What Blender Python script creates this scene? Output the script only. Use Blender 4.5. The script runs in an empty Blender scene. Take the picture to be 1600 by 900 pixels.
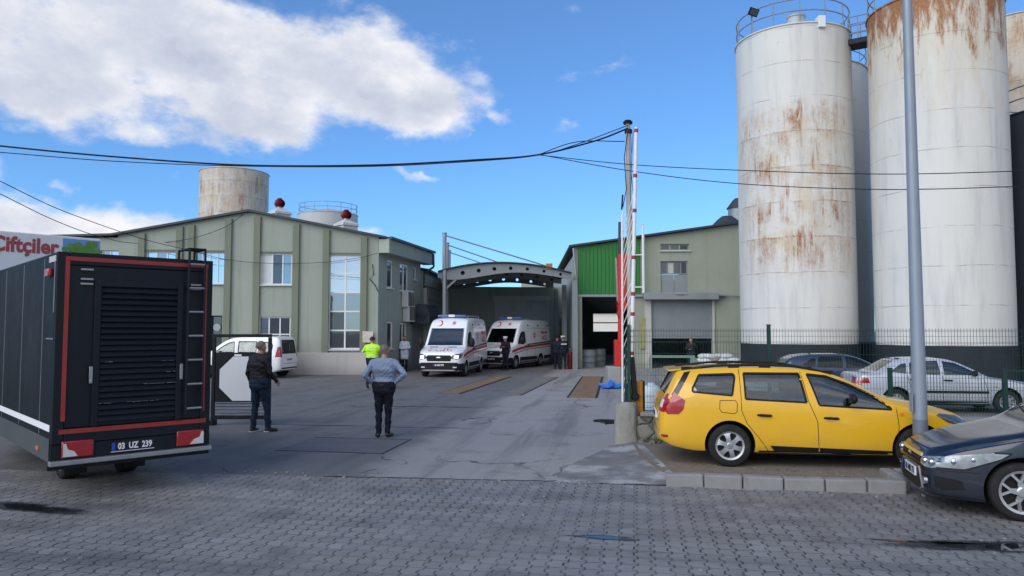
import bpy, bmesh, math, random
import numpy as np
from mathutils import Vector, Matrix
from mathutils.bvhtree import BVHTree
random.seed(7)
SC = bpy.context.scene
COL = SC.collection
R = math.radians

# ------------------------------------------------------------------ camera
F, CAMH = 1150.0, 2.1
TH = math.atan(65 / F)
cam = bpy.data.objects.new('camera', bpy.data.cameras.new('camera'))
COL.objects.link(cam)
cam.location = (0, 0, CAMH)
cam.rotation_euler = (R(90) + TH, 0, 0)
cam.data.sensor_width = 36.0
cam.data.lens = 36.0 * F / 1600
cam.data.clip_end = 3000
SC.camera = cam

# ------------------------------------------------------------------ light
SUN_EL, SUN_AZ = 34.0, 222.0            # azimuth clockwise from +Y
SUN_STRENGTH, SUN_ANGLE, SKY_STRENGTH, EXPOSURE = 1.5, 60.0, 0.125, 0.62
sd = bpy.data.lights.new('sun', 'SUN')
sd.energy, sd.angle, sd.color = SUN_STRENGTH, R(SUN_ANGLE), (1.0, 0.985, 0.96)
sun = bpy.data.objects.new('sun', sd)
COL.objects.link(sun)
sv = Vector((math.sin(R(SUN_AZ)) * math.cos(R(SUN_EL)), math.cos(R(SUN_AZ)) * math.cos(R(SUN_EL)), math.sin(R(SUN_EL))))
sun.rotation_euler = sv.to_track_quat('Z', 'Y').to_euler()
sun.location = (-20, -20, 30)
vs = SC.view_settings
vs.view_transform, vs.look, vs.gamma, vs.exposure, vs.use_curve_mapping = 'Standard', 'None', 1.0, EXPOSURE, False


class NT:
    """small node helper"""
    def __init__(s, tree): s.t = tree
    def n(s, kind, **kw):
        nd = s.t.nodes.new(kind)
        for k, v in kw.items(): setattr(nd, k, v)
        return nd
    def link(s, a, b): s.t.links.new(a, b)
    def put(s, sock, v):
        if v is None: return
        if hasattr(v, 'links'): s.link(v, sock)
        else:
            if isinstance(v, (tuple, list)) and len(v) == 3 and sock.type == 'RGBA': v = (*v, 1)
            sock.default_value = v
    def m(s, op, a, b=None, c=None, clamp=False):
        nd = s.n('ShaderNodeMath', operation=op, use_clamp=clamp)
        s.put(nd.inputs[0], a); s.put(nd.inputs[1], b); s.put(nd.inputs[2], c)
        return nd.outputs[0]
    def vm(s, op, a, b=None):
        nd = s.n('ShaderNodeVectorMath', operation=op)
        s.put(nd.inputs[0], a); s.put(nd.inputs[1], b)
        return nd.outputs['Value'] if op in ('LENGTH', 'DOT_PRODUCT', 'DISTANCE') else nd.outputs['Vector']
    def noise(s, vec, scale=1, detail=4, rough=.55, dist=0, lac=2.0):
        nd = s.n('ShaderNodeTexNoise')
        if vec is not None: s.link(vec, nd.inputs['Vector'])
        nd.inputs['Scale'].default_value = scale; nd.inputs['Detail'].default_value = detail
        nd.inputs['Roughness'].default_value = rough; nd.inputs['Distortion'].default_value = dist
        nd.inputs['Lacunarity'].default_value = lac
        return nd.outputs['Fac']
    def ramp(s, f, stops, interp='LINEAR'):
        nd = s.n('ShaderNodeValToRGB'); s.link(f, nd.inputs[0])
        cr = nd.color_ramp; cr.interpolation = interp
        while len(cr.elements) < len(stops): cr.elements.new(0.5)
        for e, (p, c) in zip(cr.elements, stops):
            e.position = p
            e.color = (c, c, c, 1) if isinstance(c, (int, float)) else (*c, 1)
        return nd.outputs[0]
    def step(s, x, lo, hi):
        nd = s.n('ShaderNodeMapRange', interpolation_type='SMOOTHSTEP')
        s.put(nd.inputs[0], x); s.put(nd.inputs[1], lo); s.put(nd.inputs[2], hi)
        return nd.outputs[0]
    def mix(s, f, a, b, blend='MIX'):
        nd = s.n('ShaderNodeMix', data_type='RGBA', blend_type=blend)
        s.put(nd.inputs[0], f); s.put(nd.inputs[6], a); s.put(nd.inputs[7], b)
        return nd.outputs[2]
    def sep(s, v):
        nd = s.n('ShaderNodeSeparateXYZ'); s.link(v, nd.inputs[0]); return nd.outputs
    def comb(s, x=0., y=0., z=0.):
        nd = s.n('ShaderNodeCombineXYZ')
        s.put(nd.inputs[0], x); s.put(nd.inputs[1], y); s.put(nd.inputs[2], z)
        return nd.outputs[0]


# ------------------------------------------------------------------ helpers: pixel -> place
CT, ST = math.cos(TH), math.sin(TH)
def ray(px, py):
    xc, yc = (px - 800) / F, (450 - py) / F
    return Vector((xc, CT - ST * yc, ST + CT * yc))
def at(px, py, d):
    r = ray(px, py)
    return Vector((0, 0, CAMH)) + r * (d / r.y)
def gp(px, py, z=0.0):
    r = ray(px, py)
    return Vector((0, 0, CAMH)) + r * ((z - CAMH) / r.z)
YA = R(9.4)                                        # the yard's own axis
U2 = Vector((math.cos(YA), -math.sin(YA))); V2 = Vector((math.sin(YA), math.cos(YA)))
def uv(u, v, z=0.0):
    p = U2 * u + V2 * v
    return Vector((p.x, p.y, z))
def to_uv(p): return p.x * U2.x + p.y * U2.y, p.x * V2.x + p.y * V2.y
def u_at_px(px, v, py=560):
    r = ray(px, py); k = r.x / r.y
    d = v / (k * V2.x + V2.y)
    return to_uv(Vector((k * d, d)))[0]

# ------------------------------------------------------------------ sky
def build_world():
    w = bpy.data.worlds.new('World'); SC.world = w; w.use_nodes = True
    t = NT(w.node_tree); w.node_tree.nodes.clear()
    sky = t.n('ShaderNodeTexSky', sky_type='NISHITA')
    sky.sun_disc = False
    sky.sun_elevation, sky.sun_rotation = R(SUN_EL), R(SUN_AZ)
    sky.altitude, sky.air_density, sky.dust_density, sky.ozone_density = 1000, 1.0, 0.4, 2.2
    d = t.n('ShaderNodeTexCoord').outputs['Generated']
    x, y, z = t.sep(d)
    p = t.comb(x, t.m('ABSOLUTE', y), z)
    # clouds: wind-stretched heaps placed in the sky by direction
    wob = t.noise(d, 5.0, 5, .6)
    wob2 = t.noise(t.vm('ADD', d, (3.1, 1.7, .4)), 5.0, 5, .6)
    off = t.comb(t.m('MULTIPLY', t.m('SUBTRACT', wob, .5), .10), 0.0, t.m('MULTIPLY', t.m('SUBTRACT', wob2, .5), .09))
    q = t.vm('ADD', p, off)
    qx, qy, qz = t.sep(q)
    dens = None
    blobs = [(60, 85, 260, 120, 1.13), (330, 100, 270, 118, 1.21), (545, 120, 165, 88, 1.13), (655, 165, 85, 50, 1.05),
             (230, 190, 230, 42, .75), (70, 350, 240, 42, .95), (245, 262, 75, 20, .5), (860, 182, 42, 17, .56),
             (85, 293, 36, 9, .56), (655, 271, 34, 8, .56), (770, 172, 34, 12, .56), (575, 365, 60, 14, .45), (-150, 240, 120, 80, .8),
             (20, 206, 60, 12, .42)]
    for (bx, by, rx, ry, amp) in blobs:
        c = ray(bx, by).normalized()
        e = ray(bx + rx, by).normalized(); f = ray(bx, by - ry).normalized()
        sx, sz = abs(e.x - c.x) + 1e-3, abs(f.z - c.z) + 1e-3
        a = t.m('POWER', t.m('DIVIDE', t.m('SUBTRACT', qx, c.x), sx), 2.0)
        b = t.m('POWER', t.m('DIVIDE', t.m('SUBTRACT', qz, c.z), sz), 2.0)
        g = t.m('MULTIPLY', t.m('EXPONENT', t.m('MULTIPLY', t.m('POWER', t.m('ADD', a, b), 1.6), -.8)), amp)
        dens = g if dens is None else t.m('MAXIMUM', dens, g)
    # broad bright cloud behind the camera, towards the veiled sun
    back = t.m('MULTIPLY', t.step(t.m('MULTIPLY', y, -1.0), .05, .6), t.step(t.noise(d, 2.2, 5, .55), .36, .56))
    def fb(vec):
        s = t.vm('MULTIPLY', vec, (1.0, 1.0, 1.75))
        return t.noise(s, 5.5, 9, .62)
    n1 = fb(d)
    n2 = fb(t.vm('ADD', d, (.018, 0, .035)))
    body = t.m('ADD', dens, t.m('MULTIPLY', t.m('SUBTRACT', n1, .5), 1.45))
    body = t.m('ADD', body, t.m('MULTIPLY', t.m('SUBTRACT', t.noise(t.vm('MULTIPLY', t.vm('ADD', d, (.3, 0, .77)), (1, 1, 2.2)), 6.5, 3, .5), .52), 1.5))
    alpha = t.step(t.m('ADD', body, t.m('MULTIPLY', t.m('SUBTRACT', t.noise(t.vm('MULTIPLY', d, (1, 1, 1.6)), 21, 7, .66), .5), .55)), .24, .84)
    alpha = t.m('MAXIMUM', alpha, back)
    relief = t.m('ADD', t.m('MULTIPLY', t.m('SUBTRACT', n1, n2), 3.2), .5)
    thick = t.step(body, .45, 1.15)
    lum = t.m('ADD', t.m('MULTIPLY', relief, .75), t.m('MULTIPLY', t.m('SUBTRACT', 1.0, thick), .45), clamp=True)
    ccol = t.ramp(lum, [(0.0, (2.7, 3.0, 3.7)), (.45, (3.5, 3.7, 4.25)), (1.0, (5.0, 5.0, 5.15))])
    hs = t.n('ShaderNodeHueSaturation')
    hs.inputs['Saturation'].default_value = 1.08; hs.inputs['Value'].default_value = 1.0
    t.link(sky.outputs[0], hs.inputs['Color'])
    blue = t.mix(1.0, hs.outputs[0], t.ramp(z, [(0.0, (.37, .57, .80)), (.16, (.49, .72, .94)), (.45, (.70, .88, 1.04))]), 'MULTIPLY')
    colr = t.mix(alpha, blue, ccol)
    bg = t.n('ShaderNodeBackground'); bg.inputs['Strength'].default_value = SKY_STRENGTH
    t.link(colr, bg.inputs['Color'])
    out = t.n('ShaderNodeOutputWorld'); t.link(bg.outputs[0], out.inputs[0])
build_world()

# ------------------------------------------------------------------ materials
MATS = {}
def base_mat(name):
    m = bpy.data.materials.new(name); m.use_nodes = True
    t = NT(m.node_tree)
    return m, t, m.node_tree.nodes['Principled BSDF']
def bump(t, p, h, strength=.3, dist=.01):
    b = t.n('ShaderNodeBump'); b.inputs['Strength'].default_value = strength; b.inputs['Distance'].default_value = dist
    t.link(h, b.inputs['Height']); t.link(b.outputs[0], p.inputs['Normal'])
def simple(name, col, rough=.5, metal=0.0, coat=0.0, var=.12, scale=6.0, dirt=0.0, bmp=0.0, spec=.5, emit=None):
    m, t, p = base_mat(name)
    tc = t.n('ShaderNodeTexCoord').outputs['Object']
    n = t.noise(tc, scale, 5, .6)
    c = t.mix(n, tuple(v * (1 - var) for v in col), tuple(min(1, v * (1 + var)) for v in col))
    if dirt:
        n2 = t.noise(t.vm('MULTIPLY', tc, (1, 1, .35)), scale * .6, 8, .7)
        c = t.mix(t.m('MULTIPLY', t.step(n2, .5, .75), dirt), c, (.09, .08, .07))
    t.link(c, p.inputs['Base Color'])
    p.inputs['Roughness'].default_value = rough; p.inputs['Metallic'].default_value = metal
    p.inputs['Coat Weight'].default_value = coat; p.inputs['Coat Roughness'].default_value = .05
    p.inputs['Specular IOR Level'].default_value = spec
    rn = t.m('ADD', t.m('MULTIPLY', t.m('SUBTRACT', t.noise(tc, scale * 2.3, 6, .6), .5), .25), rough, clamp=True)
    t.link(rn, p.inputs['Roughness'])
    if bmp: bump(t, p, t.noise(tc, scale * 8, 4, .6), bmp, .01)
    if emit:
        p.inputs['Emission Color'].default_value = (*emit[0], 1); p.inputs['Emission Strength'].default_value = emit[1]
    MATS[name] = m
    return m

def glass_mat(name, tint, refl, rough=.03):
    m, t, p = base_mat(name)
    m.node_tree.nodes.remove(p)
    tr = t.n('ShaderNodeBsdfTransparent'); tr.inputs[0].default_value = (*tint, 1)
    gl = t.n('ShaderNodeBsdfGlossy'); gl.inputs['Roughness'].default_value = rough; gl.inputs[0].default_value = (.95, .97, 1, 1)
    fr = t.n('ShaderNodeLayerWeight'); fr.inputs[0].default_value = .5
    mx = t.n('ShaderNodeMixShader')
    t.link(t.m('ADD', t.m('MULTIPLY', t.m('POWER', fr.outputs['Facing'], 4.0), .8), refl, clamp=True), mx.inputs[0])
    t.link(tr.outputs[0], mx.inputs[1]); t.link(gl.outputs[0], mx.inputs[2])
    t.link(mx.outputs[0], m.node_tree.nodes['Material Output'].inputs[0])
    MATS[name] = m
    return m

def pane_mat(name, dark, refl):
    """reflective window pane of a room that cannot be seen into"""
    m, t, p = base_mat(name)
    tc = t.n('ShaderNodeTexCoord').outputs['Object']
    p.inputs['Base Color'].default_value = (*dark, 1); p.inputs['Roughness'].default_value = .35
    gl = t.n('ShaderNodeBsdfGlossy'); gl.inputs['Roughness'].default_value = .02; gl.inputs[0].default_value = (.85, .92, 1, 1)
    b = t.n('ShaderNodeBump'); b.inputs['Strength'].default_value = .05; b.inputs['Distance'].default_value = .02
    t.link(t.noise(tc, 1.6, 2, .5), b.inputs['Height']); t.link(b.outputs[0], gl.inputs['Normal'])
    mx = t.n('ShaderNodeMixShader'); mx.inputs[0].default_value = refl
    t.link(p.outputs[0], mx.inputs[1]); t.link(gl.outputs[0], mx.inputs[2])
    t.link(mx.outputs[0], m.node_tree.nodes['Material Output'].inputs[0])
    MATS[name] = m
    return m

def carpaint(name, col, metal=0.0, dust=.25, rough=.3, flake=0.0):
    m, t, p = base_mat(name)
    tc = t.n('ShaderNodeTexCoord').outputs['Object']
    z = t.sep(tc)[2]
    n = t.noise(tc, 3.5, 7, .65)
    n2 = t.noise(tc, 22, 4, .6)
    low = t.m('SUBTRACT', 1.0, t.step(z, .2, .75))
    f = t.m('MULTIPLY', t.m('ADD', t.m('MULTIPLY', t.step(n, .35, .75), .5), t.m('MULTIPLY', low, .55)), dust, clamp=True)
    c = t.mix(n2, tuple(v * .96 for v in col), tuple(min(1, v * 1.04) for v in col))
    c = t.mix(f, c, (.20, .18, .155))
    t.link(c, p.inputs['Base Color'])
    t.link(t.m('ADD', rough, t.m('MULTIPLY', f, .45)), p.inputs['Roughness'])
    p.inputs['Metallic'].default_value = metal
    t.link(t.m('SUBTRACT', .8, t.m('MULTIPLY', f, 1.2), clamp=True), p.inputs['Coat Weight'])
    p.inputs['Coat Roughness'].default_value = .06
    MATS[name] = m
    return m

def wall_mat(name, col, streak=.35, rough=.85, tone=.10):
    m, t, p = base_mat(name)
    tc = t.n('ShaderNodeTexCoord').outputs['Object']
    big = t.noise(tc, .45, 5, .6)
    fine = t.noise(tc, 14, 5, .65)
    st = t.noise(t.vm('MULTIPLY', tc, (1.6, 1.6, .12)), 1.6, 7, .68)
    patch = t.step(t.noise(tc, .8, 3, .5), .58, .64)
    c = t.mix(big, tuple(v * (1 - tone) for v in col), tuple(v * (1 + tone) for v in col))
    c = t.mix(t.m('MULTIPLY', fine, .18), c, tuple(v * .7 for v in col))
    c = t.mix(t.m('MULTIPLY', patch, .10), c, tuple(min(1, v * 1.25) for v in col))
    c = t.mix(t.m('MULTIPLY', t.step(st, .5, .78), streak), c, tuple(v * .45 for v in col))
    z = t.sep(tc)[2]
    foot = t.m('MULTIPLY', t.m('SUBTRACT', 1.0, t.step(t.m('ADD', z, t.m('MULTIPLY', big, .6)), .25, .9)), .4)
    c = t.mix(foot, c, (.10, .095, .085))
    t.link(c, p.inputs['Base Color']); p.inputs['Roughness'].default_value = rough
    bump(t, p, fine, .25, .008)
    MATS[name] = m
    return m

def silo_mat(name, rust_lo, rust_hi, ang=None, top=None, amount=1.0, seam=1.52, base=(.67, .655, .61), angw=.9):
    """white paint on steel rings, rust weeping down from the weld seams; object origin = foot of the silo's axis"""
    m, t, p = base_mat(name)
    tc = t.n('ShaderNodeTexCoord').outputs['Object']
    x, y, z = t.sep(tc)
    an = t.m('ARCTAN2', y, x)
    cyl = t.comb(t.m('MULTIPLY', an, 2.6), 0.0, z)
    wavy = t.m('ADD', z, t.m('MULTIPLY', t.m('SUBTRACT', t.noise(cyl, .7, 3), .5), .12))
    fr = t.m('FRACT', t.m('DIVIDE', wavy, seam))
    below = t.m('MULTIPLY', t.m('SUBTRACT', 1.0, fr), seam)          # metres under the seam above
    run = t.noise(t.comb(t.m('MULTIPLY', an, 2.6), t.m('MULTIPLY', t.m('FLOOR', t.m('DIVIDE', wavy, seam)), .12), t.m('MULTIPLY', z, .10)), 3.4, 6, .72)
    blot = t.noise(cyl, .55, 4, .6)
    spot = t.noise(cyl, 5.5, 8, .72)
    zn = t.m('ADD', z, t.m('MULTIPLY', t.m('SUBTRACT', t.noise(cyl, 1.4, 6, .7), .5), 2.2))
    zone = t.m('MULTIPLY', t.step(zn, rust_lo - 1.2, rust_lo + .6), t.m('SUBTRACT', 1.0, t.step(zn, rust_hi - .4, rust_hi + .5)))
    if ang is not None:
        da = t.m('ABSOLUTE', t.m('SUBTRACT', an, ang))
        zone = t.m('MULTIPLY', zone, t.m('SUBTRACT', 1.0, t.step(da, angw * .35, angw)))
    drip = t.m('SUBTRACT', t.m('MULTIPLY', t.m('SUBTRACT', run, .38), 5.0), t.m('DIVIDE', below, 1.9))
    seamr = t.noise(t.comb(t.m('MULTIPLY', an, 1.1), t.m('MULTIPLY', t.m('FLOOR', t.m('DIVIDE', wavy, seam)), 3.7), 0.0), 1.0, 3, .6)
    drip = t.m('MULTIPLY', t.m('MULTIPLY', t.step(drip, -.3, .8), t.step(blot, .34, .54)), t.step(seamr, .33, .50))
    sp = t.m('MULTIPLY', t.step(spot, .55, .68), t.step(blot, .38, .58))
    drip = t.m('MULTIPLY', drip, t.m('ADD', .35, t.m('MULTIPLY', t.step(t.noise(t.vm('MULTIPLY', cyl, (1, 1, .45)), 7.5, 7, .75), .40, .58), .65)))
    colm = t.noise(t.comb(t.m('MULTIPLY', an, 2.6), 4.4, t.m('MULTIPLY', z, .07)), 2.1, 8, .74)
    gran = t.noise(t.vm('MULTIPLY', cyl, (1.0, 1.0, .28)), 6.0, 8, .76)
    fleck = t.noise(t.vm('MULTIPLY', cyl, (1.0, 1.0, .7)), .75, 4, .6)
    streak = t.m('MULTIPLY', t.m('MULTIPLY', t.step(colm, .43, .57), t.step(gran, .37, .52)), t.step(fleck, .42, .60))
    edge_ = t.m('MULTIPLY', t.m('SUBTRACT', 1.0, t.step(below, .03, .13)), t.m('MULTIPLY', t.step(gran, .42, .6), t.step(seamr, .40, .55)))
    drip = t.m('MAXIMUM', t.m('MULTIPLY', drip, .65), t.m('MAXIMUM', streak, edge_))
    specks = t.m('MULTIPLY', t.step(t.noise(t.vm('MULTIPLY', cyl, (1, 1, .6)), 11, 6, .75), .58, .66), t.step(t.noise(cyl, 1.3, 5, .65), .42, .60))
    rust = t.m('MULTIPLY', t.m('MAXIMUM', t.m('MAXIMUM', drip, t.m('MULTIPLY', specks, .9)), t.m('MULTIPLY', sp, .85)), zone)
    halo = t.m('MULTIPLY', t.m('MULTIPLY', t.step(t.noise(cyl, .8, 7, .7), .40, .66), zone), .72)
    if top is not None:
        run2 = t.noise(t.comb(t.m('MULTIPLY', an, 2.6), 0.0, t.m('MULTIPLY', z, .22)), 2.6, 7, .72)
        tz = t.m('SUBTRACT', t.m('MULTIPLY', t.m('SUBTRACT', run2, .36), 7.0), t.m('DIVIDE', t.m('SUBTRACT', top, z), 1.9))
        tr = t.step(tz, -.2, 1.0)
        rust = t.m('MAXIMUM', rust, tr)
        halo = t.m('MAXIMUM', halo, t.m('MULTIPLY', t.step(tz, -2.2, .6), .55))
    rust = t.m('MULTIPLY', rust, amount, clamp=True)
    dirt = t.noise(t.vm('MULTIPLY', cyl, (1, 1, .10)), 1.8, 8, .7)
    cl = t.noise(cyl, .35, 5, .6)
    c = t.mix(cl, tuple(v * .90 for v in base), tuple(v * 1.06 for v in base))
    c = t.mix(t.m('MULTIPLY', t.step(dirt, .46, .72), .50), c, (.38, .40, .42))
    c = t.mix(t.m('MULTIPLY', t.step(t.noise(t.vm('MULTIPLY', cyl, (1, 1, .5)), 4.2, 7, .75), .60, .72), .45), c, (.27, .27, .26))
    c = t.mix(halo, c, (.58, .49, .33))
    line = t.m('SUBTRACT', 1.0, t.step(t.m('MINIMUM', below, t.m('MULTIPLY', fr, seam)), .006, .03))
    line = t.m('MULTIPLY', line, t.step(t.noise(cyl, 1.1, 4, .6), .36, .62))
    c = t.mix(t.m('MULTIPLY', line, .55), c, (.27, .22, .17))
    rc = t.ramp(t.noise(cyl, 9, 5, .7), [(.25, (.10, .038, .014)), (.5, (.30, .105, .025)), (.8, (.50, .23, .06))])
    c = t.mix(t.m('MULTIPLY', rust, .95), c, rc)
    t.link(c, p.inputs['Base Color']); p.inputs['Roughness'].default_value = .6
    h = t.m('ADD', t.m('MULTIPLY', line, 1.2), t.m('MULTIPLY', t.noise(cyl, .9, 3), .9))
    bump(t, p, h, .35, .03)
    MATS[name] = m
    return m

def ground_mat():
    m, t, p = base_mat('yard_asphalt')
    tc = t.n('ShaderNodeTexCoord').outputs['Object']          # x = u, y = v of the yard
    u, v, _ = t.sep(tc)
    big = t.noise(tc, .16, 6, .6)
    mid = t.noise(tc, .9, 7, .65)
    fine = t.noise(tc, 45, 4, .7)
    grit = t.noise(tc, 160, 2, .6)
    track = t.noise(t.vm('MULTIPLY', tc, (1.0, .07, 1)), 1.5, 6, .62)
    # paler worn concrete down the middle of the gateway, asphalt on the left
    wob = t.m('ADD', u, t.m('MULTIPLY', t.m('SUBTRACT', mid, .5), 1.6))
    conc = t.m('MULTIPLY', t.step(wob, -4.3, -3.6), t.m('SUBTRACT', 1.0, t.step(wob, 4.0, 5.0)))
    c = t.mix(big, (.120, .116, .114), (.196, .189, .183))
    cc = t.mix(big, (.258, .248, .236), (.395, .375, .355))
    c = t.mix(conc, c, cc)
    c = t.mix(t.m('MULTIPLY', t.step(track, .48, .68), .50), c, (.070, .070, .076))
    c = t.mix(t.m('MULTIPLY', t.step(t.noise(t.vm('MULTIPLY', t.vm('ADD', tc, (7, 3, 0)), (1.0, .12, 1)), 2.3, 7, .68), .54, .74), .48), c, (.29, .29, .288))
    c = t.mix(t.m('MULTIPLY', t.step(mid, .54, .72), .42), c, (.052, .051, .056))
    c = t.mix(t.m('MULTIPLY', t.step(t.noise(t.vm('ADD', tc, (31, 17, 0)), .45, 8, .7), .56, .70), .55), c, (.040, .039, .044))
    blot = t.step(t.noise(t.vm('ADD', tc, (9, 4, 0)), 3.1, 6, .7), .69, .76)
    c = t.mix(t.m('MULTIPLY', blot, .40), c, (.30, .31, .33))
    c = t.mix(t.m('MULTIPLY', t.step(fine, .40, .68), .42), c, (.045, .044, .046))
    vo = t.n('ShaderNodeTexVoronoi', feature='DISTANCE_TO_EDGE'); vo.inputs['Scale'].default_value = .38
    wv = t.vm('ADD', tc, t.comb(t.m('MULTIPLY', t.noise(tc, 1.7, 5), .9), t.m('MULTIPLY', t.noise(t.vm('ADD', tc, (5, 5, 0)), 1.7, 5), .9), 0.0))
    t.link(wv, vo.inputs['Vector'])
    crack = t.m('MULTIPLY', t.m('SUBTRACT', 1.0, t.step(vo.outputs['Distance'], .003, .011)), t.step(t.noise(tc, .33, 3), .48, .6))
    c = t.mix(t.m('MULTIPLY', crack, .75), c, (.018, .018, .022))
    t.link(c, p.inputs['Base Color'])
    rg = t.m('ADD', .66, t.m('MULTIPLY', t.m('SUBTRACT', mid, .5), .5))
    t.link(t.m('MINIMUM', t.m('MAXIMUM', rg, .42), .9), p.inputs['Roughness'])
    hh = t.m('ADD', t.m('MULTIPLY', fine, .5), t.m('ADD', t.m('MULTIPLY', grit, .35), t.m('MULTIPLY', crack, -2.0)))
    bump(t, p, hh, .5, .012)
    return m

def paver_mat():
    """zigzag interlocking concrete blocks"""
    m, t, p = base_mat('interlocking_pavers')
    tc = t.n('ShaderNodeTexCoord').outputs['Object']
    u, v, _ = t.sep(tc)
    W, Hh = .155, .100
    # wandering joints
    wu = t.m('ADD', u, t.m('MULTIPLY', t.m('SUBTRACT', t.noise(tc, 2.6, 5, .65), .5), .075))
    wv_ = t.m('ADD', v, t.m('MULTIPLY', t.m('SUBTRACT', t.noise(t.vm('ADD', tc, (4, 9, 0)), 2.6, 5, .65), .5), .075))
    tri = t.m('PINGPONG', wv_, Hh)
    zz = t.m('MULTIPLY', t.m('SUBTRACT', t.step(tri, Hh * .38, Hh * .62), .5), .034)
    uu = t.m('DIVIDE', t.m('ADD', wu, zz), W)
    ci = t.m('FLOOR', uu)
    fu = t.m('SUBTRACT', uu, ci)
    odd = t.m('MODULO', t.m('ABSOLUTE', ci), 2.0)
    vv = t.m('ADD', t.m('DIVIDE', wv_, Hh * 2), t.m('MULTIPLY', odd, .0))
    ri = t.m('FLOOR', vv)
    fv = t.m('SUBTRACT', vv, ri)
    du = t.m('MULTIPLY', t.m('MINIMUM', fu, t.m('SUBTRACT', 1.0, fu)), W)
    dv = t.m('MULTIPLY', t.m('MINIMUM', fv, t.m('SUBTRACT', 1.0, fv)), Hh * 2)
    dist = t.m('MINIMUM', du, t.m('MULTIPLY', dv, 1.9))
    wn = t.n('ShaderNodeTexWhiteNoise', noise_dimensions='2D'); t.link(t.comb(ci, ri, 0.0), wn.inputs['Vector'])
    rnd = wn.outputs['Value']
    big = t.noise(tc, .22, 6, .62)
    mid = t.noise(tc, 1.3, 7, .68)
    fine = t.noise(tc, 60, 4, .7)
    jw = t.m('ADD', .005, t.m('MULTIPLY', t.noise(tc, 1.1, 5, .65), .017))
    brk = t.step(t.noise(t.vm('ADD', tc, (3, 6, 0)), 7.0, 4, .7), .36, .58)
    joint = t.m('MULTIPLY', t.m('ADD', .35, t.m('MULTIPLY', brk, .65)), 1.0)
    joint = t.m('MULTIPLY', joint, t.m('SUBTRACT', 1.0, t.step(dist, t.m('MULTIPLY', jw, .45), jw)))
    fill = t.step(t.noise(t.vm('ADD', tc, (2, 8, 0)), .5, 5, .65), .40, .62)      # joints packed with dirt in places
    c = t.mix(big, (.172, .168, .166), (.275, .265, .254))
    c = t.mix(t.m('MULTIPLY', rnd, .42), c, (.34, .328, .312))
    c = t.mix(t.m('MULTIPLY', t.step(mid, .48, .72), .55), c, (.080, .078, .080))
    tr = t.noise(t.vm('MULTIPLY', tc, (.06, 1.0, 1)), 1.1, 6, .62)
    c = t.mix(t.m('MULTIPLY', t.step(tr, .50, .68), .40), c, (.082, .080, .082))
    c = t.mix(t.m('MULTIPLY', t.step(t.noise(t.vm('ADD', tc, (40, 11, 0)), .35, 7, .66), .60, .72), .55), c, (.036, .035, .038))
    vw = t.m('ADD', v, t.m('MULTIPLY', t.m('SUBTRACT', t.noise(tc, .5, 4), .5), .8))
    for lane in (6.1, 7.9, 9.3):
        ln = t.m('SUBTRACT', 1.0, t.step(t.m('ABSOLUTE', t.m('SUBTRACT', vw, lane)), .05, .38))
        c = t.mix(t.m('MULTIPLY', t.m('MULTIPLY', ln, t.step(mid, .3, .6)), .38), c, (.075, .074, .076))
    oil = t.step(t.noise(t.vm('ADD', tc, (71, 23, 0)), 1.5, 6, .7), .66, .74)
    c = t.mix(t.m('MULTIPLY', oil, .6), c, (.030, .029, .030))
    warm = t.step(t.noise(t.vm('ADD', tc, (14, 51, 0)), .3, 5, .6), .5, .66)
    c = t.mix(t.m('MULTIPLY', warm, .28), c, (.21, .18, .14))
    pale = t.m('MULTIPLY', t.step(rnd, .985, .99), .4)
    c = t.mix(pale, c, (.30, .30, .31))
    c = t.mix(t.m('MULTIPLY', fine, .30), c, (.045, .045, .05))
    c = t.mix(t.m('MULTIPLY', joint, t.m('SUBTRACT', .86, t.m('MULTIPLY', fill, .38))), c, (.014, .013, .014))
    t.link(c, p.inputs['Base Color'])
    t.link(t.m('MINIMUM', t.m('MAXIMUM', t.m('ADD', .62, t.m('MULTIPLY', t.m('SUBTRACT', mid, .5), .7)), .38), .9), p.inputs['Roughness'])
    edge = t.step(dist, .0, .016)
    tilt = t.m('MULTIPLY', t.m('MULTIPLY', t.m('SUBTRACT', rnd, .5), fv), 1.2)
    h = t.m('ADD', t.m('MULTIPLY', edge, t.m('SUBTRACT', 1.0, t.m('MULTIPLY', fill, .45))), t.m('ADD', t.m('MULTIPLY', tilt, .5), t.m('MULTIPLY', fine, .22)))
    bump(t, p, h, .8, .010)
    return m

simple('black_gloss', (.008, .009, .012), .18, coat=.3, var=.2)
simple('trailer_paint', (.004, .007, .012), .5, coat=.0, var=.35, scale=1.2, dirt=.12, spec=.3)
simple('trailer_side', (.006, .010, .012), .55, coat=.0, var=.3, scale=1.0, dirt=.12, spec=.18)
simple('black_plastic', (.012, .012, .014), .55, var=.2, scale=12, spec=.22)
simple('dark_plastic', (.03, .031, .034), .6, var=.2, scale=12, bmp=.1, spec=.22)
simple('rubber', (.018, .018, .019), .8, var=.25, scale=14, dirt=.5, bmp=.2, spec=.22)
simple('interior', (.016, .016, .018), .8, var=.2, spec=.22)
simple('seat_cloth', (.05, .052, .058), .9, var=.2, scale=20, bmp=.2)
simple('red_stripe', (.30, .026, .022), .5, var=.18, dirt=.15)
simple('lamp_red', (.34, .010, .014), .12, coat=1, var=.3, scale=14)
simple('lamp_white', (.62, .62, .62), .12, coat=1, var=.2, scale=14)
simple('lamp_amber', (.75, .22, .02), .2, coat=1, var=.2)
simple('chrome', (.62, .63, .65), .18, metal=1, var=.1)
simple('dull_metal', (.34, .35, .36), .45, metal=.8, var=.2, dirt=.25)
simple('galvanised', (.30, .32, .34), .5, metal=.5, var=.18, scale=4, dirt=.25)
simple('pole_paint', (.25, .29, .34), .5, metal=.25, var=.12, scale=2, dirt=.25)
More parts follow.
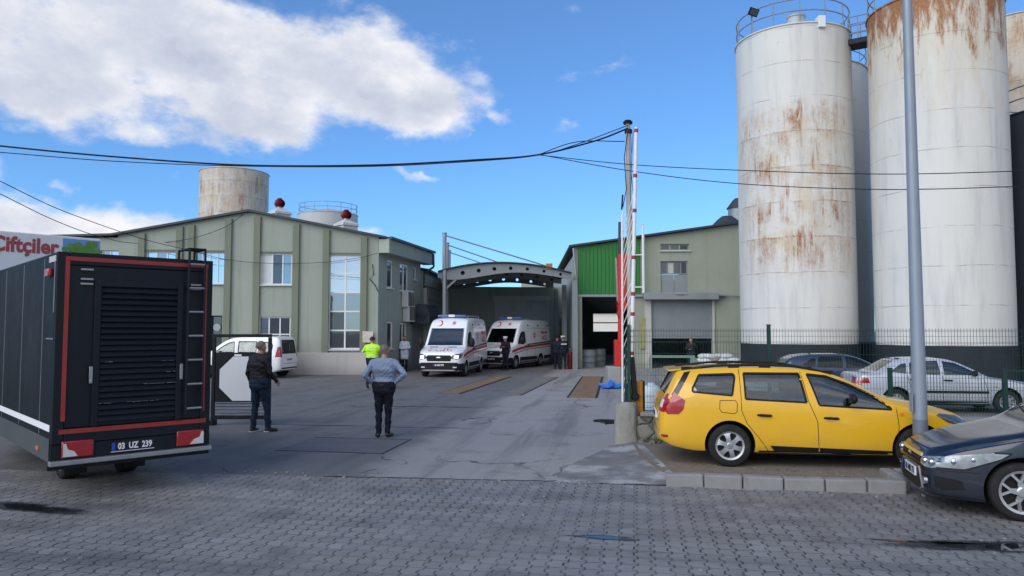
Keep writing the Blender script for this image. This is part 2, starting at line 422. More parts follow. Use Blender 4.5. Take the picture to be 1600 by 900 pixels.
simple('pole_foot', (.15, .175, .21), .55, metal=.2, var=.15, scale=3, dirt=.4)
simple('alloy', (.50, .51, .53), .35, metal=.75, var=.12, dirt=.3)
simple('plate_white', (.78, .78, .76), .4, var=.05)
simple('plate_blue', (.01, .06, .45), .4)
simple('ink_black', (.012, .012, .012), .5, spec=.22)
simple('white_text', (.78, .79, .80), .45, var=.05)
simple('white_plastic', (.72, .74, .76), .45, var=.06)
simple('frame_white', (.74, .75, .75), .4, var=.06, dirt=.15)
simple('sill_white', (.55, .56, .55), .7, var=.1, dirt=.3)
simple('curtain', (.62, .66, .68), .85, var=.12, scale=3)
simple('signal_red', (.50, .018, .014), .45, var=.2, dirt=.2)
simple('deep_red', (.16, .010, .014), .4, var=.3, dirt=.2, metal=.2)
simple('sign_red', (.55, .03, .025), .5, var=.06)
simple('green_steel', (.014, .048, .042), .5, var=.2, dirt=.2, spec=.22)
simple('dark_steel', (.009, .012, .017), .5, var=.2, dirt=.2, spec=.22)
simple('roof_metal', (.055, .062, .066), .55, metal=.4, var=.2, scale=2, dirt=.3)
simple('steel_dark_blue', (.052, .062, .075), .5, metal=.3, var=.15, scale=1.5, dirt=.3, spec=.22)
simple('tank_skirt', (.026, .030, .036), .7, var=.25, scale=2, dirt=.2, spec=.22)
simple('concrete', (.30, .295, .28), .9, var=.22, scale=3, dirt=.5, bmp=.35)
simple('kerb_concrete', (.225, .225, .222), .9, var=.25, scale=4, dirt=.55, bmp=.4)
simple('shutter', (.25, .27, .285), .5, metal=.2, var=.1, scale=2, dirt=.25)
simple('canopy_steel', (.20, .225, .235), .55, var=.12, scale=2, dirt=.35)
simple('cable', (.012, .012, .014), .6, var=.1, spec=.22)
simple('wood_pole', (.40, .39, .37), .9, var=.25, scale=4, dirt=.45, bmp=.3)
simple('boom_white', (.72, .73, .73), .4, var=.08, dirt=.2)
simple('cabinet_orange', (.62, .25, .018), .45, var=.1, dirt=.25)
simple('tarp_blue', (.02, .16, .62), .5, var=.2, scale=5)
simple('sack_white', (.60, .62, .64), .8, var=.2, scale=7, dirt=.25, bmp=.3)
simple('sack_brown', (.30, .23, .16), .85, var=.2, scale=7, dirt=.3, bmp=.3)
simple('jerry_white', (.60, .68, .74), .35, var=.1)
simple('jerry_blue', (.16, .28, .42), .4, var=.1)
simple('plate_rust', (.215, .135, .07), .75, metal=.1, var=.4, scale=2.5, dirt=.5, bmp=.4)
simple('lorry_white', (.62, .65, .68), .4, coat=.3, var=.06, dirt=.15)
simple('picture_blue', (.10, .27, .55), .4, var=.35, scale=2.5)
simple('picture_green', (.09, .22, .03), .5, var=.5, scale=6)
simple('sheet_yellow', (.42, .38, .06), .5, var=.15, scale=4)
simple('sheet_blue', (.16, .27, .33), .5, var=.15, scale=4)
simple('poster', (.55, .48, .42), .6, var=.6, scale=9)
simple('cream_board', (.48, .47, .40), .7, var=.12)
simple('door_grey', (.20, .225, .24), .6, var=.15, dirt=.3)
simple('bus_white', (.7, .72, .74), .4, var=.1)
simple('barrel_grey', (.25, .28, .29), .5, var=.2, dirt=.3)
simple('headlamp_lit', (.9, .8, .6), .3, emit=((1.0, .80, .48), 3.2))
simple('brand_red', (.34, .045, .055), .5, var=.1)
simple('amb_red', (.36, .014, .028), .4, var=.1, dirt=.1)
simple('amb_navy', (.014, .016, .06), .4, var=.1)
simple('amb_pink', (.55, .20, .20), .5, var=.15)
simple('beacon_blue', (.05, .10, .32), .15, coat=1)
simple('lens_grey', (.085, .10, .11), .16, coat=.35, var=.7, scale=18, metal=.3)
simple('lamp_clear', (.30, .32, .335), .14, coat=.3, var=.6, scale=14, metal=.45)
simple('glass_edge', (.02, .025, .03), .2)
simple('skin', (.42, .22, .15), .55, var=.12, scale=12)
simple('hair_grey', (.16, .13, .11), .8, var=.35, scale=30, bmp=.4)
simple('hair_dark', (.015, .012, .010), .7, var=.3, scale=30, bmp=.4)
simple('hair_red', (.20, .035, .02), .7, var=.3, scale=30, bmp=.4)
simple('shirt_blue', (.20, .255, .37), .85, var=.14, scale=5, bmp=.15)
simple('jacket_black', (.017, .015, .020), .6, var=.3, scale=5, bmp=.2, spec=.22)
simple('trouser_navy', (.009, .010, .018), .8, var=.25, scale=6, bmp=.2, spec=.22)
simple('jeans', (.014, .026, .05), .85, var=.3, scale=5, bmp=.2, spec=.22)
simple('hi_vis', (.50, .95, .02), .6, var=.08, scale=6, bmp=.15)
simple('reflect_tape', (.62, .68, .60), .3, metal=.3)
simple('coat_white', (.66, .70, .78), .85, var=.1, scale=6, bmp=.15)
simple('uniform', (.010, .013, .024), .75, var=.25, scale=6, bmp=.15, spec=.22)
simple('shoe', (.012, .011, .011), .5, var=.2)
simple('shoe_sole', (.5, .5, .5), .6)
simple('eye', (.03, .02, .02), .2)
simple('lips', (.30, .10, .09), .5)
simple('puddle', (.010, .011, .012), .03, var=.1)
MATS['puddle'].node_tree.nodes['Principled BSDF'].inputs['Specular IOR Level'].default_value = .6
simple('dirt', (.17, .145, .115), .95, var=.35, scale=5, bmp=.5, dirt=.5)
simple('octagon_white', (.64, .67, .71), .5, var=.05, dirt=.12)
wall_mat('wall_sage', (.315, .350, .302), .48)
wall_mat('pilaster_olive', (.185, .208, .150), .30)
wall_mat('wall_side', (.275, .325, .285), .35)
wall_mat('wall_shed', (.295, .318, .252), .32, tone=.16)
wall_mat('wall_back', (.34, .38, .35), .4)
wall_mat('stone_plinth', (.47, .45, .43), .35)
wall_mat('white_wall', (.55, .56, .54), .4)
wall_mat('fascia', (.36, .41, .35), .25)
carpaint('paint_yellow', (.76, .42, .008), 0, .20, .3)
carpaint('paint_navy', (.004, .009, .022), .1, .08, .3)
carpaint('paint_silver', (.52, .56, .62), .3, .25, .35)
carpaint('paint_blue', (.020, .036, .090), .3, .35, .35)
carpaint('paint_white', (.76, .78, .80), 0, .16, .3)
carpaint('paint_ambulance', (.80, .82, .86), 0, .10, .3)
glass_mat('car_glass', (.80, .87, .88), .09)
glass_mat('car_glass_dark', (.42, .48, .50), .05)
glass_mat('screen_glass', (.62, .70, .72), .12)
pane_mat('pane_bright', (.16, .20, .22), .62)
pane_mat('pane_mid', (.03, .04, .045), .34)
pane_mat('pane_dark', (.012, .015, .018), .10)
silo_mat('silo_rusty', 5.2, 11.6, ang=-1.95, amount=1.05, angw=1.5)
silo_mat('silo_top_rust', 40, 50, top=15.4, amount=1.0)
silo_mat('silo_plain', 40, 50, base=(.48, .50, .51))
silo_mat('silo_beige', 10, 40, amount=.7, base=(.60, .56, .48))
silo_mat('silo_far', 9, 15.2, amount=.8, seam=1.3, base=(.60, .58, .54))

def green_clad():
    m, t, p = base_mat('green_cladding')
    tc = t.n('ShaderNodeTexCoord').outputs['Object']
    n = t.noise(t.vm('MULTIPLY', tc, (1, 1, .15)), 2.0, 6, .6)
    t.link(t.mix(n, (.016, .135, .026), (.028, .205, .038)), p.inputs['Base Color'])
    p.inputs['Roughness'].default_value = .5
    MATS['green_cladding'] = m
green_clad()

def stone_mat():
    m, t, p = base_mat('rubble_stone')
    tc = t.n('ShaderNodeTexCoord').outputs['Object']
    wv = t.vm('ADD', tc, t.comb(t.m('MULTIPLY', t.noise(tc, 4, 4), .12), 0.0, t.m('MULTIPLY', t.noise(t.vm('ADD', tc, (3, 3, 3)), 4, 4), .12)))
    vo = t.n('ShaderNodeTexVoronoi', feature='DISTANCE_TO_EDGE'); vo.inputs['Scale'].default_value = 4.2; t.link(wv, vo.inputs['Vector'])
    v2 = t.n('ShaderNodeTexVoronoi', feature='F1'); v2.inputs['Scale'].default_value = 4.2; t.link(wv, v2.inputs['Vector'])
    cell = t.sep(v2.outputs['Color'])[0]
    c = t.mix(cell, (.14, .14, .115), (.29, .28, .24))
    c = t.mix(t.m('MULTIPLY', t.noise(tc, 22, 5, .7), .5), c, (.09, .09, .075))
    jt = t.m('SUBTRACT', 1.0, t.step(vo.outputs['Distance'], .02, .06))
    c = t.mix(t.m('MULTIPLY', jt, .75), c, (.065, .065, .055))
    t.link(c, p.inputs['Base Color']); p.inputs['Roughness'].default_value = .95
    bump(t, p, t.m('ADD', t.step(vo.outputs['Distance'], .0, .12), t.m('MULTIPLY', t.noise(tc, 30, 4), .3)), .8, .04)
    MATS['rubble_stone'] = m
stone_mat()

# ------------------------------------------------------------------ mesh builder
def frame_from(p, q):
    p, q = Vector(p), Vector(q)
    z = (q - p); L = z.length; z = z / L if L > 1e-9 else Vector((0, 0, 1))
    x = Vector((0, 0, 1)).cross(z)
    if x.length < 1e-4: x = Vector((1, 0, 0))
    x.normalize(); y = z.cross(x)
    return p, x, y, z, L

class M:
    def __init__(s): s.bm = bmesh.new(); s.mi = 0
    def face(s, vs):
        try:
            f = s.bm.faces.new(vs); f.material_index = s.mi; return f
        except ValueError: return None
    def v(s, p): return s.bm.verts.new(p)
    def box(s, c, size, rz=0.0, mat=None):
        c = Vector(c); hx, hy, hz = (k / 2 for k in size)
        rot = mat if mat is not None else Matrix.Rotation(rz, 3, 'Z')
        vs = [s.v(c + rot @ Vector((sx * hx, sy * hy, sz * hz))) for sx in (-1, 1) for sy in (-1, 1) for sz in (-1, 1)]
        for q in ((0, 1, 3, 2), (4, 6, 7, 5), (0, 4, 5, 1), (2, 3, 7, 6), (0, 2, 6, 4), (1, 5, 7, 3)):
            s.face([vs[i] for i in q])
        return s
    def box2(s, a, b):
        a, b = Vector(a), Vector(b)
        return s.box((a + b) / 2, tuple(abs(b[i] - a[i]) for i in range(3)))
    def bar(s, p, q, w, h=None):
        h = h or w
        o, x, y, z, L = frame_from(p, q)
        return s.box(o + z * L / 2, (w, h, L), mat=Matrix((x, y, z)).transposed())
    def cyl(s, p, q, r0, r1=None, seg=12, cap=True):
        r1 = r0 if r1 is None else r1
        o, x, y, z, L = frame_from(p, q)
        ra = [s.v(o + (x * math.cos(a) + y * math.sin(a)) * r0) for a in (2 * math.pi * i / seg for i in range(seg))]
        rb = [s.v(o + z * L + (x * math.cos(a) + y * math.sin(a)) * r1) for a in (2 * math.pi * i / seg for i in range(seg))]
        for i in range(seg):
            j = (i + 1) % seg
            s.face([ra[i], ra[j], rb[j], rb[i]])
        if cap: s.face(ra[::-1]); s.face(rb)
        return s
    def tube(s, pts, r, seg=8):
        pts = [Vector(p) for p in pts]; rings = []
        up = Vector((0, 0, 1))
        for i, p in enumerate(pts):
            tg = (pts[min(i + 1, len(pts) - 1)] - pts[max(i - 1, 0)]).normalized()
            x = up.cross(tg)
            if x.length < 1e-3: x = Vector((1, 0, 0)) - tg * tg.x
            x.normalize(); y = tg.cross(x)
            rr = r[i] if isinstance(r, (list, tuple)) else r
            rings.append([s.v(p + (x * math.cos(a) + y * math.sin(a)) * rr) for a in (2 * math.pi * k / seg for k in range(seg))])
        for a, b in zip(rings, rings[1:]):
            for k in range(seg):
                j = (k + 1) % seg
                s.face([a[k], a[j], b[j], b[k]])
        s.face(rings[0][::-1]); s.face(rings[-1])
        return s
    def lathe(s, prof, seg=32, o=(0, 0, 0), axis='Z', closed=False):
        o = Vector(o); rings = []
        for r, h in prof:
            if r < 1e-6:
                pt = Vector((0, 0, h)) if axis == 'Z' else Vector((0, h, 0))
                rings.append([s.v(o + pt)]); continue
            ring = []
            for k in range(seg):
                a = 2 * math.pi * k / seg
                pt = Vector((r * math.cos(a), r * math.sin(a), h)) if axis == 'Z' else Vector((r * math.cos(a), h, r * math.sin(a)))
                ring.append(s.v(o + pt))
            rings.append(ring)
        prs = list(zip(rings, rings[1:])) + ([(rings[-1], rings[0])] if closed else [])
        for a, b in prs:
            for k in range(seg):
                j = (k + 1) % seg
                if len(a) == 1 and len(b) == 1: continue
                if len(a) == 1: s.face([a[0], b[j], b[k]])
                elif len(b) == 1: s.face([a[k], a[j], b[0]])
                else: s.face([a[k], a[j], b[j], b[k]])
        return s
    def prism(s, poly, y0, y1):
        """polygon in x,z extruded along y"""
        a = [s.v((x, y0, z)) for x, z in poly]; b = [s.v((x, y1, z)) for x, z in poly]
        n = len(poly)
        s.face(a); s.face(b[::-1])
        for i in range(n):
            j = (i + 1) % n
            s.face([a[j], a[i], b[i], b[j]])
        return s
    def slab(s, poly, z0, z1):
        a = [s.v((p[0], p[1], z0)) for p in poly]; b = [s.v((p[0], p[1], z1)) for p in poly]
        n = len(poly); s.face(a[::-1]); s.face(b)
        for i in range(n):
            j = (i + 1) % n
            s.face([a[i], a[j], b[j], b[i]])
        return s
    def ball(s, c, r, seg=16, rings=10, sc=(1, 1, 1)):
        c = Vector(c)
        g = []
        for i in range(rings + 1):
            ph = math.pi * i / rings
            if i in (0, rings): g.append([s.v(c + Vector((0, 0, r * math.cos(ph) * sc[2])))]); continue
            g.append([s.v(c + Vector((r * math.sin(ph) * math.cos(a) * sc[0], r * math.sin(ph) * math.sin(a) * sc[1], r * math.cos(ph) * sc[2])))
                      for a in (2 * math.pi * k / seg for k in range(seg))])
        for a, b in zip(g, g[1:]):
            for k in range(seg):
                j = (k + 1) % seg
                if len(a) == 1: s.face([a[0], b[k], b[j]])
                elif len(b) == 1: s.face([a[k], b[0], a[j]])
                else: s.face([a[k], b[k], b[j], a[j]])
        return s
    def build(s, name, mats, parent=None, smooth=True, bevel=0.0, ang=35, loc=None, rz=None, fix=True):
        bm = s.bm
        if fix: bmesh.ops.recalc_face_normals(bm, faces=bm.faces)
        for e in bm.edges:
            e.smooth = (len(e.link_faces) == 2 and e.calc_face_angle(3.2) < R(ang))
        for f in bm.faces: f.smooth = smooth
        me = bpy.data.meshes.new(name); bm.to_mesh(me); bm.free()
        return obj(name, me, mats, parent, bevel, loc, rz)

def obj(name, me, mats, parent=None, bevel=0.0, loc=None, rz=None):
    if not isinstance(mats, (list, tuple)): mats = [mats]
    for m in mats: me.materials.append(MATS[m] if isinstance(m, str) else m)
    o = bpy.data.objects.new(name, me); COL.objects.link(o)
    if parent is not None: o.parent = parent
    if loc is not None: o.location = loc
    if rz is not None: o.rotation_euler = (0, 0, rz)
    if bevel:
        b = o.modifiers.new('bevel', 'BEVEL'); b.width = bevel; b.segments = 2; b.limit_method = 'ANGLE'; b.angle_limit = R(40)
        b.harden_normals = False
    return o

def tag(o, label, cat, group=None):
    o['label'] = label; o['category'] = cat
    if group: o['group'] = group
    return o
def thing(name, label, cat, loc=(0, 0, 0), rz=0.0, group=None):
    o = bpy.data.objects.new(name, None); COL.objects.link(o)
    o.location = loc; o.rotation_euler = (0, 0, rz); o.empty_display_size = .3
    return tag(o, label, cat, group)
def struct(o): o['kind'] = 'structure'; return o
def kids(o): return [c for c in bpy.data.objects if c.parent == o]
def copy_tree(o, parent=None):
    c = o.copy(); COL.objects.link(c); c.parent = parent
    for ch in kids(o): copy_tree(ch, c)
    return c

def text_bm(s, size, bold=0.0, align='CENTER', ext=0.0, sx=1.0):
    cu = bpy.data.curves.new('t', 'FONT'); cu.body = s; cu.size = size; cu.offset = bold; cu.align_x = align; cu.align_y = 'CENTER'
    cu.extrude = ext; cu.resolution_u = 3
    o = bpy.data.objects.new('t', cu); COL.objects.link(o)
    dg = bpy.context.evaluated_depsgraph_get(); dg.update()
    me = bpy.data.meshes.new_from_object(o.evaluated_get(dg))
    bm = bmesh.new(); bm.from_mesh(me)
    for v in bm.verts: v.co.x *= sx
    bpy.data.objects.remove(o); bpy.data.curves.remove(cu); bpy.data.meshes.remove(me)
    return bm
def add_text(mb, s, size, origin, ex, ez, bold=0.0, sx=1.0, ext=.002):
    """flat letters standing in the plane ex, ez"""
    bm = text_bm(s, size, bold, ext=ext, sx=sx)
    o, ex, ez = Vector(origin), Vector(ex), Vector(ez); ny = ex.cross(ez)
    mp = {v: mb.v(o + ex * v.co.x + ez * v.co.y + ny * v.co.z) for v in bm.verts}
    for f in bm.faces: mb.face([mp[v] for v in f.verts])
    bm.free()
    return mb

def wall_bm(mb, x0, x1, tops, holes, t=.25, z0=0.0, y=0.0):
    """upright wall along local x with rectangular holes; tops = [(x, z)...] profile"""
    tops = sorted(tops)
    def zt(x):
        if x <= tops[0][0]: return tops[0][1]
        for (a, za), (b, zb) in zip(tops, tops[1:]):
            if x <= b: return za + (zb - za) * (x - a) / (b - a)
        return tops[-1][1]
    xs = sorted({x0, x1, *[a for a, _ in tops if x0 < a < x1], *[h[0] for h in holes], *[h[2] for h in holes]})
    zs = sorted({z0, *[h[1] for h in holes], *[h[3] for h in holes]})
    bm = bmesh.new(); vm = {}
    def V(x, z):
        k = (round(x, 4), round(z, 4))
        if k not in vm: vm[k] = bm.verts.new((x, y, z))
        return vm[k]
    for a, b in zip(xs, xs[1:]):
        for c, d in list(zip(zs, zs[1:])) + [(zs[-1], None)]:
            if d is not None and any(h[0] <= a + 1e-5 and b <= h[2] + 1e-5 and h[1] <= c + 1e-5 and d <= h[3] + 1e-5 for h in holes): continue
            if d is None: bm.faces.new([V(a, c), V(b, c), V(b, zt(b)), V(a, zt(a))])
            else: bm.faces.new([V(a, c), V(b, c), V(b, d), V(a, d)])
    r = bmesh.ops.extrude_face_region(bm, geom=bm.faces[:])
    bmesh.ops.translate(bm, verts=[g for g in r['geom'] if isinstance(g, bmesh.types.BMVert)], vec=(0, t, 0))
    mp = {v: mb.v(v.co) for v in bm.verts}
    for f in bm.faces: mb.face([mp[v] for v in f.verts])
    bm.free()

class Line:
    """a facade standing on the ground line A-B; px(px,py) gives (distance along, height)"""
    def __init__(s, A, B):
        s.A, s.B = Vector(A[:2]), Vector(B[:2]); s.d = (s.B - s.A); s.L = s.d.length; s.d = s.d / s.L
        s.rz = math.atan2(s.d.y, s.d.x)
    def px(s, px, py):
        r = ray(px, py)
        # A + d t = r k
        det = s.d.x * (-r.y) + r.x * s.d.y
        t = (-s.A.x * (-r.y) + r.x * (-s.A.y)) / det
        P = s.A + s.d * t
        k = P.y / r.y
        return t, CAMH + r.z * k
    def rect(s, x0, y0, x1, y1):
        a, za = s.px(x0, y0); b, zb = s.px(x1, y1)
        _, z1 = s.px((x0 + x1) / 2, y0); _, z0 = s.px((x0 + x1) / 2, y1)
        return (min(a, b), min(z0, z1), max(a, b), max(z0, z1))

def window(parent, rect, cols, rows, frame='frame_white', panes=None, inset=.12, fw=.06, sill=True, name='window', y0=0.0, widths=None, heights=None, curtains=()):
    x0, z0, x1, z1 = rect
    w = widths or [1.0 / cols] * cols
    h = heights or [1.0 / rows] * rows
    mb = M(); xs = [x0]
    for k in w: xs.append(xs[-1] + k * (x1 - x0))
    zs = [z0]
    for k in h: zs.append(zs[-1] + k * (z1 - z0))
    for i, x in enumerate(xs):
        xx = x + (fw / 2 if i == 0 else -fw / 2 if i == len(xs) - 1 else 0)
        mb.box((xx, y0 + inset, (z0 + z1) / 2), (fw, .07, z1 - z0))
    for i, z in enumerate(zs):
        zz = z + (fw / 2 if i == 0 else -fw / 2 if i == len(zs) - 1 else 0)
        mb.box((  (x0 + x1) / 2, y0 + inset, zz), (x1 - x0 - .004, .062, fw * .95))
    o = mb.build(name, frame, parent, smooth=False)
    panes = panes or 'pane_mid'
    used = panes if isinstance(panes, (list, tuple)) else [panes] * (cols * rows)
    if rows == 1 and len(set(used)) > 1:
        for i in range(cols):
            M().box(((xs[i] + xs[i + 1]) / 2, y0 + inset + .012, (z0 + z1) / 2), (xs[i + 1] - xs[i], .012, z1 - z0)).build('pane', used[i], o, smooth=False)
        used = []
    for mt in dict.fromkeys(used):
        mp = M()
        for j in range(rows):
            for i in range(cols):
                if used[j * cols + i] != mt: continue
                mp.box(((xs[i] + xs[i + 1]) / 2, y0 + inset + .012, (zs[j] + zs[j + 1]) / 2), (xs[i + 1] - xs[i], .012, zs[j + 1] - zs[j]))
        mp.build('pane', mt, o, smooth=False)
    if sill:
        M().box(((x0 + x1) / 2, y0 + .02, z0 - .03), (x1 - x0 + .14, .24, .055)).build('sill', 'sill_white', o, smooth=False, bevel=.006)
    return o
# ================================================================== SETTING
def sheet(name, polys, z, mat, cut=0):
    mb = M()
    for poly in polys:
        mb.face([mb.v((x, y, z)) for x, y in poly])
    o = mb.build(name, mat, smooth=False, rz=-YA)
    return o
gm = ground_mat(); MATS['yard_asphalt'] = gm
pm = paver_mat(); MATS['interlocking_pavers'] = pm
struct(sheet('ground', [[(-500, -300), (500, -300), (500, 800), (-500, 800)]], 0.0, 'yard_asphalt'))
# paved road; far edge a little ragged where the asphalt laps over it
edge = [(-30, 9.8)]
x = -30
while x < 30:
    x += random.uniform(.25, .6)
    edge.append((x, (10.05 + .06 * (max(x, -9) + 5) if x < .35 else 10.19) + random.uniform(-.05, .03)))
struct(sheet('road', [[(-30, -30), (30, -30)] + edge[::-1]], .004, 'interlocking_pavers'))

# sidewalk: raised packed earth behind a kerb, set back where the dark hatchback is parked
WV = 13.75                                  # front face of the low wall
def sidewalk():
    mb = M()
    out = [(.52, 10.36), (3.42, 10.36), (3.42, 11.20), (40, 11.20), (40, WV + .35), (-.1, WV + .35), (.1, 12.0)]
    mb.slab([(a, b) for a, b in out], -.02, .070)
    struct(mb.build('sidewalk', 'dirt', rz=-YA, smooth=False))
    # spilled cement ramp at the kerb's end
    bm = M(); nx, ny = 22, 26
    g = {}
    for i in range(nx + 1):
        for j in range(ny + 1):
            s, q = i / nx, j / ny
            v_ = 10.22 + q * (13.65 - 10.22)
            l_ = -.55 - .35 * math.sin(q * 5) * .3 - .55 * (1 - q)
            r_ = .62 - .55 * q
            u_ = l_ + (r_ - l_) * s
            z_ = .006 + .080 * (s ** 1.5) * (.92 + .08 * math.sin(7 * q + 3 * s)) * min(1, .25 + q * 6) + random.uniform(-.006, .006)
            g[i, j] = bm.v((u_, v_, max(.006, z_)))
    for i in range(nx):
        for j in range(ny):
            bm.face([g[i, j], g[i + 1, j], g[i + 1, j + 1], g[i, j + 1]])
    struct(bm.build('ramp', 'ramp_cement', rz=-YA))
def ramp_mat():
    m, t, p = base_mat('ramp_cement')
    tc = t.n('ShaderNodeTexCoord').outputs['Object']
    n = t.noise(tc, 1.2, 7, .65); f = t.noise(tc, 30, 5, .7)
    c = t.ramp(n, [(.3, (.10, .10, .105)), (.5, (.20, .20, .205)), (.62, (.40, .41, .415)), (.8, (.46, .47, .47))])
    c = t.mix(t.m('MULTIPLY', f, .4), c, (.10, .10, .10))
    t.link(c, p.inputs['Base Color']); p.inputs['Roughness'].default_value = .9
    bump(t, p, f, .5, .015); MATS['ramp_cement'] = m
ramp_mat()
sidewalk()

def kerb():
    mb = M()
    u = .40
    while u < 3.40:
        L = random.choice([.50, .50, .52, .26]) if u < 1.2 else .515
        L = min(L, 3.42 - u)
        if L < .12: break
        z = .168 + random.uniform(-.008, .006)
        mb.box((u + L / 2, 10.28 + random.uniform(-.012, .012), z / 2 - .02), (L - .014, .16, z + .04), mat=Matrix.Rotation(random.uniform(-.03, .03), 3, 'Z') @ Matrix.Rotation(random.uniform(-.03, .03), 3, 'X') @ Matrix.Rotation(random.uniform(-.02, .02), 3, 'Y'))
        u += L
    v = 10.40
    while v < 11.1:
        mb.box((3.46, v + .2, .065), (.15, .385, .19)); v += .4
    u = 3.56
    while u < 30:
        mb.box((u + .25, 11.14, .065), (.486, .15, .19)); u += .5
    struct(mb.build('kerb', 'kerb_concrete', rz=-YA, smooth=False, bevel=.022))
kerb()

# litter of dry leaves and grit on the sidewalk
def leaves():
    mb = M()
    for k in range(750):
        u, v = random.uniform(.6, 6), random.uniform(10.42, 11.7)
        if u > 3.4 and v < 11.25: continue
        s = random.uniform(.008, .028); a = random.uniform(0, 6.3); z = .073 + random.uniform(0, .006)
        t = random.uniform(-.4, .4)
        c, d = math.cos(a) * s, math.sin(a) * s
        mb.mi = random.choice([0, 0, 1, 2])
        mb.face([mb.v((u - c, v - d, z)), mb.v((u - d * .5, v + c * .5, z + abs(t) * s)), mb.v((u + c, v + d, z + .004)), mb.v((u + d * .5, v - c * .5, z))])
    o = mb.build('dry_leaves', ['leaf_tan', 'leaf_brown', 'kerb_concrete'], rz=-YA, smooth=False, fix=False)
    o['kind'] = 'stuff'
simple('leaf_tan', (.30, .21, .11), .9, var=.3); simple('leaf_brown', (.15, .09, .05), .9, var=.3)
leaves()

def puddle_mat():
    m, t, p = base_mat('puddle_water')
    at_ = t.n('ShaderNodeAttribute'); at_.attribute_name = 'edge'
    tc = t.n('ShaderNodeTexCoord').outputs['Object']
    e = t.m('ADD', at_.outputs['Fac'], t.m('MULTIPLY', t.m('SUBTRACT', t.noise(tc, 9, 6, .7), .5), 1.1))
    p.inputs['Base Color'].default_value = (.016, .017, .018, 1)
    t.link(t.m('ADD', .03, t.m('MULTIPLY', t.step(e, .55, 1.0), .5)), p.inputs['Roughness'])
    t.link(t.m('MULTIPLY', t.m('SUBTRACT', 1.0, t.step(e, .75, 1.42)), .93), p.inputs['Alpha'])
    MATS['puddle_water'] = m
puddle_mat()
# puddles lying on the pavers
def puddle(px, py, rx, ry, seed):
    rnd = random.Random(seed); c = gp(px, py); u0, v0 = to_uv(c)
    ph = [rnd.uniform(0, 6.3) for _ in range(5)]
    mb = M(); lay = mb.bm.verts.layers.float.new('edge'); rings = []
    cv = mb.v((u0, v0, .0085)); cv[lay] = 0.0
    for q in (.35, .6, .8, 1.0, 1.25, 1.5):
        vs = []
        for k in range(64):
            a = 2 * math.pi * k / 64
            r = 1 + .22 * math.sin(2 * a + ph[0]) + .16 * math.sin(3 * a + ph[1]) + .10 * math.sin(5 * a + ph[2]) + .07 * math.sin(9 * a + ph[3])
            v = mb.v((u0 + rx * r * q * math.cos(a), v0 + ry * r * q * math.sin(a), .0085)); v[lay] = q; vs.append(v)
        rings.append(vs)
    for k in range(64): mb.face([cv, rings[0][k], rings[0][(k + 1) % 64]])
    for A, B in zip(rings, rings[1:]):
        for k in range(64): mb.face([A[k], B[k], B[(k + 1) % 64], A[(k + 1) % 64]])
    struct(mb.build('puddle', 'puddle_water', rz=-YA, smooth=False))
puddle(1560, 856, .62, .20, 3)
puddle(1445, 848, .34, .05, 8)
puddle(945, 841, .30, .06, 5)
puddle(25, 793, .75, .16, 11)

# square-cut repair patches and covers in the asphalt
def patch(px0, py0, px1, py1, w, h):
    c = gp(px0, py0); u, v = to_uv(c)
    mb = M(); mb.face([mb.v(p) for p in ((u, v, .003), (u + w, v, .003), (u + w, v + h, .003), (u, v + h, .003))])
    struct(mb.build('asphalt_patch', 'patch_dark', rz=-YA, smooth=False))
    mb = M()
    for a, b in (((u, v), (u + w, v)), ((u + w, v), (u + w, v + h)), ((u, v + h), (u + w, v + h))):
        mb.box(((a[0] + b[0]) / 2, (a[1] + b[1]) / 2, .004), (abs(b[0] - a[0]) + .03, abs(b[1] - a[1]) + .03, .006))
    struct(mb.build('patch_joint', 'tar', rz=-YA, smooth=False))
simple('patch_dark', (.115, .119, .128), .8, var=.3, scale=2, bmp=.3, dirt=.3); simple('tar', (.016, .016, .019), .6, var=.3)
patch(430, 704, 590, 670, 1.95, 1.6)
def tar_joints():
    """wandering tar-filled joints crossing the yard and the seam where asphalt meets the pavers"""
    mb = M()
    def strip(pts, w):
        prev = None
        for i, (u, v) in enumerate(pts):
            ww = w * random.uniform(.4, 1.4)
            a, b = mb.v((u, v - ww, .0065)), mb.v((u, v + ww, .0065))
            if prev: mb.face([prev[0], a, b, prev[1]])
            prev = (a, b)
    pts, u = [], -4.4
    while u < .3: pts.append((u, 10.05 + .06 * (u + 5) + random.uniform(-.02, .02))); u += .15
    strip(pts, .022)
    pts, u = [], -8.0
    while u < -3.2: pts.append((u, 15.4 + .04 * math.sin(u * 3) + random.uniform(-.02, .02))); u += .2
    strip(pts, .022)
    pts, u = [], -7.0
    while u < -3.6: pts.append((u, 19.5 + .05 * math.sin(u * 2) + random.uniform(-.02, .02))); u += .2
    strip(pts, .03)
    struct(mb.build('tar_joint', 'tar', rz=-YA, smooth=False, fix=False))
tar_joints()

# ================================================================== GRAIN SILOS
def rail_ring(mb, c, r, z0, a0, a1, h=1.05, n=16, rails=(1.05, .55)):
    pts = [(c[0] + r * math.cos(a0 + (a1 - a0) * i / n), c[1] + r * math.sin(a0 + (a1 - a0) * i / n)) for i in range(n + 1)]
    for zz in rails: mb.tube([(x, y, z0 + zz) for x, y in pts], .028, 6)
    for i in range(0, n + 1, 2): mb.cyl((*pts[i], z0), (*pts[i], z0 + h), .028, seg=6)

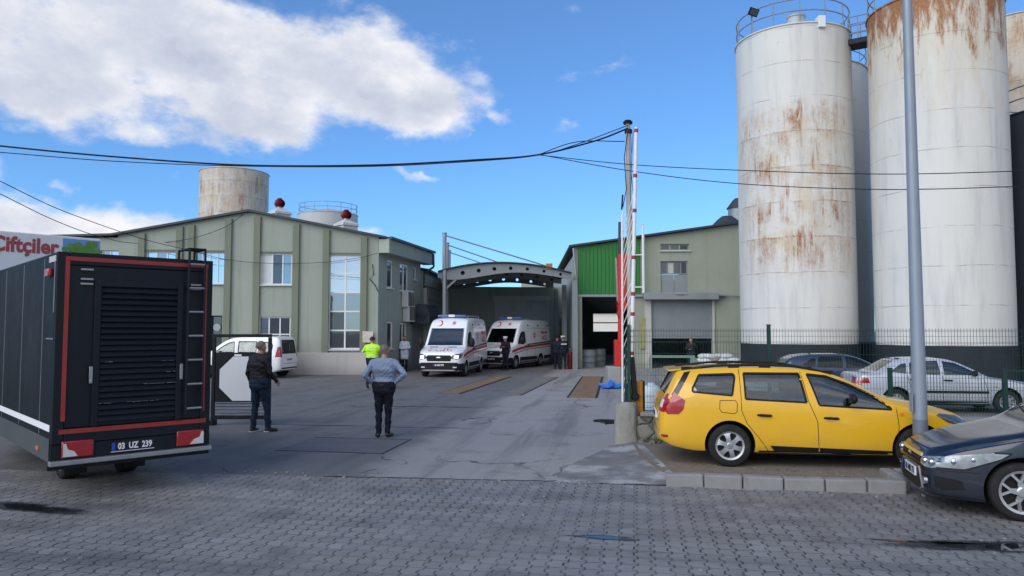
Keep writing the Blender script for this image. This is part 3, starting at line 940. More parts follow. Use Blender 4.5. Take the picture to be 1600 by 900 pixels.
def silo(name, label, X, Y, r, H, mat, skirt=1.48, roof=.75, rail=(0, 2 * math.pi), extras=None, seamstep=1.52, group='grain silos'):
    root = thing(name, label, 'silo', (X, Y, 0), 0, group)
    prof = [(r - .02, skirt)]
    z = math.ceil(skirt / seamstep) * seamstep
    if z - skirt < .2: z += seamstep
    while z < H - .3:
        prof += [(r, z)]; z += seamstep
    prof += [(r, H - .06), (r + .05, H - .05), (r + .05, H), (r - .05, H + .01)]
    M().lathe(prof, 96).build('shell', mat, root, ang=50)
    M().lathe([(r - .05, H), (r * .5, H + roof * .6), (.25, H + roof), (0, H + roof)], 48).build('roof', mat, root)
    if skirt > .1: M().lathe([(r + .012, 0), (r + .012, skirt - .02), (r - .03, skirt)], 64).build('skirt', 'tank_skirt', root, ang=50)
    if rail:
        mb = M(); rail_ring(mb, (0, 0), r - .05, H, rail[0], rail[1], n=28)
        mb.build('railing', 'galvanised', root)
    if extras: extras(root, r, H)
    return root
def s1(root, r, H):
    M().cyl((-.55, -r + .55, H - .05), (-.55, -r + .55, H + .38), .36, seg=20).cyl((-.55, -r + .55, H + .38), (-.55, -r + .55, H + .44), .40, seg=20).build('vent_pipe', 'silo_plain', root)
    M().box((.32, -r + .10, H - .02), (.30, .42, .5)).build('box', 'white_plastic', root, bevel=.01)
    a = R(-152)
    p = Vector((math.cos(a) * r, math.sin(a) * r, H))
    M().cyl(p, p + Vector((0, 0, .9)), .025, seg=6).build('lamp_post', 'galvanised', root)
    fl = M().box(p + Vector((.03, -.10, .95)), (.42, .14, .34), mat=Matrix.Rotation(.5, 3, 'X') @ Matrix.Rotation(.3, 3, 'Y')).build('floodlight', 'dark_steel', root, bevel=.01)
    M().box(p + Vector((.03, -.175, .915)), (.34, .02, .26), mat=Matrix.Rotation(.5, 3, 'X') @ Matrix.Rotation(.3, 3, 'Y')).build('lens', 'lens_grey', fl)
S1 = at(1247.5, 540, 33.5); S2 = at(1475, 540, 30.36)
silo('silo', 'white steel silo with orange rust stains over its middle rings, left of the lamp pole', S1.x, S1.y, 2.50, 15.35, 'silo_rusty', extras=s1)
silo('silo', 'tall white silo directly behind the grey lamp pole, brown rust running from its rim', S2.x, S2.y, 2.53, 15.45, 'silo_top_rust')
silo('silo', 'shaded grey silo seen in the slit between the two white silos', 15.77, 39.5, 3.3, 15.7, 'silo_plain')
silo('silo', 'beige rust-stained silo at the right edge of the photo above the dark tank', 25.6, 36.2, 3.3, 16.9, 'silo_beige', rail=None)
silo('storage_tank', 'dark blue-grey tank with a top railing at the right edge of the photo', 23.75, 30.6, 2.95, 11.05, 'steel_dark_blue', skirt=0, roof=.3, group=None)
T1 = at(364, 400, 62); T2 = at(512, 400, 82)
silo('silo', 'rusty white silo rising behind the ridge of the green office building', T1.x, T1.y, 2.78, 15.35, 'silo_far', rail=None, seamstep=1.3)
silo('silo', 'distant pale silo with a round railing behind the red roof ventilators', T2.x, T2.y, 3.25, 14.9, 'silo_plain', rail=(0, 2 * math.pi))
# little posts and pipe on the rusty far silo
def catwalk():
    root = thing('catwalk', 'steel catwalk with handrails bridging the tops of the two white silos', 'catwalk')
    a, b = Vector((S1.x, S1.y, 14.75)), Vector((S2.x, S2.y, 14.75))
    d = (b - a); d.z = 0; L = d.length; d /= L; n = Vector((-d.y, d.x, 0))
    p, q = a + d * 2.45, a + d * (L - 2.45)
    M().bar(p, q, .9, .22).build('deck', 'dark_steel', root)
    mb = M()
    for s in (-.42, .42):
        for h in (.35, .7, 1.1): mb.cyl(p + n * s + Vector((0, 0, h)), q + n * s + Vector((0, 0, h)), .025, seg=6)
        for k in (0.02, .5, .98): mb.cyl(p.lerp(q, k) + n * s, p.lerp(q, k) + n * s + Vector((0, 0, 1.1)), .025, seg=6)
    mb.build('handrail', 'galvanised', root)
catwalk()
def bins():
    for px, top, d, r, lab, hh in ((1136, 349, 52, 1.25, 'low grey grain bin with a conical roof peeping over the warehouse roof', .5), (1153, 317, 56, .75, 'slim grey elevator tower peeping over the warehouse roof beside the rusty silo', .35)):
        p = at(px, top, d)
        root = thing('grain_bin', lab, 'grain bin', (p.x, p.y, 0))
        M().lathe([(r, 0), (r, p.z - .4)], 32).build('shell', 'galvanised', root)
        M().lathe([(r + .12, p.z - .45), (r * .55, p.z + hh * .5), (r * .3, p.z + hh), (0, p.z + hh)], 32).build('roof', 'roof_metal', root)
bins()

# ================================================================== GREEN OFFICE BUILDING
FA, FB = at(120, 560, 33.9), at(590, 560, 34.6)
fl = Line(FA, FB)
def office():
    root = thing('office_building', 'sage green two-storey office building with olive pilasters and a low gable roof', 'building', (FA.x, FA.y, 0), fl.rz)
    L = fl.L
    zr = fl.px(390, 331)[1]; xr = fl.px(390, 331)[0]
    z_e = fl.px(590, 370)[1]; zl = fl.px(185, 366)[1]; xl = fl.px(185, 366)[0]
    tops = [(-14, fl.px(135, 372)[1] - .25), (xl - .02, fl.px(160, 371)[1]), (xl, zl), (xr, zr), (L, z_e)]
    rc = fl.rect
    H = [rc(158, 391, 184, 441), rc(228, 393, 275, 443), rc(303, 394, 351, 443), rc(406, 396, 456, 445), rc(514, 398, 564, 546),
         rc(404, 495, 453, 556), rc(330, 493, 346, 556), rc(228, 493, 275, 556)]
    mb = M(); wall_bm(mb, -14, L, tops, H, t=.28)
    mb.build('wall', 'wall_sage', root, smooth=False)
    # side wall in its own frame
    SB = Vector((FB.x, FB.y)); se = at(656, 560, 40.6)
    sl = Line((FB.x, FB.y), (se.x, se.y))
    rel = sl.rz - fl.rz
    side = M(); zt = z_e
    SH = [sl.rect(605, 407, 613, 450), sl.rect(625, 413, 637, 455), sl.rect(646, 418, 650, 437), sl.rect(605, 503, 613, 545), sl.rect(625, 505, 634, 570)]
    wall_bm(side, .001, sl.L, [(0, zt), (sl.L, zt - .05)], SH, t=.28)
    so = side.build('wall', 'wall_side', root, smooth=False)
    so.location = (L, 0, 0); so.rotation_euler = (0, 0, rel)
    names = dict(frame='frame_white')
    for i, r_ in enumerate(SH):
        wd = window(so, r_, 2 if i in (1, 4) else 1, 1, panes='pane_dark' if i != 1 else ['pane_mid', 'pane_dark'], fw=.07, inset=.06, sill=(i < 4))
    # back, far side and roof
    bk = M(); d = sl.L
    bk.box2((-14, .3, 0), (-13.8, d, 6.0)); bk.box2((-13.8, d - .2, 0), (L - .3, d, 6.0))
    bk.build('rear_wall', 'wall_sage', root, smooth=False)
    rm = M()
    prof = [(-14.2, zl - .5), (xl - .25, zl + .02), (xr, zr + .10), (L + .32, z_e + .02)]
    sh = Vector((math.cos(rel), math.sin(rel))) * (sl.L + .4)
    a = [rm.v((x, -.22, z)) for x, z in prof]; b = [rm.v((x + sh.x, sh.y, z)) for x, z in prof]
    a2 = [rm.v((x, -.22, z - .10)) for x, z in prof]; b2 = [rm.v((x + sh.x, sh.y, z - .10)) for x, z in prof]
    for i in range(3):
        rm.face([a[i], a[i + 1], b[i + 1], b[i]]); rm.face([a2[i], b2[i], b2[i + 1], a2[i + 1]]); rm.face([a[i], a2[i], a2[i + 1], a[i + 1]]); rm.face([b[i], b[i + 1], b2[i + 1], b2[i]])
    rm.face([a[0], b[0], b2[0], a2[0]]); rm.face([a[3], a2[3], b2[3], b[3]])
    roof = rm.build('roof', 'roof_metal', root, smooth=False)
    # pilasters
    for px in (222, 281, 299, 357, 402, 463, 510, 569):
        x, _ = fl.px(px, 400)
        z = np.interp(x, [t_[0] for t_ in tops], [t_[1] for t_ in tops]) - .16
        M().box2((x - .15, -.13, 1.02 if px > 400 else 0), (x + .15, .002, z)).build('pilaster', 'pilaster_olive', root, smooth=False, bevel=.008)
    # stone plinth
    xp, zp = fl.px(457, 551)
    M().box2((xp, -.19, 0), (L + .02, -.003, zp)).build('plinth', 'stone_plinth', root, smooth=False, bevel=.01)
    M().box2((-14, -.06, 0), (xp - .005, -.003, zp * .62)).build('plinth', 'stone_plinth', root, smooth=False, bevel=.01)
    # corner box gutter under the side eave
    fc = M(); fc.box2((0, -.55, zt - .78), (sl.L + .5, -.003, zt - .10))
    fo = fc.build('fascia', 'wall_side', root, smooth=False, bevel=.01); fo.location = (L, 0, 0); fo.rotation_euler = (0, 0, rel)
    cap = M().box2((-.03, -.52, zt - .76), (-.003, -.02, zt - .12)).build('end_cap', 'fascia', fo, smooth=False)
    gt = M(); gt.box2((-.1, -.70, zt - .12), (sl.L + .6, -.557, zt - .01)); gt.cyl((sl.L + .45, -.60, zt - .15), (sl.L + .45, -.62, zt - .9), .06); gt.cyl((sl.L + .45, -.62, zt - .9), (sl.L + .32, -.15, zt - 1.2), .06)
    gt.cyl((sl.L + .32, -.10, zt - 1.2), (sl.L + .32, -.10, .1), .06)
    go = gt.build('gutter', 'roof_metal', root, smooth=False); go.location = (L, 0, 0); go.rotation_euler = (0, 0, rel)
    # windows
    pb, pmid, pd = 'pane_bright', 'pane_mid', 'pane_dark'
    window(root, H[0], 2, 1, panes=[pmid, pb]); window(root, H[1], 3, 1, panes=[pb, pmid, pb])
    window(root, H[2], 4, 1, panes=[pmid, pb, pb, pb], fw=.05); w3 = window(root, H[3], 3, 1, panes=['curtain', pd, pmid], widths=[.38, .32, .30])
    window(root, H[4], 2, 5, panes=[pd, pd, pd, pmid, pmid, pmid, pb, pb, pb, pb], fw=.07)
    window(root, H[5], 3, 2, panes=[pd, pd, pd, pmid, pd, pd], widths=[.32, .34, .34], heights=[.55, .45]); wf = window(root, H[6], 1, 1, panes=pd, frame='dark_steel', sill=False)
    window(root, H[7], 2, 1, panes=pd)
    cx, cz = (H[6][0] + H[6][2]) / 2, H[6][3] - .55
    M().cyl((cx, .10, cz), (cx, .06, cz), .17, seg=24).build('round_fan', 'dull_metal', wf)
    # thin olive course over the upper windows
    for r_ in H[1:5]:
        M().box2((r_[0] - .12, -.035, r_[3] + .05), (r_[2] + .12, -.002, r_[3] + .09)).build('lintel', 'pilaster_olive', root, smooth=False)
    # door canopy, AC units, sign
    def side_part(name, mat, fn, bevel=0):
        mb = M(); fn(mb); o = mb.build(name, mat, root, bevel=bevel, smooth=False); o.location = (L, 0, 0); o.rotation_euler = (0, 0, rel); return o
    a = sl.px(641, 490); b = sl.px(654, 490)
    side_part('awning', 'steel_dark_blue', lambda m_: (m_.box2((a[0] - .1, -1.1, a[1] - .55), (b[0] + .5, -.003, a[1] + .05)), m_.cyl((a[0] - .1, -.55, a[1] + .02), (b[0] + .5, -.55, a[1] + .02), .5, seg=20)), .02)
    side_part('door', 'door_grey', lambda m_: m_.box2((a[0] + .1, -.05, 0), (b[0], -.003, 2.3)))
    for k, yy in enumerate((463, 486)):
        c = sl.px(629 + 2 * k, yy)
        ac = side_part('ac_unit', 'sill_white', lambda m_: m_.box2((c[0] - .2, -.36, c[1] - .55), (c[0] + .75, -.02, c[1] + .3)), .02)
        g = side_part('grille', 'dark_plastic', lambda m_: [m_.box2((c[0] - .1 + .21 * q, -.372, c[1] - .48), (c[0] + .03 + .21 * q, -.358, c[1] + .22)) for q in range(4)])
        g.parent = ac; g.location = (0, 0, 0); g.rotation_euler = (0, 0, 0)
    p = fl.px(576, 525)
    M().box2((p[0] - .26, -.16, p[1] - .3), (p[0] + .22, -.135, p[1] + .22)).build('notice_board', 'poster', root, smooth=False)
    w = fl.px(582, 436)
    cb = M(); cb.tube([(w[0], -.05, w[1] + .7), (w[0] + .05, -.06, w[1] + .2), (w[0] - .12, -.06, w[1]), (w[0] + .1, -.06, w[1] - .25), (w[0] + .28, -.06, w[1] - .6)], .02, 5)
    cb.build('wiring', 'cable', root)
    return sl
OSL = office()

def ventilator(px, py, d, s, label):
    p = at(px, py, d)
    root = thing('roof_ventilator', label, 'ventilator', (p.x, p.y, 0), 0, 'red roof ventilators')
    zb = p.z - .62 * s
    M().lathe([(.85 * s, zb - .62), (.85 * s, zb - .18), (.98 * s, zb - .16), (.95 * s, zb - .05), (.3 * s, zb + .16)], 4, axis='Z').build('base', 'sill_white', root, smooth=False)
    M().cyl((0, 0, zb), (0, 0, zb + .36 * s), .22 * s, seg=20).build('collar', 'dull_metal', root)
    mb = M(); n = 22
    for k in range(n):                       # curved vanes of the turbine
        a = 2 * math.pi * k / n; pv = None
        for i in range(9):
            ph = math.pi * (.12 + .76 * i / 8)
            for q, off in enumerate((0, .22)):
                pass
            r0 = math.sin(ph) * .40 * s; z = p.z + math.cos(ph) * .36 * s
            v0 = mb.v((r0 * math.cos(a), r0 * math.sin(a), z)); v1 = mb.v((r0 * .86 * math.cos(a + .24), r0 * .86 * math.sin(a + .24), z))
            if pv: mb.face([pv[0], v0, v1, pv[1]])
            pv = (v0, v1)
    mb.ball((0, 0, p.z), .335 * s, 18, 12)
    mb.cyl((0, 0, p.z + .3 * s), (0, 0, p.z + .40 * s), .17 * s, seg=16)
    mb.build('turbine', 'deep_red', root, fix=False)
ventilator(437, 318, 37.5, .68, 'dark red turbine ventilator near the ridge of the green office roof')
ventilator(541, 336, 37.5, .68, 'dark red turbine ventilator on the lower right slope of the office roof')

# ================================================================== ANNEX between the office and the canopy
def annex():
    A = Vector(OSL.B) + Vector((.12, .25)); 
    B = at(694, 560, 47.5)
    ln = Line(A, (B.x, B.y))
    root = thing('annex_building', 'low grey-green annex wall with ledge lines between office and arched canopy', 'building', (A.x, A.y, 0), ln.rz)
    z0 = ln.px(662, 424)[1]; z1 = ln.px(690, 437)[1]
    mb = M(); wall_bm(mb, 0, ln.L, [(0, z0), (ln.L, z1)], [], t=.3); mb.build('wall', 'wall_side', root, smooth=False)
    for py in (446, 466):
        z = ln.px(668, py)[1]
        M().box2((0, -.10, z - .06), (ln.L, -.003, z + .06)).build('ledge', 'wall_side', root, smooth=False)
    rm = M(); rm.face([rm.v(q) for q in ((-.1, -.35, z0 + .12), (ln.L, -.35, z1 + .12), (ln.L, 6, z1 + 1.2), (-.1, 6, z0 + 1.2))])
    r = bmesh.ops.extrude_face_region(rm.bm, geom=rm.bm.faces[:]); bmesh.ops.translate(rm.bm, verts=[g for g in r['geom'] if isinstance(g, bmesh.types.BMVert)], vec=(0, 0, -.1))
    rm.build('roof', 'roof_metal', root, smooth=False)
annex()

# ================================================================== ARCHED LOADING CANOPY
def canopy():
    D = 38.6
    P0, P1 = at(684, 500, D), at(893, 500, D + .4)
    ln = Line((P0.x, P0.y), (P1.x, P1.y))
    root = thing('loading_canopy', 'arched steel loading canopy with round holes in its beam and stay masts', 'canopy', (P0.x, P0.y, 0), ln.rz)
    L = ln.L; dep = 9.6
    top = [(684, 426), (700, 421), (725, 416.5), (755, 413), (785, 411.5), (815, 413), (845, 417.5), (870, 422), (893, 428)]
    bot = [(684, 432), (700, 440), (725, 434.5), (755, 430), (785, 427.5), (815, 427), (845, 428.5), (870, 431.5), (893, 436)]
    T = [ln.px(*q) for q in top]; Bt = [ln.px(*q) for q in bot]
    xs = np.linspace(T[0][0], T[-1][0], 33)
    def sm(pts, xs):
        c = np.polyfit([q[0] for q in pts], [q[1] for q in pts], 4); return np.polyval(c, xs)
    zt, zb = sm(T, xs), sm(Bt, xs)
    holes_px = [(723, 420.5), (748, 417.5), (772.5, 416), (798, 416.5), (824, 418.5), (850, 421.8), (876, 426)]
    def beam(y, name, par):
        mb = M()
        mb.prism([(x, z) for x, z in zip(xs, zt)] + [(x, z) for x, z in zip(xs[::-1], zb[::-1])], y, y + .14)
        o = mb.build(name, 'canopy_steel', par, smooth=False)
        cb = M(); 
        for i, q in enumerate(holes_px):
            x, _ = ln.px(*q); z = float((np.interp(x, xs, zt) + np.interp(x, xs, zb)) / 2)
            cb.cyl((x, y - .3, z), (x, y + .5, z), .115 - .006 * i, seg=20)
        c = cb.build('cutter', 'canopy_steel', par)
        md = o.modifiers.new('holes', 'BOOLEAN'); md.object = c; md.operation = 'DIFFERENCE'; md.solver = 'EXACT'
        dg = bpy.context.evaluated_depsgraph_get(); dg.update()
        me = bpy.data.meshes.new_from_object(o.evaluated_get(dg)); o.modifiers.clear(); o.data = me
        bpy.data.objects.remove(c)
        return o
    beam(0, 'arch_beam', root); beam(4.3, 'arch_beam', root); beam(8.4, 'arch_beam', root)
    rf = M()
    rows = []
    for y in (-.15, dep):
        rows.append([rf.v((x, y, z + .03)) for x, z in zip(xs, zt)]); rows.append([rf.v((x, y, z + .085)) for x, z in zip(xs, zt)])
    n = len(xs)
    for i in range(n - 1):
        rf.face([rows[0][i], rows[0][i + 1], rows[2][i + 1], rows[2][i]]); rf.face([rows[1][i], rows[1][i + 1], rows[3][i + 1], rows[3][i]])
        rf.face([rows[0][i], rows[0][i + 1], rows[1][i + 1], rows[1][i]]); rf.face([rows[2][i], rows[2][i + 1], rows[3][i + 1], rows[3][i]])
    rf.face([rows[0][0], rows[1][0], rows[3][0], rows[2][0]]); rf.face([rows[0][-1], rows[1][-1], rows[3][-1], rows[2][-1]])
    rf.build('roof', 'roof_metal', root, smooth=False)
    # left posts carry on up as masts; stays drop to the beams
    for k, y in enumerate((0.07, 4.37, 8.47)):
        x = ln.px(694, 500)[0]
        zm = 7.15
        M().cyl((x, y - .10 if k == 0 else y, 0), (x, y - .10 if k == 0 else y, zm), .105, seg=14).cyl((x, y - .10 if k == 0 else y, zm), (x, y - .10 if k == 0 else y, zm + .05), .13, seg=14).build('mast', 'galvanised', root)
        xe = ln.px(858, 418)[0] if k == 0 else ln.px(820, 418)[0]
        ze = float(np.interp(xe, xs, zt)) + .1
        M().cyl((x, y - .1 if k == 0 else y, zm - .08), (xe, y, ze), .035, seg=8).build('stay_rod', 'dull_metal', root)
        if k == 0: M().box((xe, y - .05, ze + .02), (.34, .22, .30)).build('clamp', 'cabinet_rust', root, bevel=.02)
    x = ln.px(895, 500)[0]
    for y in (.05, 4.3, 8.4):
        M().box2((x - .02, y - .08, 0), (x + .24, y + .12, 4.72)).build('column', 'canopy_steel', root, smooth=False)
    # knee brace
    x0 = ln.px(697, 500)[0]
    M().bar((x0 + .02, .07, ln.px(700, 450)[1]), (ln.px(713, 437)[0], .07, ln.px(713, 436)[1]), .1).build('knee_brace', 'canopy_steel', root, smooth=False)
    # back wall with roller door and side wall
    yb = 9.3
    A = Vector((P0.x, P0.y)) + Vector((-ln.d.y, ln.d.x)) * yb
    lb = Line(A, A + ln.d * L)
    sr = lb.rect(776, 470, 855, 575); sr = (sr[0], 0, sr[2], sr[3])
    zw = lb.px(780, 448)[1]
    bw = M(); wall_bm(bw, -1.5, L + .85, [(0, zw), (L, zw - .02)], [sr], t=.25, y=yb); bw.build('back_wall', 'wall_back', root, smooth=False)
    sm_ = M(); rr = random.Random(3)
    z = 0.0
    while z < sr[3] - .02:
        sm_.box(((sr[0] + sr[2]) / 2, yb + .10, z + .045), (sr[2] - sr[0], .03, .082)); z += .09
    sm_.box2((sr[0], yb + .12, 0), (sr[2], yb + .15, sr[3]))
    sm_.build('roller_door', 'shutter_dark', root, smooth=False)
    fm = M(); fm.box2((sr[0] - .12, yb - .05, 0), (sr[0], yb - .003, sr[3])); fm.box2((sr[2], yb - .05, 0), (sr[2] + .12, yb - .003, sr[3])); fm.box2((sr[0] - .22, yb - .10, sr[3] + .003), (sr[2] + .22, yb - .003, sr[3] + .32))
    fm.build('door_frame', 'shutter_dark', root, smooth=False)
    pr = lb.rect(866, 497, 893, 521)
    sh = M(); 
    k = pr[0]; i = 0
    while k < pr[2] - .05:
        sh.mi = 0; sh.box2((k, yb - .04, (pr[1] + pr[3]) / 2), (k + .16, yb - .004, pr[3])); sh.mi = 1; sh.box2((k, yb - .04, pr[1]), (k + .16, yb - .004, (pr[1] + pr[3]) / 2 - .003)); k += .20
    sh.build('wall_panel', ['sheet_blue', 'sheet_yellow'], root, smooth=False)
    sw = M(); sw.box2((-.9, 2.2, 0), (-.7, yb - .01, zw - .5)); sw.build('side_wall', 'wall_back', root, smooth=False)
simple('shutter_dark', (.46, .50, .52), .6, var=.1, dirt=.3); simple('cabinet_rust', (.42, .16, .08), .7, var=.3)
canopy()

# ================================================================== WAREHOUSE with the green cladding
WA, WB = at(897, 560, 40.2), at(1215, 560, 40.0)
wl = Line(WA, WB)
def warehouse():
    root = thing('warehouse', 'grey-green warehouse with green metal cladding, open bay and half-open roller shutter', 'warehouse', (WA.x, WA.y, 0), wl.rz)
    L = wl.L
    tz = lambda px: wl.px(px, 387 - (px - 897) * 37 / 258.)[1]
    xs_ = [wl.px(p, 400)[0] for p in (897, 1153, 1215)]
    tops = [(0, tz(897)), (xs_[1], tz(1153)), (L, tz(1215))]
    bay = wl.rect(909, 464, 985, 580); bay = (bay[0], 0, bay[2], bay[3])
    shu = wl.rect(1017, 470, 1114, 580); shu = (shu[0], 0, shu[2], shu[3])
    wn = wl.rect(1032, 381, 1077, 391.5); dr = wl.rect(1032, 408, 1075, 457)
    # the green upper left part is cladding on a recessed wall
    mb = M(); wall_bm(mb, 0, L, tops, [bay, shu, wn, dr], t=.3); mb.build('wall', 'wall_shed', root, smooth=False)
    depth = 24
    for x0_, x1_, h_ in ((.01, .3, 6.2), (L - .3, L, 8.2)):
        M().box2((x0_, .31, 0), (x1_, depth, h_)).build('side_wall', 'wall_back', root, smooth=False)
    # rear wall with its opening
    A = Vector((WA.x, WA.y)) + Vector((-wl.d.y, wl.d.x)) * depth
    lb = Line(A, A + wl.d * L)
    op = lb.rect(927, 490, 971, 518)
    rb = M(); wall_bm(rb, -3, L, [(-3, 6.2), (L, 6.4)], [op], t=.25, y=depth); rb.build('rear_wall', 'wall_back', root, smooth=False)
    M().box2((op[0], depth + .1, op[1] + (op[3] - op[1]) * .46), (op[2], depth + .2, op[1] + (op[3] - op[1]) * .52)).build('rail', 'dark_steel', root, smooth=False)
    rf = M()
    pr = [(-.25, tops[0][1] + .02), (xs_[1], tops[1][1] + .02), (L + .3, tops[2][1] + .03)]
    a = [rf.v((x, -.3, z + .1)) for x, z in pr]; b = [rf.v((x, depth + .3, z + .1)) for x, z in pr]
    a2 = [rf.v((x, -.3, z)) for x, z in pr]; b2 = [rf.v((x, depth + .3, z)) for x, z in pr]
    for i in range(2):
        rf.face([a[i], a[i + 1], b[i + 1], b[i]]); rf.face([a2[i], b2[i], b2[i + 1], a2[i + 1]]); rf.face([a[i], a2[i], a2[i + 1], a[i + 1]]); rf.face([b[i], b2[i], b2[i + 1], b[i + 1]])
    rf.face([a[0], b[0], b2[0], a2[0]]); rf.face([a[2], a2[2], b2[2], b[2]])
    rf.build('roof', 'roof_metal', root, smooth=False)
    # corrugated green sheets
    gx0, gx1 = wl.px(903, 420)[0], wl.px(1001, 420)[0]
    zb = wl.px(940, 461)[1]
    cl = M(); n = 130
    pts = []
    x = gx0; k = 0
    while x < gx1:
        ph = k % 4
        pts.append((x, -.07 if ph in (0, 3) else -.03)); x += [.03, .10, .03, .05][ph]; k += 1
    prev = None
    for x, y in pts:
        zt_ = float(np.interp(x, [q[0] for q in tops], [q[1] for q in tops])) - .03
        c = (cl.v((x, y, zb)), cl.v((x, y, zt_)))
        if prev: cl.face([prev[0], c[0], c[1], prev[1]])
        prev = c
    cl.build('cladding', 'green_cladding', root, smooth=False, fix=False)
    # downpipe, beam across bay, pillars
    M().box2((gx0 - .1, -.16, zb - .10), (gx1 + 4.6, -.005, zb + .02)).build('beam', 'dull_metal', root, smooth=False)
    M().box2((gx0 - .15, -.14, 0), (bay[0], -.005, zb - .11)).build('pillar', 'wall_shed', root, smooth=False, bevel=.01)
    gp_ = M(); xg = wl.px(899, 420)[0]
    gp_.cyl((xg - .12, -.25, tops[0][1] - .05), (xg + .08, -.25, zb + .1), .06, seg=10); gp_.cyl((xg + .08, -.25, zb + .1), (xg + .08, -.25, .1), .06, seg=10)
    gp_.build('downpipe', 'galvanised', root)
    # shutter, half raised
    zs = wl.px(1065, 527)[1]
    sm_ = M(); z = shu[3] - .045
    while z > zs:
        sm_.box(((shu[0] + shu[2]) / 2, .13, z), (shu[2] - shu[0] - .01, .03, .085)); z -= .093
    sm_.box(((shu[0] + shu[2]) / 2, .13, z), (shu[2] - shu[0] - .01, .05, .09))
    sm_.box2((shu[0], .146, z), (shu[2], .16, shu[3]))
    sm_.build('roller_shutter', 'shutter', root, smooth=False)
    M().box2((shu[0] - .45, -.55, shu[3] + .05), (shu[2] + .25, -.17, shu[3] + .42)).build('shutter_box', 'shutter', root, smooth=False, bevel=.02)
    M().box2((shu[0] - .34, -.09, 0), (shu[0], -.003, shu[3] + .05)).build('door_jamb', 'stone_plinth', root, smooth=False)
    M().box2((shu[2], -.09, 0), (shu[2] + .12, -.003, shu[3] + .05)).build('door_jamb', 'stone_plinth', root, smooth=False)
    window(root, wn, 3, 1, frame='wall_shed', panes='pane_dark', fw=.07)
    window(root, (dr[0], dr[1] + .42 * 0 + (dr[3] - dr[1]) * .58, dr[2], dr[3]), 4, 1, frame='door_grey', panes=['pane_dark', 'cream_board', 'pane_dark', 'pane_dark'], sill=False)
    dd = M(); mid = (dr[0] + dr[2]) / 2; zt_ = dr[1] + (dr[3] - dr[1]) * .57
    dd.box2((dr[0], .08, dr[1]), (mid - .01, .13, zt_)); dd.box2((mid + .01, .08, dr[1]), (dr[2], .13, zt_)); dd.box2((dr[0], .07, (dr[1] + zt_) / 2 - .02), (dr[2], .078, (dr[1] + zt_) / 2 + .02))
    dd.build('hatch_door', 'shutter', root, smooth=False)
    sg = wl.rect(999, 497, 1009, 545)
    M().box2((sg[0], -.10, sg[1]), (sg[2], -.092, sg[3])).build('sign', 'sign_faded', root, smooth=False)
    # white vent pipe with brackets on the cladding edge
    a, b = wl.px(1003, 352), wl.px(1003.5, 458)
    vp = M(); vp.cyl((a[0], -.35, b[1]), (a[0], -.35, a[1] - .5), .075, seg=10); vp.cyl((a[0], -.35, a[1] - .5), (a[0], -.35, a[1]), .045, seg=8)
    vp.box((a[0] - .02, -.35, a[1]), (.22, .1, .05))
    for py in (399, 449):
        z = wl.px(1000, py)[1]; vp.cyl((a[0], -.35, z), (a[0] - .55, -.10, z), .035, seg=6)
    vp.build('vent_pipe', 'boom_white', root)
    cb = M(); z = wl.px(1120, 460)[1]
    cb.tube([(gx1 + .2, -.19, z), (gx1 + 2, -.58, z - .02), (L - 2, -.1, z - .1), (L - .4, -.05, z)], .04, 6); cb.build('conduit', 'dull_metal', root)
simple('sign_faded', (.30, .29, .13), .6, var=.5, scale=5)
warehouse()
def beyond():
    p = at(950, 560, 92)
    root = thing('pale_building', 'pale cream building glimpsed in daylight through the open warehouse bay', 'building', (p.x, p.y, 0))
    M().box2((-9, 0, 0), (9, 8, 4.2)).build('wall', 'cream_wall', root, smooth=False)
    M().box2((-9.3, -.3, 4.203), (9.3, 8.3, 4.4)).build('roof', 'roof_metal', root, smooth=False)
    M().box2((-9, -.04, 0), (9, -.003, 1.95)).build('plinth', 'lorry_white', root, smooth=False)
wall_mat('cream_wall', (.80, .77, .68), .15)
beyond()

def spare_things():
    # green railing before the shutter, drums, gas cylinder, white sacks
    a, b = at(1015, 560, 36.5), at(1086, 560, 36.3)
    root = thing('guard_rail', 'green steel guard rail standing before the half-open roller shutter', 'railing', (0, 0, 0))
    z = at(1050, 557, 36.5).z
    M().bar((a.x, a.y, z), (b.x, b.y, z), .12, .12).build('top_rail', 'rail_green', root, smooth=False)
    for k in (0.01, .99):
        p = a.lerp(b, k); M().box((p.x, p.y, z / 2 - .03), (.10 if k < .5 else .42, .10, z - .07)).build('post', 'rail_green', root, smooth=False)
    for px, py0, py1, d, r, m, lab in ((919, 546, 572, 41.5, .42, 'barrel_grey', 'grey drum just inside the open warehouse bay, beside the left pillar'),
                                       (937, 545, 570, 43.5, .36, 'barrel_grey', 'slimmer grey drum deeper inside the open warehouse bay')):
        p = at(px, py1, d); h = at(px, py0, d).z
        root = thing('drum', lab, 'drum', (p.x, p.y, 0))
        M().lathe([(0, 0), (r, 0), (r, h * .3), (r + .02, h * .32), (r, h * .34), (r, h * .64), (r + .02, h * .66), (r, h * .68), (r, h), (0, h)], 24).build('body', m, root, ang=50)
        M().lathe([(r - .03, h), (r + .02, h), (r + .02, h + .03), (0, h + .03)], 24).build('lid', 'dark_plastic', root)
    p = gp(888, 577.5); 
    root = thing('gas_cylinder', 'dark red gas cylinder standing behind the two policemen', 'gas cylinder', (p.x + .15, p.y + .6, 0))
    M().lathe([(0, 0), (.15, .0), (.16, .05), (.16, .72), (.14, .85), (.06, .95), (.05, 1.0), (0, 1.0)], 20).build('body', 'deep_red', root)
    M().lathe([(.07, .98), (.08, 1.03), (.08, 1.12), (0, 1.13)], 12).build('valve', 'dull_metal', root)
simple('rail_green', (.17, .27, .21), .6, var=.12, dirt=.2)
spare_things()

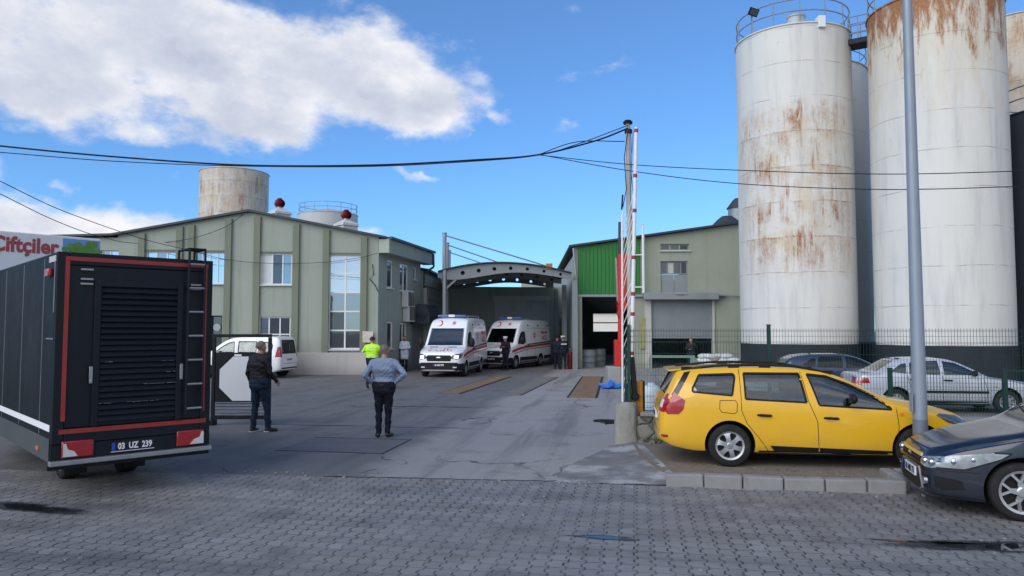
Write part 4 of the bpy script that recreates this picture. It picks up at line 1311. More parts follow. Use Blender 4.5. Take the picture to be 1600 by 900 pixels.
def sacks():
    rnd = random.Random(5)
    base = at(1094, 570, 36.0)
    rows = [(6, 0.0), (6, .24), (5, .46), (4, .68)]
    for n, z in rows:
        for k in range(n):
            s = M(); brown = (z == .46 and k in (1,))
            s.ball((0, 0, 0), .5, 14, 8, (.72, .44, .26))
            for v in s.bm.verts:
                v.co.x = math.copysign(abs(v.co.x / .36) ** .7 * .36, v.co.x); v.co.y = math.copysign(abs(v.co.y / .22) ** .7 * .22, v.co.y)
                v.co += Vector((rnd.uniform(-.02, .02), rnd.uniform(-.02, .02), rnd.uniform(-.015, .015)))
            o = s.build('sack', 'sack_brown' if brown else 'sack_white', smooth=True)
            o.location = (base.x + .12 + k * .36 + rnd.uniform(-.05, .05) + (.1 if z > .1 else 0), base.y + rnd.uniform(-.08, .08), .13 + z + rnd.uniform(-.01, .02))
            o.rotation_euler = (rnd.uniform(-.12, .12), rnd.uniform(-.15, .15), rnd.uniform(-.5, .5))
            if brown: tag(o, 'brown sack among the white sacks piled by the silo', 'sack', 'sacks piled by the silo')
            else: tag(o, 'white woven sack in the heap between roller shutter and rusty silo', 'sack', 'sacks piled by the silo')
sacks()
# ================================================================== VEHICLES
def pchip(pts):
    """monotone cubic through points"""
    xs = [p[0] for p in pts]; ys = [p[1] for p in pts]; n = len(xs)
    h = [xs[i + 1] - xs[i] for i in range(n - 1)]; d = [(ys[i + 1] - ys[i]) / h[i] for i in range(n - 1)]
    m = [d[0]] + [0.0] * (n - 2) + [d[-1]]
    for i in range(1, n - 1):
        if d[i - 1] * d[i] > 0:
            w1, w2 = 2 * h[i] + h[i - 1], h[i] + 2 * h[i - 1]
            m[i] = (w1 + w2) / (w1 / d[i - 1] + w2 / d[i])
    def f(x):
        if x <= xs[0]: return ys[0]
        if x >= xs[-1]: return ys[-1]
        i = 0
        while x > xs[i + 1]: i += 1
        t = (x - xs[i]) / h[i]
        return (ys[i] * (1 + 2 * t) * (1 - t) ** 2 + h[i] * m[i] * t * (1 - t) ** 2 + ys[i + 1] * t * t * (3 - 2 * t) - h[i] * m[i + 1] * t * t * (1 - t))
    return f

class Car:
    """lofted body; local x runs from the nose (0) to the tail (L), y to the side, z up. Root sits at mid wheelbase."""
    def __init__(s, name, label, cat, L, zt, zs, zb, w, wt, crown, axles, paint, loc, rz, group=None, vanlike=False):
        s.L = L; s.xm = (axles[0] + axles[1]) / 2; s.axles = axles
        s.zt, s.zs, s.zb, s.w, s.wt, s.cr = map(pchip, (zt, zs, zb, w, wt, crown))
        s.paint = paint; s.van = vanlike
        s.root = thing(name, label, cat, loc, rz, group)
        s.solid = s.loft(0)
        s.bvh = BVHTree.FromBMesh(s.solid)
        s.cuts = []
    def section(s, x, off=0.0, floor=None, lift=0.0):
        w = s.w(x) - off; zt = s.zt(x) - off * .9 - lift; zb = s.zb(x) if floor is None else floor
        cr = s.cr(x); zs = min(s.zs(x), zt - cr - .004); wt = min(s.wt(x) - off * .9, w * .97)
        if floor is not None: zs = max(zs, floor + .15)
        zr = zt - cr
        g = .5
        bul = .022 if not s.van else .012
        pts = [(0, zb), (w * .55, zb), (w * .86, zb + .004), (w * .955, zb + .05), (w * .99, zb + (zs - zb) * .30), (w, zb + (zs - zb) * .62), (w * .992, zs - (zs - zb) * .12),
               (w * .972, zs), (w * .972 + (wt - w * .972) * .33 + bul * (zr > zs + .1), zs + (zr - zs) * .36), (w * .972 + (wt - w * .972) * .68 + bul * (zr > zs + .1), zs + (zr - zs) * .72),
               (wt, zr), (wt * .93, zr + cr * .52), (wt * .78, zr + cr * .80), (wt * .42, zr + cr * .97), (0, zt)]
        return pts
    def loft(s, off=0.0, x0=None, x1=None, floor=None, lift=0.0):
        x0 = 0 if x0 is None else x0; x1 = s.L if x1 is None else x1
        n = max(8, int((x1 - x0) / .055))
        st = [x0 + (x1 - x0) * i / n for i in range(n + 1)]
        if off == 0: st = sorted(set(st + [.012, .03, .08, s.L - .012, s.L - .03, s.L - .08]))
        bm = bmesh.new(); rings = []
        for x in st:
            p = s.section(x, off, floor, lift)
            q = []                                    # smooth the half section once
            for i in range(len(p) - 1):
                a, b = p[i], p[i + 1]
                pa = p[i - 1] if i else (-p[1][0], p[1][1]); pb = p[i + 2] if i + 2 < len(p) else (-p[-2][0], p[-2][1])
                q.append(a)
                q.append(tuple(-.0625 * pa[k] + .5625 * a[k] + .5625 * b[k] - .0625 * pb[k] for k in (0, 1)))
            q.append(p[-1])
            ring = [(y, z) for y, z in q] + [(-y, z) for y, z in q[-2:0:-1]]
            rings.append([bm.verts.new((x - s.xm, y, z)) for y, z in ring])
        k = len(rings[0])
        for a, b in zip(rings, rings[1:]):
            for i in range(k):
                j = (i + 1) % k
                bm.faces.new([a[i], a[j], b[j], b[i]])
        for r in (rings[0], rings[-1]):               # caps
            h = k // 2
            for i in range(h):
                vs_ = [r[i], r[i + 1], r[(k - i - 1) % k], r[(k - i) % k]]
                vs_ = list(dict.fromkeys(vs_))
                if len(vs_) >= 3: bm.faces.new(vs_)
        bmesh.ops.recalc_face_normals(bm, faces=bm.faces)
        if bm.calc_volume(signed=True) < 0: bmesh.ops.reverse_faces(bm, faces=bm.faces)
        return bm
    def X(s, x): return x - s.xm
    # ---- polygons thrown on to the body from the side ('L' = -y, 'R' = +y), front 'F', back 'B', top 'T', or any horizontal angle
    def project(s, poly, way, off=.004, th=.016, grid=.06, mirror=None):
        if way == 'T': ex, ey, d = Vector((1, 0, 0)), Vector((0, 1, 0)), Vector((0, 0, -1))
        else:
            if way == 'L': d = Vector((0, 1, 0)); ex = Vector((1, 0, 0))
            elif way == 'R': d = Vector((0, -1, 0)); ex = Vector((1, 0, 0))
            elif way == 'F': d = Vector((1, 0, 0)); ex = Vector((0, 1, 0))
            elif way == 'B': d = Vector((-1, 0, 0)); ex = Vector((0, 1, 0))
            else: a = R(way); d = Vector((math.cos(a), math.sin(a), 0)); ex = Vector((-math.sin(a), math.cos(a), 0))
            ey = Vector((0, 0, 1))
        sub = s.xm if way in ('L', 'R', 'T') else 0.0
        bm = bmesh.new()
        f = bm.faces.new([bm.verts.new((p[0] - sub, p[1], 0)) for p in poly])
        xs = [p[0] - sub for p in poly]; ys = [p[1] for p in poly]
        for lo, hi, no in ((min(xs), max(xs), (1, 0, 0)), (min(ys), max(ys), (0, 1, 0))):
            n = int((hi - lo) / grid)
            for i in range(1, n + 1):
                c = lo + (hi - lo) * i / (n + 1)
                bmesh.ops.bisect_plane(bm, geom=bm.verts[:] + bm.edges[:] + bm.faces[:], plane_co=Vector(no) * c, plane_no=no)
        bmesh.ops.triangulate(bm, faces=[f for f in bm.faces if len(f.verts) > 4])
        for v in bm.verts:
            o = ex * v.co.x + ey * v.co.y - d * 8
            h = s.bvh.ray_cast(o, d)
            if h[0] is None:
                h = s.bvh.find_nearest(ex * v.co.x + ey * v.co.y - d * (s.L / 2 if way in ('F', 'B') else 0.9))
            v.co = h[0] - d * off
        if th:
            r = bmesh.ops.extrude_face_region(bm, geom=bm.faces[:])
            for g in r['geom']:
                if isinstance(g, bmesh.types.BMVert): g.co += d * th
        bmesh.ops.recalc_face_normals(bm, faces=bm.faces)
        return bm
    def add(s, name, mat, items, parent='body', smooth=True, ang=30):
        """items: list of (poly, way[, off, th]) fused in one part; left and right flanks become two parts"""
        if len({it[1] for it in items} & {'L', 'R'}) == 2 and 'F' not in {it[1] for it in items}:
            return [s.add(name, mat, [it for it in items if it[1] == w_], parent, smooth, ang) for w_ in 'LR'][0]
        mb = M()
        for it in items:
            bm = s.project(it[0], it[1], *(it[2:]))
            mp = {v: mb.v(v.co) for v in bm.verts}
            for f in bm.faces: mb.face([mp[v] for v in f.verts])
            bm.free()
        return mb.build(name, mat, s.root if parent == 'body' else parent, smooth=smooth, ang=ang)
    def cut(s, poly, way, deep=.16): s.cuts.append(s.project(poly, way, .08, deep))
    def both(s, poly): return [(poly, 'L'), (poly, 'R')]
    def strip(s, line, w=.009, way='L', **k):
        """thin seam along a polyline, as polygons"""
        out = []
        for a, b in zip(line, line[1:]):
            dx, dy = b[0] - a[0], b[1] - a[1]; l = math.hypot(dx, dy); nx, ny = -dy / l * w / 2, dx / l * w / 2
            out.append(([(a[0] + nx, a[1] + ny), (a[0] - nx, a[1] - ny), (b[0] - nx, b[1] - ny), (b[0] + nx, b[1] + ny)], way, .0015, .004))
        return out
    def seams(s, lines, ways=('L', 'R'), w=.009):
        for ln in lines:
            for wy in ways: s.add('panel_gap', 'ink_black', s.strip(ln, w, wy))
    def finish(s, rad, arch, track, cabin=None, wheel=None, tyre_w=.20, archdepth=.34):
        bm = s.solid
        for f in bm.faces: f.smooth = True
        me = bpy.data.meshes.new('body'); bm.to_mesh(me); bm.free()
        s.body = obj('body', me, [s.paint, 'interior'], s.root)
        cm = bmesh.new()
        def merge(b):
            mp = {v: cm.verts.new(v.co) for v in b.verts}
            for f in b.faces:
                nf = cm.faces.new([mp[v] for v in f.verts]); nf.material_index = 1
            b.free()
        def boolean(solver='MANIFOLD'):
            if not len(cm.verts): return
            bmesh.ops.recalc_face_normals(cm, faces=cm.faces)
            m2 = bpy.data.meshes.new('cut'); cm.to_mesh(m2); cm.clear()
            c = obj('cut', m2, [s.paint, 'interior'], s.root)
            md = s.body.modifiers.new('b', 'BOOLEAN'); md.operation = 'DIFFERENCE'; md.object = c; md.solver = solver; md.use_self = False
            dg = bpy.context.evaluated_depsgraph_get(); dg.update()
            old = s.body.data
            s.body.data = bpy.data.meshes.new_from_object(s.body.evaluated_get(dg))
            if len(s.body.data.polygons) in (0, len(old.polygons)):
                md.solver = 'EXACT'; s.body.data = old; dg.update()
                s.body.data = bpy.data.meshes.new_from_object(s.body.evaluated_get(bpy.context.evaluated_depsgraph_get()))
                print('exact cut', s.root.name, len(old.polygons), len(s.body.data.polygons))
            s.body.data.name = 'body'
            s.body.modifiers.clear(); bpy.data.objects.remove(c); bpy.data.meshes.remove(old)
            bb = bmesh.new(); bb.from_mesh(s.body.data)
            if bb.calc_volume(signed=True) < 0: bmesh.ops.reverse_faces(bb, faces=bb.faces); bb.to_mesh(s.body.data)
            bb.free()
        if cabin: merge(s.loft(.065, cabin[0], cabin[1], max(cabin[2], rad + arch + .035))); boolean()
        for ax in s.axles:
            for sg in (-1, 1):
                k = M(); W = s.w(ax)
                k.cyl((s.X(ax), sg * (W - archdepth), rad + .01), (s.X(ax), sg * (W + .4), rad + .01), arch, seg=40)
                merge(k.bm)
        boolean()
        for c in s.cuts: merge(c); boolean()
        me = s.body.data
        b2 = bmesh.new(); b2.from_mesh(me)
        for e in b2.edges: e.smooth = (len(e.link_faces) == 2 and e.calc_face_angle(3.2) < R(28))
        for f in b2.faces: f.smooth = True
        b2.to_mesh(me); b2.free()
        # dark under-floor
        M().box2((s.X(s.axles[0] + arch + .02), -track / 2 - .02, .19), (s.X(s.axles[1] - arch - .02), track / 2 + .02, .26)).build('underbody', 'black_plastic', s.root, smooth=False)
        fw = None
        for ax in s.axles:
            for sg in (-1, 1):
                wo = make_wheel(rad, tyre_w, wheel) if fw is None else copy_tree(fw)
                if fw is None: fw = wo
                wo.parent = s.root; wo.location = (s.X(ax), sg * track / 2, rad); wo.rotation_euler = (0, 0 if sg < 0 else 0, 0 if sg < 0 else math.pi)
                if sg > 0: wo.rotation_euler = (0, random.uniform(0, 1), math.pi)
        return s
    def interior(s, seats, dash, wheel_side=1, zfl=.36, belt=.9):
        for (x, y) in seats:
            m_ = M(); X = s.X(x)
            m_.box((X, y, zfl + .15), (.50, .50, .22)); 
            b = Matrix.Rotation(.28, 3, 'Y')
            m_.box((X + .30, y, zfl + .52), (.15, .48, .62), mat=b); m_.box((X + .41, y, zfl + .92), (.10, .26, .18), mat=b)
            m_.build('seat', 'seat_cloth', s.root, bevel=.05)
        m_ = M(); X = s.X(dash)
        m_.box((X, 0, belt - .10), (.42, 2 * (s.w(dash) - .12), .24)); m_.build('dashboard', 'dark_plastic', s.root, bevel=.05)
        m_ = M(); c = Vector((X + .38, -.36 * wheel_side, belt - .02)); ax = Vector((.85, 0, .5)).normalized(); e1 = Vector((0, 1, 0)); e2 = ax.cross(e1)
        m_.tube([c + (e1 * math.cos(a) + e2 * math.sin(a)) * .185 for a in (2 * math.pi * k / 24 for k in range(25))], .016, 6); m_.cyl(c - ax * .25, c, .03); m_.bar(c - e1 * .18, c + e1 * .18, .03)
        m_.build('steering_wheel', 'black_plastic', s.root)
    def glaze(s, name, polys, mat='car_glass', off=-.010, th=.005):
        return [s.add(name, mat, [(p, w_, off, th)]) for p, w_ in polys]
    def plate(s, end, z, txt, dark=False, y=0.0, w=.52, h=.112, name='number_plate'):
        x = 0 if end == 'F' else s.L
        d = Vector((1, 0, 0)) if end == 'F' else Vector((-1, 0, 0))
        h0 = s.bvh.ray_cast(Vector((0, y, z)) - d * 8, d)[0]
        sg = -1 if end == 'F' else 1
        ex = Vector((0, -1, 0)) if end == 'F' else Vector((0, 1, 0))
        c = Vector((h0.x + sg * .014, y, z))
        p = M().box(c, (.02, w, h)).build(name, 'black_plastic' if dark else 'plate_white', s.root, smooth=False, bevel=.003)
        q = c + Vector((sg * .0115, 0, 0))
        M().box(q - ex * (w / 2 - .028), (.003, .045, h - .014)).build('country_band', 'plate_blue', p, smooth=False)
        t = M(); add_text(t, txt, h * .92, q + ex * .024 - Vector((0, 0, .003)), ex, (0, 0, 1), bold=.004, sx=.80, ext=.001)
        t.build('lettering', 'white_text' if dark else 'ink_black', p, smooth=False)
        return p
    def mirrors(s, x, z, reach=.20, mat='black_plastic', size=(.12, .22, .15)):
        for sg in (-1, 1):
            y0 = s.bvh.ray_cast(Vector((s.X(x), sg * 5, z)), Vector((0, -sg, 0)))[0].y
            m_ = M(); m_.ball((s.X(x) + .01, y0 + sg * (reach * .62), z + .03), .5, 16, 10, size)
            for v in m_.bm.verts:
                v.co.x = min(v.co.x, s.X(x) + .045)
            m_.bar((s.X(x) - .02, y0 - sg * .03, z - .03), (s.X(x), y0 + sg * reach * .4, z + .01), .07, .05)
            m_.build('mirror', mat, s.root)
    def handles(s, spots, mat='black_plastic'):
        for x, z in spots:
            for sg in (-1, 1):
                y0 = s.bvh.ray_cast(Vector((s.X(x), sg * 5, z)), Vector((0, -sg, 0)))[0].y
                m_ = M(); X = s.X(x)
                m_.tube([(X - .10, y0 - sg * .005, z - .004), (X - .085, y0 + sg * .022, z), (X + .06, y0 + sg * .024, z + .006), (X + .10, y0 - sg * .005, z + .004)], [.014, .019, .019, .014], 8)
                m_.build('door_handle', mat, s.root)

def make_wheel(rad, tw, style):
    """outer face towards -y"""
    r = rad; rr = {'hubcap': .655, 'alloy5': .72, 'steel': .62, 'van': .56}[style or 'steel'] * r
    t = M().lathe([(rr, -tw * .42), (rr + .012, -tw * .5), (r * .90, -tw * .52), (r * .975, -tw * .44), (r, -tw * .34), (r, tw * .34), (r * .97, tw * .46), (rr, tw * .46)], 48, axis='Y')
    t.lathe([(rr - .002, tw * .40), (rr * .4, tw * .2), (0, tw * .2)], 24, axis='Y')
    tyre = t.build('wheel', 'rubber', None, ang=40)
    y = -tw * .43
    bk = M().lathe([(rr, y + .045), (0, y + .05)], 32, axis='Y'); bk.build('backing_disc', 'ink_black', tyre)  # plain black backing added to fill the gaps between the spokes
    m_ = M()
    m_.lathe([(rr + .004, y + .05), (rr + .006, y - .012), (rr * .90, y - .004), (rr * .88, y + .05)], 48, axis='Y', closed=True)
    n = {'hubcap': 6, 'alloy5': 5, 'steel': 8, 'van': 6}[style or 'steel']
    for k in range(n):
        a = 2 * math.pi * k / n + .5
        er = Vector((math.cos(a), 0, math.sin(a))); et = Vector((-math.sin(a), 0, math.cos(a)))
        def quad(rs):
            # rs: list of (radius, half width, depth)
            pr = None
            for (q, hw, dy) in rs:
                c = er * q + Vector((0, y + dy, 0))
                v4 = [m_.v(c + et * hw), m_.v(c - et * hw), m_.v(c - et * hw * .9 + Vector((0, .03, 0))), m_.v(c + et * hw * .9 + Vector((0, .03, 0)))]
                if pr:
                    for i in range(4): m_.face([pr[i], pr[(i + 1) % 4], v4[(i + 1) % 4], v4[i]])
                pr = v4
        if style == 'alloy5':
            quad([(.04, .035, -.006), (rr * .50, .026, -.004)])
            for sg in (-1, 1):
                p0 = er * rr * .46 + Vector((0, y - .004, 0)); p1 = (er * math.cos(.30) + et * sg * math.sin(.30)) * rr * .93 + Vector((0, y + .004, 0))
                m_.bar(p0, p1, .026, .026)
        elif style == 'hubcap':
            quad([(rr * .22, rr * .20, -.012), (rr * .5, rr * .155, -.016), (rr * .75, rr * .17, -.012), (rr * .92, rr * .32, -.002)])
        else:
            quad([(rr * .2, rr * .20, .0), (rr * .55, rr * .20, .004), (rr * .92, rr * .24, .008)])
    m_.lathe([(0, y - .022), (rr * .20, y - .02), (rr * .27, y - .008), (rr * .27, y + .03)], 24, axis='Y')
    m_.build('rim', 'alloy' if style != 'van' else 'galvanised', tyre, ang=30)
    if style == 'hubcap': M().lathe([(0, y - .027), (rr * .14, y - .026), (rr * .15, y - .018)], 20, axis='Y').build('hub_badge', 'dull_metal', tyre)
    return tyre

def mirror_poly(p): return [(-a, b) for a, b in p]

# ------------------------------------------------------------------ yellow estate
def yellow():
    z0 = .072
    r1 = at(1140, 700, 11.05); r2 = r1 + Vector((math.cos(R(7.5)), -math.sin(R(7.5)), 0)) * 2.634
    dv = Vector((r2.x - r1.x, r2.y - r1.y)); rz = math.atan2(dv.y, dv.x)
    mid = Vector(((r1.x + r2.x) / 2, (r1.y + r2.y) / 2)) + Vector((-math.sin(rz), math.cos(rz))) * .80
    wb = 2.634; ax = (.83, .83 + wb)
    c = Car('estate_car', 'yellow estate car with black roof rails parked on the sidewalk by the stone wall', 'car', 4.49,
            zt=[(0, .60), (.03, .68), (.12, .77), (.35, .86), (.8, .965), (1.15, 1.03), (1.28, 1.075), (1.55, 1.205), (1.85, 1.345), (2.1, 1.415), (2.5, 1.458), (3.0, 1.470), (3.6, 1.458), (4.05, 1.43), (4.2, 1.40), (4.30, 1.22), (4.40, 1.03), (4.45, .92), (4.49, .66)],
            zs=[(0, .52), (.2, .68), (.6, .82), (1.1, .92), (1.4, .945), (2.2, .965), (3.2, 1.00), (4.0, 1.035), (4.3, 1.03), (4.49, .6)],
            zb=[(0, .32), (.15, .24), (.5, .20), (3.9, .21), (4.25, .26), (4.49, .36)],
            w=[(0, .56), (.03, .64), (.12, .725), (.3, .79), (.65, .845), (1.1, .862), (1.8, .867), (3.3, .867), (3.9, .855), (4.2, .83), (4.38, .78), (4.46, .73), (4.49, .66)],
            wt=[(0, .50), (.3, .66), (.9, .73), (1.2, .755), (1.5, .70), (2.05, .625), (2.6, .62), (3.6, .615), (4.15, .60), (4.3, .64), (4.45, .66), (4.49, .6)],
            crown=[(0, .05), (1.2, .05), (1.6, .045), (2.2, .035), (4.1, .03), (4.3, .03), (4.49, .03)],
            axles=ax, paint='paint_yellow', loc=(mid.x, mid.y, z0), rz=rz + math.pi)
    rear = 4.49
    def fx(px): return ax[1] - (px - 1140) / 104.5       # photo column of the car's flank -> local x
    def fz(py): return (727 - py) / 104.5
    P = lambda pts: [(fx(a), fz(b)) for a, b in pts]
    wf = P([(1262, 585), (1290, 588), (1322, 600), (1352, 615), (1373, 631), (1376, 635), (1275, 630)])
    wr = P([(1166, 584), (1247, 584), (1254, 626), (1166, 622)])
    wq = P([(1097, 587), (1148, 585), (1150, 589), (1144, 617), (1086, 612), (1086, 607)])
    for p in (wf, wr, wq): c.cut(p, 'L'); c.cut(p, 'R')
    ws = [(-.60, 1.12), (.60, 1.12), (.50, 1.385), (-.50, 1.385)]
    rw = [(-.56, 1.05), (.56, 1.05), (.50, 1.35), (-.50, 1.35)]
    c.cut(ws, 'F', .42); c.cut(rw, 'B', .34)
    grow = lambda p, k: [(sum(q[0] for q in p) / len(p) + (a - sum(q[0] for q in p) / len(p)) * k, sum(q[1] for q in p) / len(p) + (b - sum(q[1] for q in p) / len(p)) * k) for a, b in p]
    c.glaze('side_window', [(grow(p, 1.02), w_) for p in (wf, wr, wq) for w_ in 'LR'])
    c.glaze('windscreen', [(ws, 'F')]); c.glaze('rear_window', [(rw, 'B')], 'car_glass_dark')
    # black seals round the side windows
    def ring(p, w_=.028): return c.strip(p + [p[0]], w_, 'L') + c.strip(p + [p[0]], w_, 'R')
    for p in (wf, wr, wq): c.add('window_seal', 'black_plastic', ring(grow(p, 1.03)))
    # rear quarter black wrap of the tailgate glass
    c.add('tailgate_trim', 'black_gloss', [(P([(1084, 581), (1074, 583), (1052, 618), (1061, 619)]), 'L', .005, .01), (P([(1084, 581), (1074, 583), (1052, 618), (1061, 619)]), 'R', .005, .01)])
    c.seams([P([(1158, 577), (1158, 640), (1166, 660), (1190, 690), (1200, 706)]), P([(1250, 575), (1258, 625), (1270, 655), (1272, 708)]), P([(1384, 632), (1387, 660), (1384, 704)]),
             P([(1126, 625), (1149, 625), (1152, 629), (1151, 642), (1147, 645), (1128, 643), (1125, 638), (1126, 625)])])
    c.add('side_moulding', 'black_plastic', [(P([(1200, 693), (1271, 695), (1271, 703), (1206, 701)]), w_, .012, .02) for w_ in 'LR'] + [(P([(1273, 695), (1378, 698), (1380, 707), (1273, 703)]), w_, .012, .02) for w_ in 'LR'])
    c.add('sill', 'black_plastic', [([(1.25, .19), (3.05, .19), (3.05, .225), (1.25, .225)], w_, .006, .02) for w_ in 'LR'])
    # tail lamps wrap the corner
    tl = P([(1055, 616), (1057, 613), (1073, 626), (1070, 640), (1063, 647), (1045, 648), (1045, 636)])
    for w_ in 'LR':
        lm = c.add('tail_lamp', 'lamp_red', [(tl, w_, .008, .02)])
        y = -1 if w_ == 'L' else 1
        pb = [(y * .60, .80), (y * .78, .78), (y * .79, 1.06), (y * .70, 1.06), (y * .64, .95)]
        c.add('lens', 'lamp_red', [(pb, 'B', .008, .02)], parent=lm)
        c.add('reversing_lens', 'lamp_white', [([(y * .62, .86), (y * .72, .85), (y * .72, .96), (y * .66, .98)], 'B', .012, .02)], parent=lm)
        c.add('reflector', 'lamp_red', [(P([(1036, 680), (1046, 680), (1047, 684), (1037, 685)]), w_, .004, .01)])
        hl = c.add('headlamp', 'lens_grey', [([(.04, .66), (.10, .62), (.42, .70), (.58, .80), (.52, .825), (.25, .785)], w_, .010, .02, .025)])
        c.add('lens', 'lens_grey', [([(y * .40, .60), (y * .60, .61), (y * .60, .70), (y * .42, .67)], 'F', .008, .015)], parent=hl)
        c.add('side_repeater', 'lamp_amber', [(P([(1388, 640), (1394, 640), (1394, 645), (1388, 645)]), w_, .008, .015)])
    c.add('grille', 'black_plastic', [([(-.40, .52), (.40, .52), (.42, .68), (-.42, .68)], 'F', .008, .02)]); c.add('air_intake', 'black_plastic', [([(-.5, .30), (.5, .30), (.5, .43), (-.5, .43)], 'F', .006, .02)])
    c.add('bumper_gap', 'ink_black', c.strip([(-.75, .50), (.75, .50)], .01, 'B'))
    c.plate('B', .70, '03 TC 438')
    c.mirrors(1.74, 1.0, .20); c.handles([(fx(1192), fz(647)), (fx(1279), fz(650)) if 0 else (fx(1290), fz(650))])
    # roof rails with feet
    for sg in (-1, 1):
        pts = []
        for k in range(22):
            x = 1.95 + (4.12 - 1.95) * k / 21
            y = sg * (c.wt(x) - .035); z = c.zt(x) - c.cr(x) * .55
            pts.append((c.X(x), y, z + .038 * min(1, 4 * min(k, 21 - k) / 21)))
        m_ = M(); m_.tube(pts, .019, 8)
        for x in (2.0, 2.9, 3.35, 4.05): m_.box((c.X(x), sg * (c.wt(x) - .035), c.zt(x) - c.cr(x) * .55 + .02), (.16, .035, .05))
        m_.build('roof_rail', 'black_plastic', c.root)
    m_ = M(); m_.box((c.X(4.23), 0, 1.405), (.20, 1.14, .024), mat=Matrix.Rotation(.10, 3, 'Y')); m_.build('spoiler', 'paint_yellow', c.root, bevel=.01)
    c.finish(.311, .365, 1.50, cabin=(1.22, 4.28, .36), wheel='hubcap', tyre_w=.185)
    c.interior([(1.95, -.36), (1.95, .36), (2.85, -.36), (2.85, .36)], 1.42, wheel_side=1, belt=.98)
    return c
YEL = yellow()

